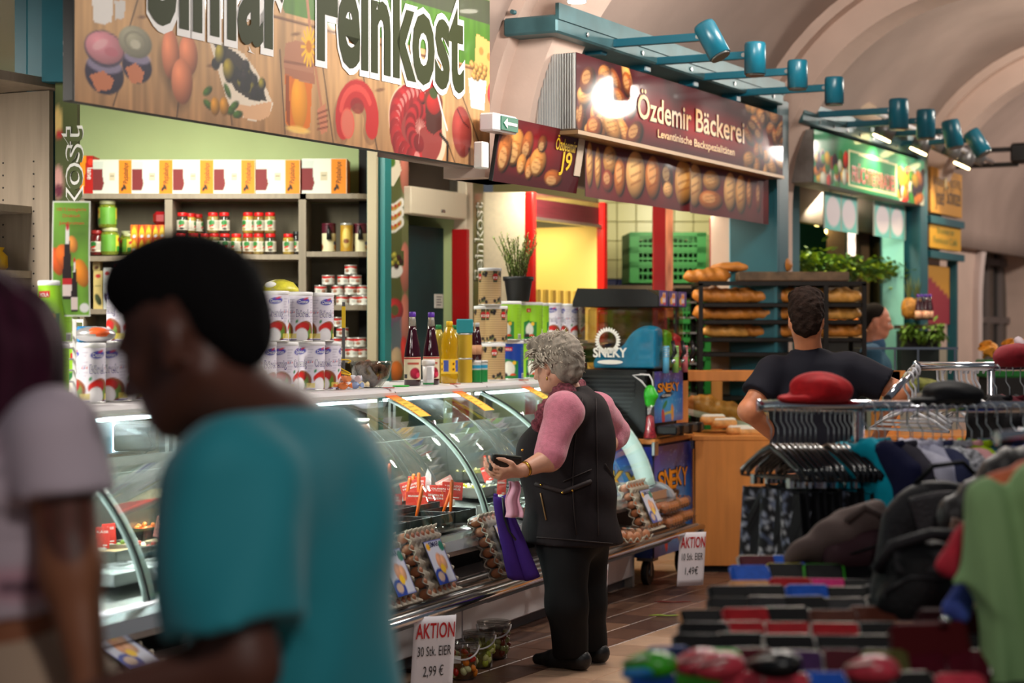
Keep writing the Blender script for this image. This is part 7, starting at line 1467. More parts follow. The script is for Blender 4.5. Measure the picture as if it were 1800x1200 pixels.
body_p = head_prims(hc, M, .98) + [cap(hc - up * .05 + f * -.03, W(1006, 706, 8.45), .056, .066, .03), elp(W(1004, 790, 8.46), (.13, .17, .2), frame(f).tolist(), .05), elp(W(1000, 890, 8.46), (.15, .18, .2), frame(f).tolist(), .06)]
body_p += chain([sl_, el, wr], [.058, .05, .028], .03) + chain([sr, er, wr2], [.058, .048, .028], .03) + chain([hl, kl, al], [.085, .06, .042], .04) + chain([hr, kr, ar], [.085, .06, .042], .04)
body_p += hand(wr, hd_, up * .55 - l * .75, 1.0, .62, -1, .12, 1.1) + hand(wr2, f, -l, .95, .6, -1)
mesh_at(th, base, 'body', body_p, sk, .0085); eyes(th, hc, M, .98, base, (70, 80, 90))
ves = [elp(W(1012, 770, 8.47), (.155, .215, .19), frame(f, .12).tolist(), .06), elp(W(985, 800, 8.42) + f * .04, (.15, .19, .15), frame(f).tolist(), .07), elp(W(1003, 870, 8.46), (.19, .225, .24), frame(f).tolist(), .08), elp(W(1003, 960, 8.46), (.215, .245, .22), frame(f).tolist(), .08, clip=[]), cap(sl_ - l * .05 + up * .01, sr + l * .05 + up * .01, .075, .075, .06), cap(W(1012, 705, 8.46), W(1004, 690, 8.45), .085, .078, .03),
       elp(sl_ + l * .055 + up * -.02, (.075, .055, .10), frame(f).tolist(), .02, True), elp(sr - l * .055 + up * -.02, (.075, .055, .10), frame(f).tolist(), .02, True)]
vm = mat('waistcoat', (24, 16, 19), .8, nz=(40, .2), spec=.25)
vo = mesh_at(th, base, 'waistcoat', ves, vm, .010, lambda X, Y, Z: .007 * np.sin(X * 19 + Y * 14 + 1.5 * np.sin(Z * 6)) * np.clip(1.1 - Z, .2, 1) + .003 * np.sin(Z * 34 + X * 20), cuts=[(W(1000, 952, 8.46), (-.05, 0, -1)), (W(1004, 684, 8.45), (-.25, .1, 1))])
mesh_at(th, base, 'sweater', chain([sl_ + up * .005, el + up * .015], [.080, .066], .02) + chain([sr, er + up * .01], [.082, .068], .02) + [cap(sl_ - l * .02, sr + l * .02, .07, .07, .05), cap(el + up * .015, el + (wr - el) * .12 + up * .012, .066, .060, .02, clip=[(el + (wr - el) * .10, (wr - el) / np.linalg.norm(wr - el))]), cap(er, er + (wr2 - er) * .15, .066, .058, .02)], mat('sweater_pink', (196, 112, 132), .85, nz=(60, .14), bump=(220, .3), sheen=.3), .010, folds(.003, 30, 40, 1))
mesh_at(th, base, 'scarf', [cap(W(1010, 684, 8.49), W(990, 694, 8.34), .050, .046, .03), cap(W(990, 694, 8.34), W(962, 722, 8.30), .045, .040, .03), cap(W(962, 722, 8.30), W(945, 748, 8.30), .038, .03, .03), cap(W(1010, 684, 8.49), W(985, 690, 8.58), .048, .044, .03)], mat('scarf_knit', (120, 54, 66), .9, nz=(90, .6), bump=(120, .8)), .008, lambda X, Y, Z: .0045 * np.sin(X * 150 + Z * 120))
mesh_at(th, base, 'trousers', chain([hl, kl, al - up * .03], [.115, .088, .078], .04) + chain([hr, kr, ar - up * .03], [.115, .088, .078], .04) + [elp(W(1005, 935, 8.46), (.15, .18, .13), frame(f).tolist(), .06)], mat('trousers_black', (13, 12, 14), .85, spec=.25), .011, folds(.004, 24, 18, 2), cuts=[((0, 0, .055), (0, 0, -1))])
for n_, (a, yaw) in enumerate(((al, f), (ar, f))):
    b = V3((a[0], a[1], 0)); sh = [cap(b - yaw * .05 + up * .04, b + yaw * .09 + up * .035, .042, .038, .03), cap(b + yaw * .09 + up * .032, b + yaw * .175 + up * .026, .040, .026, .03), cap(b - yaw * .06 + up * .05, b - yaw * .05 + up * .06, .036, .034, .03)]
    s_ = mesh_at(th, base, 'shoe', sh, mat('shoe_black', (14, 13, 15), .45), .007, cuts=[((0, 0, .004), (0, 0, -1)), ((0, 0, .085), (0, 0, 1))]); put('bow', MB().tube([b - base + yaw * .08 + up * .066 + l * q * .02 for q in (-1, 0, 1)], [.004, .008, .004], 6), mat('shoe_bow', (30, 28, 30), .5), s_)
hp = [elp(hc + M @ V3((-.035, 0, .045)), (.105, .092, .095), M.tolist(), .03), elp(hc + M @ V3((-.065, 0, -.01)), (.07, .082, .085), M.tolist(), .03), elp(hc + M @ V3((.055, 0, .105)), (.055, .075, .035), M.tolist(), .03), elp(hc + M @ V3((.0, 0, .11)), (.07, .08, .035), M.tolist(), .03), elp(hc + M @ V3((.0, .076, .03)), (.05, .022, .035), M.tolist(), .02), elp(hc + M @ V3((.0, -.076, .03)), (.05, .022, .035), M.tolist(), .02), elp(hc + M @ V3((.01, .09, -.02)), (.03, .02, .045), M.tolist(), .01, True), elp(hc + M @ V3((.09, 0, -.02)), (.06, .09, .075), M.tolist(), .02, True)]
hg = mat('hair_grey', (146, 136, 124), .85, spec=.15, nz=(30, .5), wood=(1, 1, .35), bump=(60, .6))
ho = mesh_at(th, base, 'hair', hp, hg, .007, lambda X, Y, Z: .005 * np.sin(X * 90 + 3 * np.sin(Z * 60)) * np.sin(Y * 80 + Z * 70))
rs = random.Random(6); lk = MB()
for k in range(800):
    a, b = rs.uniform(0, 6.28), rs.uniform(-.35, 1.0); q = V3((math.cos(a) * math.cos(b * 1.2) * .11, math.sin(a) * math.cos(b * 1.2) * .095, .035 + math.sin(b * 1.2) * .1))
    if q[0] > .05 and q[2] < .07: continue
    if abs(q[1]) > .07 and q[2] < .0 and q[0] > -.02: continue
    t = V3((-.5 if q[0] < .03 else .55, .3 * math.copysign(1, q[1]), -.55 if b < .55 else .25)) * rs.uniform(.02, .045); n = q / np.linalg.norm(q) * .012; P_ = [hc + M @ (q * .93), hc + M @ (q + n * .5 + t * .4), hc + M @ (q + n * rs.random() + t + V3((rs.gauss(0, .008), rs.gauss(0, .008), rs.gauss(0, .008))))]; lk.tube([x - base for x in P_], [.0048, .0036, .001], 4)
put('hair_locks', lk, mat('hair_silver', (196, 184, 168), .75, spec=.2, nz=(20, .3)), th, kind='stuff')
put('earring', MB().ell(hc + M @ V3((-.005, .084, -.055)) - base, (.004, .004, .01), 8, 6), mat('gold', (206, 160, 70), .25, 1), th)
put('button', MB().ell(W(918, 791, 8.18) - base, .006, 8, 6), MATS['gold'], th)
d_ = (el - wr) / np.linalg.norm(el - wr); c_ = wr + d_ * .03 - base; wt = put('wristwatch', MB().tube([c_ - d_ * .007, c_ + d_ * .007], .034, 18), MATS['gold'], th); put('dial', MB().cyl(c_ + l * .026 - up * .012, c_ + l * .038 - up * .016, .015, n=14), mat('watch_dial', (40, 34, 30), .2), wt)
from mathutils.bvhtree import BVHTree
bv = BVHTree.FromPolygons([v.co for v in vo.data.vertices], [tuple(p.vertices) for p in vo.data.polygons]); eye_ = Vector((0, 0, H)) - Vector(base)
def surf(px, py, lift=.004):
    """point on the waistcoat seen at a pixel"""
    d = Vector(at(px, py, 8.0)) - Vector((0, 0, H)); d.normalize(); h_ = bv.ray_cast(eye_, d); return (h_[0] + h_[1] * lift) if h_[0] else None
def on_vest(name, pts, r, m, par=th, n=6):
    P_ = [surf(*p) for p in pts]; P_ = [p for p in P_ if p is not None]
    if len(P_) > 1: return put(name, MB().tube(P_, r, n), m, par)
vl = mat('waistcoat_trim', (40, 30, 30), .7, spec=.3)
bl_ = on_vest('belt', [(942 + 8 * k, 850 + (7 * k if k < 6 else 42 - 9 * (k - 6)) * .35) for k in range(13)], .011, vl)
for k, (px, py) in enumerate(((953, 852), (988, 866), (1005, 862))): p = surf(px, py, .016); p and put('rivet', MB().ell(p, .0055, 8, 6), MATS['gold'], bl_)
on_vest('zip', [(951 + 1.6 * k, 866 + 8 * k) for k in range(7)], .0035, mat('zip_gold', (150, 116, 76), .4, .6))
for pts in ([(1046 + k * .4, 700 + 20 * k) for k in range(13)], [(1012 - k * .8 + (k - 6) ** 2 * .3, 700 + 20 * k) for k in range(13)], [(990 + 7 * k, 846 - 3 * k) for k in range(8)], [(1062 + 4 * k, 815 + 6 * k) for k in range(6)], [(944 + 12 * k, 944 + 1.0 * k) for k in range(12)]): on_vest('seam', pts, .0028, vl, n=5)
# wallet, bag, pink cloth held by the shopper
hb = wr + hd_ * .085 + (up * .55 - l * .75) * .034 + up * .022; th = thing('wallet', 'long black wallet held in the elderly shopper\'s hand', 'wallet', hb, math.atan2(hd_[1], hd_[0]) + PI); put('cover', MB().box((.0, 0, 0), (.15, .022, .07), bev=.006), mat('wallet_leather', (22, 22, 22), .45), th, rot=(.2, .12, .15)); put('edge', MB().box((.0, -.002, .036), (.14, .016, .004)), mat('wallet_edge', (60, 70, 66), .5), th, rot=(.2, .12, .15))
bb = W(915, 940, 8.2); th = thing('shopping_bag', 'purple cloth shopping bag hanging beside the elderly shopper', 'bag', bb)
put('bag', MB().sheet(lambda u, v: (-.085 + .10 * v ** 1.3 + (u - .5) * (.06 + .06 * v), .02 + .05 * v + .012 * math.sin(u * 11 + 2 * v) * (1 - .3 * v), .175 - .36 * v - .015 * math.sin(PI * u)), 16, 16, .018), mat('bag_purple', (58, 30, 108), .85, spec=.2, nz=(10, .15)), th); put('handle', MB().tube([(-.075, -.02, .16), (-.07, -.02, .08), (-.05, -.02, .02), (-.02, -.02, -.02)], .005, 6), blackp, th)
th = thing('pink_cloth', 'pink cloth hanging below the elderly shopper\'s hand', 'cloth', W(905, 850, 8.05)); put('cloth', MB().sheet(lambda u, v: (-.005 + (u - .5) * (.045 + .03 * v) + .006 * math.sin(v * 9), .012 * math.sin(u * 9 + v * 2), .01 - .15 * v), 12, 12, .003), mat('cloth_pink', (206, 150, 170), .85), th)

# ---- man in the teal T-shirt, close to the camera
base = V3((at(500, 0, 2.85).x, 2.85, 0)); th = thing('person', 'person in teal T-shirt with short black hair, close and out of focus', 'person', base)
f = V3((-.92, .38, 0)); f /= np.linalg.norm(f); l = V3((-f[1], f[0], 0)); hc = W(338, 600, 2.74); M = frame(f, .36); sk = skin('skin_dark', (88, 48, 34))
nb = W(462, 745, 2.82); sl_, el, wr = W(388, 842, 2.66), W(425, 1170, 2.62), W(215, 1215, 2.60); sr, er, wr2 = W(590, 835, 3.0), W(610, 1120, 3.02), W(560, 1330, 2.95)
hl, hr = W(450, 1390, 2.80), W(560, 1390, 2.96); kl, kr = V3((hl[0], hl[1], .46)), V3((hr[0], hr[1], .46)); al, ar = V3((hl[0], hl[1], .08)), V3((hr[0], hr[1], .08))
bp = head_prims(hc, M, 1.10, 1.0, 1.2) + [cap(hc - up * .06 - f * .035, nb, .062, .07, .03), elp(W(500, 980, 2.86), (.12, .17, .25), frame(f).tolist(), .05), elp(W(500, 1290, 2.87), (.115, .16, .2), frame(f).tolist(), .05)]
bp += chain([sl_, el, wr], [.062, .048, .032], .03) + chain([sr, er, wr2], [.062, .048, .03], .03) + chain([hl, kl, al], [.095, .065, .045], .04) + chain([hr, kr, ar], [.095, .065, .045], .04)
bp += [cap(a + up * -.04, a + f * .17 + up * -.045, .036, .03, .03) for a in (al, ar)]
d_ = wr - el; d_ /= np.linalg.norm(d_); bp += hand(wr, d_ + up * .06, -up, 1.05, .3, -1) + hand(wr2, -up + f * .2, -l, 1.05, .5, 1)
mesh_at(th, base, 'body', bp, sk, .010); eyes(th, hc, M, 1.10, base)
hp = [elp(hc + M @ V3((-.018, 0, .055)), (.106, .084, .093), M.tolist(), .03), elp(hc + M @ V3((-.075, 0, .01)), (.05, .074, .08), M.tolist(), .03), elp(hc + M @ V3((.02, 0, .105)), (.085, .078, .055), M.tolist(), .03), elp(hc + M @ V3((.11, 0, -.01)), (.075, .10, .075), M.tolist(), .02, True), elp(hc + M @ V3((.0, .095, -.03)), (.036, .03, .055), M.tolist(), .015, True), elp(hc + M @ V3((.0, -.095, -.03)), (.036, .03, .055), M.tolist(), .015, True)]
mesh_at(th, base, 'hair', hp, mat('hair_black', (16, 13, 13), .9, bump=(200, 1.0), spec=.15), .008, lambda X, Y, Z: .003 * np.sin(X * 200) * np.sin(Y * 210) * np.sin(Z * 190))
sd = (el - sl_) / np.linalg.norm(el - sl_); hem = sl_ + sd * .205
ts = [elp(W(505, 900, 2.86), (.125, .185, .16), frame(f, .1).tolist(), .07), elp(W(510, 1060, 2.87), (.14, .178, .26), frame(f).tolist(), .08), elp(W(520, 1290, 2.88), (.15, .18, .24), frame(f).tolist(), .08), cap(sl_ - l * .05, sr + l * .05, .085, .085, .06), cap(nb + up * -.02, nb + up * -.06, .085, .10, .06), cap(sl_ + up * -.005, hem + sd * .1, .088, .100, .035, clip=[(hem, sd)]), cap(sr, sr + (er - sr) * .85, .085, .09, .03, clip=[(sr + (er - sr) * .7, (er - sr) / np.linalg.norm(er - sr))])]
mesh_at(th, base, 't_shirt', ts, mat('shirt_teal', (20, 136, 148), .75, sheen=.25), .0105, lambda X, Y, Z: .009 * np.sin(X * 26 + Y * 12 + 1.8 * np.sin(Z * 5)) * np.sin(Z * 5 + 1 - Y * 6) + .005 * np.sin(X * 44 - Z * 18), cuts=[(W(500, 1440, 2.86), (0, 0, -1)), (nb + up * .012, (-.25, .1, 1))])
mesh_at(th, base, 'trousers', chain([hl, kl, al], [.11, .085, .07], .04) + chain([hr, kr, ar], [.11, .085, .07], .04) + [elp((hl + hr) / 2 + up * .02, (.13, .17, .12), frame(f).tolist(), .05)], mat('trousers_navy', (28, 32, 44), .8), .014, cuts=[((0, 0, .07), (0, 0, -1))])
# ---- person in the printed white T-shirt at the left edge
base = V3((at(20, 0, 2.98).x, 2.98, 0)); th = thing('person', 'person with dark red hair and printed white T-shirt at the left edge', 'person', base)
f = V3((-.75, -.35, 0)); f /= np.linalg.norm(f); l = V3((-f[1], f[0], 0)); hc = W(-52, 640, 2.92); M = frame(f, .12); sk = skin('skin_tan', (150, 92, 62))
sl_, el, wr = W(98, 768, 2.84), W(124, 1000, 2.82), W(158, 1190, 2.78); sr, er, wr2 = W(-110, 770, 3.1), W(-130, 1000, 3.1), W(-120, 1180, 3.0); nb = W(-20, 725, 2.96)
hl, hr = W(85, 1260, 2.92), W(-40, 1260, 3.04); kl, kr = V3((hl[0], hl[1], .46)), V3((hr[0], hr[1], .46)); al, ar = V3((hl[0], hl[1], .08)), V3((hr[0], hr[1], .08))
bp = head_prims(hc, M, 1.0, .96, .9) + [cap(hc - up * .06 - f * .03, nb, .05, .056, .03), elp(W(10, 900, 2.97), (.10, .14, .2), frame(f).tolist(), .05), elp(W(15, 1100, 2.98), (.105, .14, .18), frame(f).tolist(), .05)]
bp += chain([sl_, el, wr], [.052, .043, .027], .03) + chain([sr, er, wr2], [.052, .042, .027], .03) + chain([hl, kl, al], [.10, .064, .042], .04) + chain([hr, kr, ar], [.10, .064, .042], .04) + [cap(a + up * -.04, a + f * .15 + up * -.045, .034, .028, .03) for a in (al, ar)]
bp += hand(wr, wr - el, -l + f * .3, .95, .35, 1) + hand(wr2, -up, l, .95, .4, -1)
def tattoo(V):
    c = np.ones((len(V), 3)) * lin((150, 92, 62)); q = (sl_ * .42 + el * .58) - base + l * .03; dz = (V[:, 2] - q[2]) / .072; dx = ((V - q) @ np.array([.9, .2, 0])) / .040; r_ = np.sqrt(dz ** 2 + dx ** 2); near = np.clip((1 - r_) * 6, 0, 1) * (np.linalg.norm(V - q, axis=1) < .11)
    pat = .5 + .5 * np.sin(dx * 9 + 3 * np.sin(dz * 4)) * np.sin(dz * 11); tc = lin((44, 34, 30)) * (1 - pat[:, None] * .6) + lin((130, 50, 40)) * pat[:, None] * .6; return c * (1 - near[:, None] * .85) + tc * near[:, None] * .85
mesh_at(th, base, 'body', bp, paintmat('skin_print', .5), .009, colour=tattoo); eyes(th, hc, M, 1.0, base, (60, 40, 28), .96)
hp = [elp(hc + M @ V3((-.02, 0, .045)), (.108, .094, .098), M.tolist(), .03), cap(hc + M @ V3((-.05, .055, .0)), hc + M @ V3((.03, .09, -.2)), .058, .026, .04), cap(hc + M @ V3((-.05, -.055, .0)), hc + M @ V3((.0, -.08, -.2)), .062, .034, .04), cap(hc + M @ V3((-.06, 0, -.0)), hc + M @ V3((-.08, .02, -.18)), .085, .055, .04), elp(hc + M @ V3((.115, 0, -.03)), (.075, .075, .09), M.tolist(), .02, True)]
mesh_at(th, base, 'hair', hp, mat('hair_burgundy', (58, 10, 34), .7, spec=.2, nz=(40, .5), wood=(1, 1, .15), bump=(60, .5)), .009, lambda X, Y, Z: .003 * np.sin(X * 110 + 3 * np.sin(Z * 12)) + .002 * np.sin(Y * 150))
put('earring', MB().tube([hc + M @ V3((.02, .092, -.05)) - base + V3((0, 0, -.02 + .02 * math.cos(a))) + l * .004 * math.sin(a) for a in np.linspace(0, 6.28, 14)], .003, 6), MATS['gold'], th)
sd = (el - sl_) / np.linalg.norm(el - sl_); hem = sl_ + sd * .088
ts = [elp(W(5, 880, 2.96), (.11, .15, .16), frame(f).tolist(), .06), elp(W(10, 840, 2.94) + f * .06, (.085, .14, .09), frame(f).tolist(), .05), elp(W(15, 1040, 2.97), (.105, .138, .2), frame(f).tolist(), .07), cap(sl_ - l * .04, sr + l * .04, .066, .066, .05), cap(sl_, hem + sd * .05, .072, .080, .03, clip=[(hem, sd)]), cap(sr, sr + (er - sr) * .6, .07, .078, .03, clip=[(sr + (er - sr) * .45, (er - sr) / np.linalg.norm(er - sr))])]
def tprint(V):
    c = np.ones((len(V), 3)) * lin((206, 186, 196)); q = W(20, 920, 2.9) - base; u = (V - q) @ l; z = V[:, 2] - q[2]; fr_ = ((V - base * 0) @ f) > -.02
    pat = np.sin(u * 60 + 4 * np.sin(z * 28)) * np.sin(z * 52 + 3 * np.sin(u * 40)) + .5 * np.sin(u * 130 + z * 90); inside = np.clip(1.6 - np.sqrt((u / .12) ** 2 + ((z + .03) / .17) ** 2) * 1.2, 0, 1); k = np.clip((pat - .25) * 3, 0, 1) * inside; k2 = np.clip((np.sin(u * 34 + 2) * np.sin(z * 30 + 1) - .5) * 3, 0, 1) * inside * .5
    c = c * (1 - k2[:, None]) + lin((206, 90, 120)) * k2[:, None]; return c * (1 - k[:, None] * .92) + lin((44, 24, 44)) * k[:, None] * .92
mesh_at(th, base, 't_shirt', ts, paintmat('shirt_print', .8), .009, folds(.003, 30, 24), cuts=[(W(15, 1075, 2.97), (.15, 0, -1)), (nb + up * .045, (-.2, -.2, 1))], colour=tprint)
mesh_at(th, base, 'trousers', chain([hl, kl, al], [.115, .085, .06], .04) + chain([hr, kr, ar], [.115, .085, .06], .04) + [elp((hl + hr) / 2 + up * .06, (.125, .165, .14), frame(f).tolist(), .05)], mat('trousers_beige', (176, 148, 124), .8, nz=(6, .08)), .011, folds(.004, 26, 20, 1), cuts=[((0, 0, .07), (0, 0, -1)), (W(15, 1062, 2.97), (-.12, 0, 1))])
# ---- baker seen from behind
base = V3((at(1430, 0, 9.6).x, 9.6, 0)); th = thing('person', 'person in navy T-shirt seen from behind with arms akimbo before the bread rack', 'person', base)
f = V3((.12, 1, 0)); f /= np.linalg.norm(f); l = V3((-f[1], f[0], 0)); hc = W(1417, 562, 9.55); M = frame(f, .05); sk = skin('skin_olive', (190, 120, 84))
nb = W(1422, 622, 9.6); sl_, el, wr = W(1358, 655, 9.6), W(1316, 722, 9.5), W(1372, 775, 9.65); sr, er, wr2 = W(1496, 648, 9.6), W(1582, 690, 9.55), W(1545, 765, 9.7); hl, hr = W(1400, 880, 9.6), W(1465, 880, 9.6); kl, kr = V3((hl[0], hl[1], .42)), V3((hr[0], hr[1], .42)); al, ar = V3((hl[0], hl[1], .08)), V3((hr[0], hr[1], .08))
bp = head_prims(hc, M, 1.02) + [cap(hc - up * .05 - f * .02, nb, .06, .07, .03), elp(W(1428, 720, 9.6), (.12, .18, .25), frame(f).tolist(), .05), elp(W(1430, 830, 9.6), (.13, .17, .2), frame(f).tolist(), .05)] + chain([sl_, el, wr], [.062, .05, .032], .03) + chain([sr, er, wr2], [.062, .05, .032], .03) + chain([hl, kl, al], [.095, .065, .045], .04) + chain([hr, kr, ar], [.095, .065, .045], .04) + [cap(a + up * -.04, a + f * .17 + up * -.045, .036, .03, .03) for a in (al, ar)] + hand(wr, wr - el, f, 1, .4, -1) + hand(wr2, wr2 - er, f, 1, .4, 1)
mesh_at(th, base, 'body', bp, sk, .010); eyes(th, hc, M, 1.02, base)
hp = [elp(hc + M @ V3((-.015, 0, .055)), (.11, .09, .098), M.tolist(), .03), elp(hc + M @ V3((-.07, 0, -.005)), (.05, .076, .085), M.tolist(), .03), elp(hc + M @ V3((.02, 0, .12)), (.08, .085, .045), M.tolist(), .03), elp(hc + M @ V3((.11, 0, -.02)), (.075, .10, .085), M.tolist(), .02, True), elp(hc + M @ V3((.01, .098, -.03)), (.034, .03, .055), M.tolist(), .015, True), elp(hc + M @ V3((.01, -.098, -.03)), (.034, .03, .055), M.tolist(), .015, True)]
mesh_at(th, base, 'hair', hp, mat('hair_brown', (36, 24, 19), .85, spec=.12, nz=(40, .5), bump=(80, .7)), .008, lambda X, Y, Z: .006 * np.sin(X * 100 + 2 * np.sin(Z * 60)) * np.sin(Y * 90 + Z * 70))
hm = lambda a, b, t: (a + (b - a) * t, (b - a) / np.linalg.norm(b - a))
ts = [elp(W(1428, 700, 9.6), (.145, .225, .19), frame(f).tolist(), .07), elp(W(1430, 780, 9.6), (.155, .215, .24), frame(f).tolist(), .08), cap(sl_ - l * .03, sr + l * .03, .08, .08, .06), cap(nb - up * .01, nb - up * .05, .09, .11, .06), cap(sl_, sl_ + (el - sl_) * .9, .088, .088, .03, clip=[hm(sl_, el, .62)]), cap(sr, sr + (er - sr) * .9, .088, .092, .03, clip=[hm(sr, er, .72)])]
mesh_at(th, base, 't_shirt', ts, mat('shirt_navy', (17, 17, 28), .85, spec=.25), .011, lambda X, Y, Z: .004 * np.sin(X * 28 + Z * 20) * np.sin(Z * 26 - X * 12), cuts=[(W(1430, 872, 9.6), (0, 0, -1)), (nb + up * .02, (0, .2, 1))])
mesh_at(th, base, 'trousers', chain([hl, kl, al], [.11, .085, .07], .04) + chain([hr, kr, ar], [.11, .085, .07], .04) + [elp((hl + hr) / 2 + up * .04, (.14, .18, .13), frame(f).tolist(), .05)], mat('trousers_grey', (30, 28, 32), .85, spec=.25), .014, cuts=[((0, 0, .07), (0, 0, -1))])
# ---- far man in profile
base = V3((at(1538, 0, 14.2).x, 14.2, 0)); th = thing('person', 'person in blue polo shirt in profile at the far fruit stall', 'person', base)
f = V3((1, -.12, 0)); f /= np.linalg.norm(f); l = V3((-f[1], f[0], 0)); hc = W(1541, 566, 14.2); M = frame(f, .12); nb = W(1536, 606, 14.2)
sl_, el, wr = W(1530, 622, 14.38), W(1528, 690, 14.4), W(1560, 720, 14.3); sr, er, wr2 = W(1532, 622, 14.02), W(1528, 690, 14.0), W(1560, 720, 14.1); hl, hr = W(1534, 760, 14.28), W(1534, 760, 14.1); kl, kr = V3((hl[0], hl[1], .45)), V3((hr[0], hr[1], .45)); al, ar = V3((hl[0], hl[1], .08)), V3((hr[0], hr[1], .08))
bp = head_prims(hc, M, 1.03) + [cap(hc - up * .05 - f * .02, nb, .06, .07, .03), elp(W(1535, 670, 14.2), (.12, .17, .25), frame(f).tolist(), .05)] + chain([sl_, el, wr], [.06, .048, .03], .03) + chain([sr, er, wr2], [.06, .048, .03], .03) + chain([hl, kl, al], [.09, .065, .045], .04) + chain([hr, kr, ar], [.09, .065, .045], .04) + [cap(a + up * -.04, a + f * .17 + up * -.045, .036, .03, .03) for a in (al, ar)] + hand(wr, f, -up, 1, .4, -1) + hand(wr2, f, -up, 1, .4, 1)
mesh_at(th, base, 'body', bp, skin('skin_far', (196, 124, 96)), .012); eyes(th, hc, M, 1.03, base)
mesh_at(th, base, 'hair', [elp(hc + M @ V3((-.026, 0, .048)), (.1, .084, .092), M.tolist(), .02), elp(hc + M @ V3((-.07, 0, .0)), (.045, .07, .075), M.tolist(), .02), elp(hc + M @ V3((.12, 0, -.01)), (.085, .10, .10), M.tolist(), .02, True), elp(hc + M @ V3((.0, .09, -.02)), (.036, .028, .05), M.tolist(), .015, True), elp(hc + M @ V3((.0, -.09, -.02)), (.036, .028, .05), M.tolist(), .015, True)], mat('hair_dark_short', (30, 24, 21), .9, spec=.1), .010)
mesh_at(th, base, 'polo_shirt', [elp(W(1534, 650, 14.2), (.14, .20, .16), frame(f).tolist(), .06), elp(W(1535, 710, 14.2), (.15, .185, .25), frame(f).tolist(), .07), cap(sl_, sl_ + (el - sl_) * .8, .08, .085, .04, clip=[hm(sl_, el, .6)]), cap(sr, sr + (er - sr) * .8, .08, .085, .04, clip=[hm(sr, er, .6)]), cap(nb + up * .0, nb + up * .02, .085, .08, .03)], mat('polo_blue', (40, 78, 110), .8), .013, folds(.004, 24, 22), cuts=[(W(1535, 765, 14.2), (0, 0, -1)), (nb + up * .035, (-.2, 0, 1))])
mesh_at(th, base, 'trousers', chain([hl, kl, al], [.11, .085, .07], .04) + chain([hr, kr, ar], [.11, .085, .07], .04), MATS['trousers_navy'], .016, cuts=[((0, 0, .07), (0, 0, -1))])

# ================================================================== clothes stall at the right
DRK = 6.0
def rail(name, lab, p0, p1, r, posts):
    th = thing(name, lab, 'clothes rack', (p0.x, p0.y, 0)); b = Vector((p0.x, p0.y, 0)); put('rail', MB().tube([p0 - b, p1 - b], r, 14), chrome, th)
    for q in posts: v = p0.lerp(p1, q) - b; put('post', MB().cyl((v.x, v.y + .0, .03), (v.x, v.y, v.z - r), r * .9, n=12), chrome, th); put('foot', MB().box((v.x, v.y, .02), (.05, .5, .03)), chrome, th)
    put('end_cap', MB().cyl(p0 - b - Vector((.012, 0, 0)), p0 - b, r * 1.12, n=14), chrome, th); return th
ra, rb2 = at(1337, 712, DRK), at(1960, 716, DRK - .05); rail('clothes_rack', 'chrome clothes rail with black hangers and patterned skirts', ra, rb2, .0175, (.28, .97))
hk = MB(); blackh = mat('hanger_black', (14, 14, 16), .18, coat=.5)
def hook(mb, r=.022, h=.06, mi=0): mb.tube([(0, r * math.sin(a), .002 + r + r * math.cos(a) - .036) for a in np.linspace(-2.3, 1.57, 12)] + [(0, r, -.05), (0, .0, -.07), (0, 0, -.07 - h)], .0022, 5, mi)
def hanger_meshes(span, drop):
    a = MB(); hook(a); b = MB(); pts = [(0, -span, -.13 - drop), (0, -span * .8, -.13 - drop * .72), (0, -span * .35, -.15), (0, 0, -.128), (0, span * .35, -.15), (0, span * .8, -.13 - drop * .72), (0, span, -.13 - drop)]
    b.ring([(np.array(p), (.007, .013)) for p in pts], 8, [basis((0, 1, .001))] * 7, 0, True, True); b.cyl((0, -span, -.14 - drop), (0, span, -.14 - drop), .004, n=6); return a.mesh('hook', steel), b.mesh('hanger', blackh)
hkm, hgm = hanger_meshes(.17, .085)
def speckle(sd):
    A = Art(.30, .36, .006, (16, 16, 22)); r_ = np.random.RandomState(sd)
    for k in range(260): A.e_(r_.rand() * .3, r_.rand() * .36, .003 + .003 * r_.rand(), .006 + .006 * r_.rand(), r_.randn() * .6, [(190, 196, 214), (140, 150, 180), (226, 226, 232), (90, 100, 130)][r_.randint(4)], .85)
    return A.mesh('skirt', lambda x, y, d: (.012 * math.sin(x * 60) + .01 * math.sin(x * 27 + sd) * (1 - y / .36) + (.5 - y / .36) * 0 + d, (x - .15) * (1 + .35 * (1 - y / .36)), y - .62), matte, mat('skirt_back', (16, 16, 22), .8), .004)
skm = [speckle(k) for k in range(3)]; skb = MB().sheet(lambda u, v: (.008 * math.sin(u * 14), (u - .5) * (.26 + .06 * v), -.25 - .37 * v), 16, 6, .005).mesh('skirt', mat('skirt_black', (12, 12, 15), .8))
i = 0
for px in [1356, 1368, 1379, 1389, 1398, 1407, 1416, 1425, 1434] + [1456, 1466, 1475, 1484, 1492, 1500, 1507]:
    p = at(px, 712, DRK); th = thing('skirt_hanger', '%s black hanger with %s skirt from the left end of the chrome rail' % (ORD[i], 'plain black' if i % 3 == 2 else 'speckled'), 'hanger', (p.x, p.y, p.z + .0), .42 + R.uniform(-.05, .05), 'black skirt hangers on the chrome rail'); put('hook', hkm, None, th); put('hanger', hgm, None, th); put('skirt', skb if i % 3 == 2 else skm[i % 3], None, th)
    for q in (-.1, .1): put('clip', MB().box((0, q, -.235), (.012, .02, .03)), chrome, th)
    i += 1
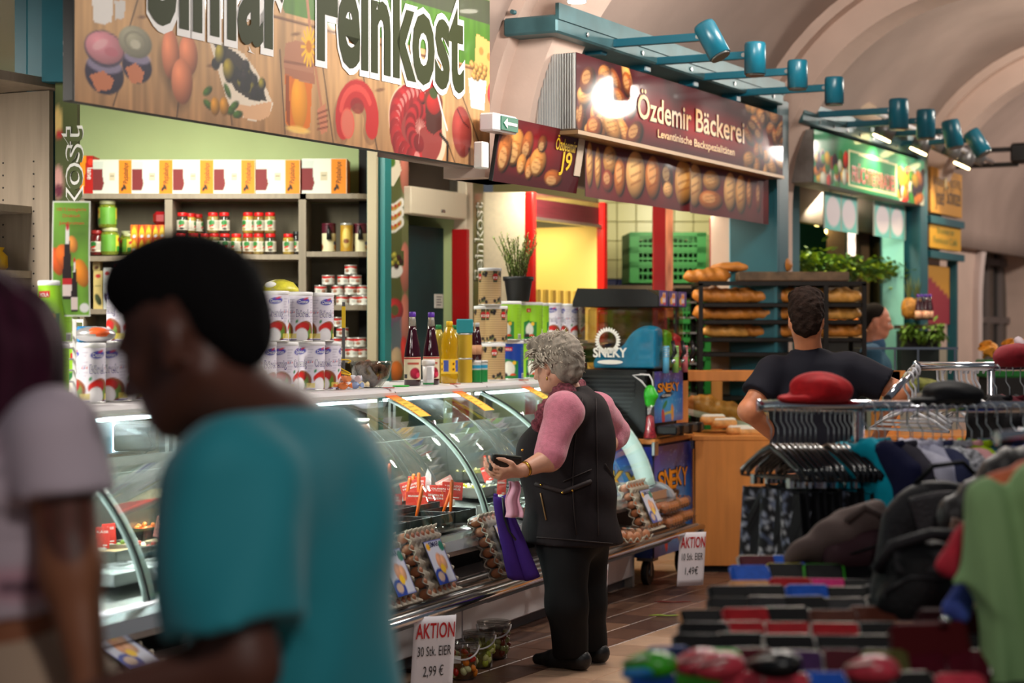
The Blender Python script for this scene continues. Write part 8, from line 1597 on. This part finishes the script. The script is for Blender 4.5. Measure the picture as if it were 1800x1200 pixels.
# garments hanging further along: each on its own hanger, seen from its shoulder edge
def garment(px, py, d, L_, wid, m, lab, rz_=.45, flare=.05, sl=1, col=None, hang=1):
    p = at(px, py, d); th = thing('hanging_garment', lab, 'garment', p, rz_, 'clothes hanging along the rail'); top = -.135
    if hang: put('hook', hkm, None, th); put('hanger', hgm, None, th)
    rs_ = random.Random(px); ph = rs_.random() * 6
    pr = [cap((0, -wid * .72, top - .05), (0, 0, top), .024, .03, .03), cap((0, 0, top), (0, wid * .72, top - .05), .03, .024, .03)] + [elp((0, s_ * wid * .42, top - L_ * .45), (.028 + flare * .3, wid * .6, L_ * .46), None, .05) for s_ in (-1, 1)] + [elp((0, 0, top - L_ * .78), (.03 + flare * .6, wid * (.9 + flare), L_ * .24), None, .06)]
    if sl: pr += [cap((0, s_ * wid * .78, top - .06), (.01, s_ * wid * .98, top - L_ * .66), .032, .03, .03) for s_ in (-1, 1)]
    put('cloth', bodymesh('cloth', pr, m, .011, lambda X, Y, Z: .005 * np.sin(Y * 40 + ph + 2 * np.sin(Z * 14)) + (.004 * np.sin(Z * 60) if col == 'quilt' else 0) + (.003 * np.sin(Y * 60 + Z * 20) if col == 'quilt' else 0), cuts=[((0, 0, top - L_), (0, 0, -1))]), None, th)
    put('collar', MB().tube([(.012, -.07, top + .03), (-.005, 0, top + .015), (.012, .07, top + .03)], [.010, .014, .010], 7), m, th)
cm = lambda n, c, **k: mat('cloth_' + n, c, .85, spec=.2, **k)
garment(1528, 712, 5.95, .46, .2, cm('turquoise', (0, 160, 184), nz=(20, .1)), 'turquoise quilted waistcoat next to the chrome post', .75, .12, 0, 'quilt')
for k, (px, c, lab) in enumerate(((1556, (26, 28, 62), 'navy blue jacket right beside the turquoise waistcoat'), (1578, (64, 60, 70), 'charcoal grey jacket between navy and white garments'), (1604, (222, 218, 236), 'white garment showing its bright shoulder on the rail'), (1622, (206, 204, 226), 'second white garment half covered by striped sleeves'), (1640, (60, 64, 96), 'slate blue garment behind the striped sleeves'), (1655, (196, 196, 200), 'black and white striped garment, first of two'), (1674, (176, 174, 180), 'black and white striped garment, second of two'), (1692, (236, 170, 170), 'pink edged white garment beside the lime green one'), (1708, (166, 196, 20), 'lime green garment in the rail'), (1726, (20, 74, 84), 'dark petrol garment right of the lime green one'), (1742, (26, 30, 60), 'dark navy jacket with glossy hanger'), (1762, (28, 44, 92), 'royal navy jacket over the chrome bar'), (1786, (30, 46, 96), 'navy blue jacket near the right edge'), (1808, (26, 36, 80), 'navy jacket cut by the right edge'))): garment(px, 716, 5.9, .42, .17, cm('g%s' % 'abcdefghijklmn'[k], c, nz=((60, .9) if k in (5, 6) else (20, .12))), lab, .5, .03, 1)
# caps on the rail
def capmesh(col, n): return bodymesh('cap', [elp((0, 0, .035), (.085, .10, .05), None, .03), elp((-.035, 0, .05), (.06, .09, .035), None, .03), elp((-.09, 0, .012), (.06, .075, .012), None, .02)], mat('cap_cloth_' + n, col, .85, nz=(40, .2)), .007, lambda X, Y, Z: .003 * np.sin(Y * 60 + X * 40), cuts=[((0, 0, 0), (0, 0, -1))])
th = thing('flat_cap', 'bright red cap lying on the chrome rail before the baker', 'cap', at(1446, 706, DRK)); put('crown', capmesh((214, 20, 30), 'red'), None, th, rot=(0, 0, .5))
th = thing('flat_cap', 'black flat cap lying on the chrome rail', 'cap', at(1680, 708, DRK)); put('crown', capmesh((14, 14, 18), 'black'), None, th, rot=(0, 0, .1)); th.scale = (1.0, 1, .75)
# second rack behind with white hangers
pa, pb = at(1612, 643, 7.2), at(1960, 645, 7.0); rail('clothes_rack', 'second chrome rail behind with white plastic hangers', pa, pb, .017, (.38, .95))
pe = at(1560, 700, 6.7); th = thing('slanted_rail', 'slanting chrome arm carrying white hangers at the second rail', 'clothes rail', pa); put('arm', MB().tube([(0, 0, 0), pe - pa], .014, 10), chrome, th)
wh, wg = hanger_meshes(.18, .085); wgm = MB(); wgm.tube([(0, -.18, -.2), (0, -.1, -.16), (0, 0, -.125), (0, .1, -.16), (0, .18, -.2), (0, -.18, -.2)], .006, 6); hk2 = MB(); hook(hk2); hk2 = MB().tube([(0, .022 * math.sin(a), -.012 + .022 * math.cos(a)) for a in np.linspace(-2.3, 1.57, 12)] + [(0, .02, -.05), (0, 0, -.075), (0, 0, -.13)], .0045, 6); whm = [wgm.mesh('hanger', mat('hanger_white', (230, 228, 232), .3)), hk2.mesh('hook', mat('hanger_white', (230, 228, 232), .3))]
for k, px in enumerate((1590, 1600, 1608, 1654, 1664, 1688, 1696, 1706, 1714, 1722)):
    p = at(px, 643, 7.2) if k > 2 else pa.lerp(pe, (1612 - px) / 52 * .7); th = thing('white_hanger', '%s empty white hanger from the left on the second rail' % ORD[k], 'hanger', p, .5 + R.uniform(-.2, .2), 'white hangers on the second rail'); put('hanger', whm[0], None, th); put('hook', whm[1], None, th)
for k, (px, c, lab) in enumerate(((1752, (20, 18, 22), 'black jacket on the second rail near its post'), (1775, (90, 20, 34), 'dark wine garment on the second rail'), (1800, (24, 22, 26), 'black garment at the right end of the second rail'), (1505, (18, 16, 20), 'black garment hanging low behind the first rail'), (1545, (150, 90, 110), 'dusty pink garment behind the white ones'), (1600, (20, 20, 24), 'black garment behind the white shoulders'))): garment(px, 646 if k < 3 else 722, 6.9 if k < 3 else 6.4, .42, .17, cm('h%s' % 'abcdef'[k], c, nz=(20, .12)), lab, .35, .03, 1)
th = thing('scarf_cap', 'red and white patterned cap on top of the second rail', 'cap', at(1790, 645, 6.95)); put('crown', capmesh((150, 20, 36), 'wine'), None, th, rot=(0, 0, 2.4)); put('band', MB().tube([(.02, -.1, .05), (.0, 0, .095), (.03, .1, .06)], .016, 8), mat('band_grey', (190, 170, 176), .8), th)
pq = at(1752, 770, 4.4); th = thing('rail_end', 'thick chrome rail end sticking in from the right edge', 'clothes rail', pq); put('rail', MB().tube([(0, 0, 0), (.5, .15, .035)], .0165, 14), chrome, th)
# table of purses
tb_ = thing('purse_table', 'dark cloth covered table crowded with purses', 'table', (.95, 4.6, 0)); ZT = .76
poly = [(at(1086, 0, 3.5).x, 3.5), (at(1296, 0, 5.6).x, 5.6), (2.3, 5.6), (2.3, 3.5)]
put('top', MB().prism([(x - .95, y - 4.6) for x, y in poly], .03, lambda x, y, z: (x, y, ZT - .03 + z)), mat('table_cloth', (20, 16, 18), .9), tb_); put('skirting', MB().prism([(x * .98 - .95, y - 4.6) for x, y in poly], ZT - .10, lambda x, y, z: (x, y, .05 + z)), mat('table_cloth', (20, 16, 18), .9), tb_)
pc = {'k': (11, 10, 12), 'r': (170, 18, 28), 'm': (80, 10, 26), 'b': (20, 84, 190), 't': (206, 142, 88), 'p': (206, 20, 110), 'y': (220, 206, 20), 'g': (60, 170, 30), 'w': (88, 44, 30), 'v': (70, 36, 84), 'n': (24, 40, 80), 'o': (90, 84, 40), 'c': (44, 42, 44), 'x': (206, 60, 76)}
wm_ = {}
def purse(c, rim, w_, h_):
    k = (c, rim, w_, h_)
    if k not in wm_: wm_[k] = (MB().box((0, 0, h_ / 2), (w_, .022, h_), bev=.007).mesh('purse', mat('purse_' + c, pc[c], .7, nz=(60, .2), spec=.12)), MB().tube([(-w_ / 2, 0, h_ * .25), (-w_ / 2, 0, h_ - .008), (-w_ / 2 + .008, 0, h_), (w_ / 2 - .008, 0, h_), (w_ / 2, 0, h_ - .008), (w_ / 2, 0, h_ * .25)], .0055, 6).mesh('zip', mat('purse_rim_' + rim, pc[rim] if rim != 'z' else (170, 164, 156), .35, 0 if rim != 'z' else .7)))
    return wm_[k]
rows = [(5.50, 1302, 'mbkrmrk', 'zzzzrzz'), (5.28, 1292, 'bkkkkkk', 'bygkckc'), (5.05, 1290, 'trpkkrk', 'trpkkrc'), (4.82, 1252, 'kkbkkrv', 'kzbzkzz'), (4.60, 1246, 'kckckkw', 'kzkzzkw'), (4.40, 1206, 'krkwwkk', 'trzwwkk'), (4.20, 1194, 'krrrkkk', 'kzzzktk'), (4.02, 1186, 'kkkkkkk', 'czzczzc'), (3.82, 1150, 'ngmvmomm', 'bgzzmomz'), (3.64, 1110, 'bgxxbkkx', 'zgxzbzzx')]
rn = ['rear', 'second', 'third', 'fourth', 'fifth', 'sixth', 'seventh', 'eighth', 'ninth', 'front']; cnm = {'k': 'black', 'r': 'red', 'm': 'maroon', 'b': 'blue', 't': 'tan', 'p': 'magenta', 'w': 'brown', 'v': 'purple', 'n': 'navy', 'g': 'green', 'o': 'olive', 'c': 'charcoal', 'x': 'coral', 'y': 'yellow'}
for ri, (d, px, cs, rs_) in enumerate(rows):
    x = (px - 900) / F * d
    for k, (c, rm_) in enumerate(zip(cs, rs_)):
        w_ = .105 if ri < 8 else .085; pu = purse(c, rm_, w_, .095 if ri not in (2, 9) else .075); th = thing('purse', '%s purse, %s from the left in the %s row of the table' % (cnm[c], ORD[k], rn[ri]), 'purse', (x + w_ / 2, d + R.uniform(-.02, .02), ZT + .004), R.uniform(-.12, .12), 'purses laid out in rows on the table'); ti = -.95 - .12 * R.random()
        put('body', pu[0], None, th, rot=(ti, 0, 0)); put('zip', pu[1], None, th, rot=(ti, 0, 0)); x += w_ * (.92 if ri < 8 else .98)
for k, (px, py, d, c, lab) in enumerate(((1140, 1180, 3.6, 'g', 'glossy green coin pouch at the near corner of the table'), (1225, 1172, 3.62, 'x', 'coral patterned pouch at the near table edge'), (1262, 1176, 3.58, 'x', 'second coral pouch with white trim at the near edge'), (1360, 1180, 3.6, 'k', 'black spectacles case at the near table edge'), (1530, 1196, 3.55, 'x', 'pink pouch at the bottom edge of the picture'))):
    th = thing('pouch', lab, 'pouch', at(px, py, d), R.uniform(-.4, .4)); th.location.z = ZT + .075; put('body', bodymesh('pouch', [elp((0, 0, .0), (.05, .035, .022), None, .02), elp((.015, 0, .008), (.035, .03, .02), None, .02)], mat('pouch_' + c, pc[c], .3, nz=(40, .3)), .006), None, th); put('zip', MB().tube([(-.045, -.02, .01), (0, -.03, .018), (.045, -.02, .012)], .003, 5), MATS['purse_rim_z'], th)
put('blue_strap', MB().tube([(0, 0, 0), (.05, .02, .0), (.09, .05, .01)], .009, 7), mat('strap_blue', (20, 120, 190), .5), None, at(1096, 1184, 3.55), 0, 'blue strap end sticking out at the near table corner', 'strap')
# bags and jackets piled at the far end of the table
def pile(name, lab, cat, px, py, d, prims, m, res=.012, post=None): th = thing(name, lab, cat, at(px, py, d)); put('body', bodymesh(name, prims, m, res, post), None, th); return th
lea = mat('bag_black', (8, 8, 9), .55, spec=.2, nz=(14, .3), bump=(90, .3)); gle = mat('bag_grey', (38, 36, 38), .6, spec=.25, nz=(14, .2), bump=(90, .3))
t_ = pile('folded_jacket', 'taupe jacket lying over the far end of the purse table', 'jacket', 1470, 945, 5.45, [cap((-.13, -.02, -.05), (.02, 0, .02), .025, .05, .03), cap((.02, 0, .02), (.10, .0, .065), .05, .045, .03), cap((-.04, .03, -.04), (.12, .05, .0), .05, .055, .03), cap((.08, 0, .05), (.15, .0, .0), .035, .03, .03)], mat('jacket_taupe', (104, 84, 78), .8), .010, folds(.008, 42, 38)); put('collar', MB().tube([(.02, -.05, .05), (.07, -.05, .09), (.13, -.04, .06)], .012, 7), mat('jacket_taupe_dark', (84, 66, 60), .8), t_)
t_ = pile('folded_jacket', 'dark wine jacket lying beside the taupe one', 'jacket', 1550, 965, 5.4, [cap((-.12, 0, -.03), (.16, 0, .03), .05, .06, .03), cap((0, .05, .02), (.2, .05, .02), .05, .04, .03)], mat('jacket_wine', (52, 14, 24), .8), .012, folds(.008, 40, 34)); put('seam', MB().tube([(-.1, -.05, -.01), (.05, -.058, .04)], .004, 5), lea, t_)
t_ = pile('handbag', 'dark grey leather handbag with rounded flap', 'handbag', 1660, 930, 5.2, [elp((0, 0, .0), (.13, .06, .11), None, .04), elp((-.02, .0, .07), (.11, .06, .06), None, .04), cap((-.12, 0, .02), (-.13, 0, -.1), .05, .06, .04)], gle, .011); put('flap', MB().sheet(lambda u, v: ((u - .5) * .22 * (1 - .35 * v), -.066 - .02 * math.sin(PI * u) * (1 - .4 * v), .11 - .13 * v - .02 * (2 * u - 1) ** 2), 14, 10, .006), mat('flap_grey', (66, 62, 64), .45, bump=(90, .3)), t_); put('buckle', MB().ell((-.0, -.095, -.03), (.013, .008, .013), 10, 8), chrome, t_); put('handle', MB().tube([(-.08, 0, .12), (-.03, 0, .17), (.05, 0, .18), (.1, 0, .13)], .007, 7), lea, t_)
t_ = pile('shoulder_bag', 'black ribbed shoulder bag behind the green T-shirt', 'handbag', 1740, 880, 5.0, [cap((-.09, 0, -.04), (.06, 0, .06), .05, .07, .04), cap((.06, 0, .06), (.2, 0, .06), .07, .08, .04), elp((.1, 0, -.05), (.15, .08, .12), None, .05)], mat('bag_ribbed', (40, 34, 32), .5), .011, lambda X, Y, Z: .004 * np.sin(X * 120)); put('strap', MB().tube([(-.11, -.08, -.06), (-.02, -.1, -.04), (.06, -.09, .03), (.14, -.09, .06)], .012, 7), gle, t_); put('wooden_handle', MB().tube([(-.12, -.07, -.12), (-.10, -.08, -.04)], [.014, .018], 8), mat('handle_wood', (96, 60, 40), .5), t_)
t_ = pile('backpack', 'black leather backpack lying in front of the purses', 'backpack', 1608, 1045, 4.55, [elp((0, 0, 0), (.105, .09, .105), None, .05), elp((.02, 0, .08), (.10, .085, .05), None, .04), elp((.07, .02, -.02), (.09, .08, .10), None, .05), elp((-.02, -.07, -.02), (.085, .035, .07), None, .03)], lea, .009, folds(.003, 34, 30)); put('zip', MB().tube([(-.095, -.075, -.05), (-.085, -.085, .02), (-.03, -.1, .055), (.05, -.1, .05)], .004, 5), MATS['purse_rim_c'], t_); put('strap', MB().tube([(-.1, -.03, .06), (-.06, -.04, .12), (.03, -.03, .145), (.12, 0, .14)], .014, 7), gle, t_); put('top_flap', MB().sheet(lambda u, v: (-.06 + .18 * u, -.10 + .03 * v + .02 * math.cos(PI * u), .06 + .05 * v), 10, 4, .008), gle, t_)
for ri, (px, py, d, w_) in enumerate(((1640, 1150, 3.9, .16), (1690, 1110, 4.1, .18))): t_ = thing('clutch_bag', ['dark red clutch bag below the backpack', 'deep maroon clutch bag beside the green T-shirt'][ri], 'clutch bag', at(px, py, d), .1); t_.location.z = ZT + .03; put('body', MB().box((0, 0, .04), (w_, .05, .09), bev=.012), mat('clutch_%d' % ri, [(80, 12, 16), (44, 8, 12)][ri], .7, spec=.12), t_, rot=(-.5, 0, 0)); put('clasp', MB().ell((.02, -.02, .09), (.012, .008, .008), 8, 6), chrome, t_)
# green T-shirt hanging at the right edge with shirts under it
p0_ = at(1850, 830, 3.9); kx = 3.9 / F; q = lambda px, py, dy=0: V3(((px - 1850) * kx, dy, (830 - py) * kx))
th = thing('hanging_t_shirt', 'pale green T-shirt hanging at the right edge', 'T-shirt', p0_)
gp = [cap(q(1850, 850), q(1748, 880), .045, .040, .03), cap(q(1748, 885), q(1706, 1060), .042, .056, .03, clip=[(q(1703, 1040), V3((-.25, 0, -1)))]), elp(q(1860, 1010), (.15, .04, .20), None, .05), cap(q(1770, 930), q(1790, 1240), .038, .045, .05), cap(q(1880, 930), q(1880, 1240), .05, .05, .06), cap(q(1700, 1080, -.01) + V3((.05, 0, 0)), q(1740, 1235, -.01), .012, .03, .04)]
put('cloth', bodymesh('cloth', gp, mat('shirt_green', (150, 186, 124), .85), .008, lambda X, Y, Z: .013 * np.sin(X * 48 + 2.0 * np.sin(Z * 5)) + .004 * np.sin(X * 110 + Z * 20), cuts=[(q(1850, 1230), (0, 0, -1))]), None, th); put('hanger', MB().tube([q(1745, 868), q(1850, 835), q(1955, 868)], .008, 7), blackp, th); put('hook', MB().tube([q(1850, 835), q(1850, 800), q(1862, 785)], .003, 5), steel, th)
for n_, (c, off, lab, pts) in enumerate((((236, 120, 80), .035, 'orange shirt whose shoulder shows above the green T-shirt', [(1850, 838), (1770, 862)]), ((70, 90, 180), .02, 'blue violet shirt whose sleeve shows under the green sleeve', [(1735, 1000), (1700, 1080)]), ((206, 40, 60), .045, 'red shirt peeking out left of the green sleeve', [(1725, 950), (1690, 1005)]))):
    t_ = thing('hanging_t_shirt', lab, 'T-shirt', p0_ + Vector((0, .06 + off, 0))); put('cloth', bodymesh('cloth', [cap(q(*pts[0]), q(*pts[1]), .024, .030, .03), elp(q(1880, 1010), (.12, .02, .15), None, .05), cap(q(1850, 850), q(1765, 885), .026, .024, .03), cap(q(1765, 885), q(*pts[0]), .024, .024, .03)], mat('shirt_under_%d' % n_, c, .8, nz=(20, .3)), .009, folds(.005, 60, 50)), None, t_); put('label', MB().box(q(1850, 850, -.03), (.03, .002, .02)), white, t_)
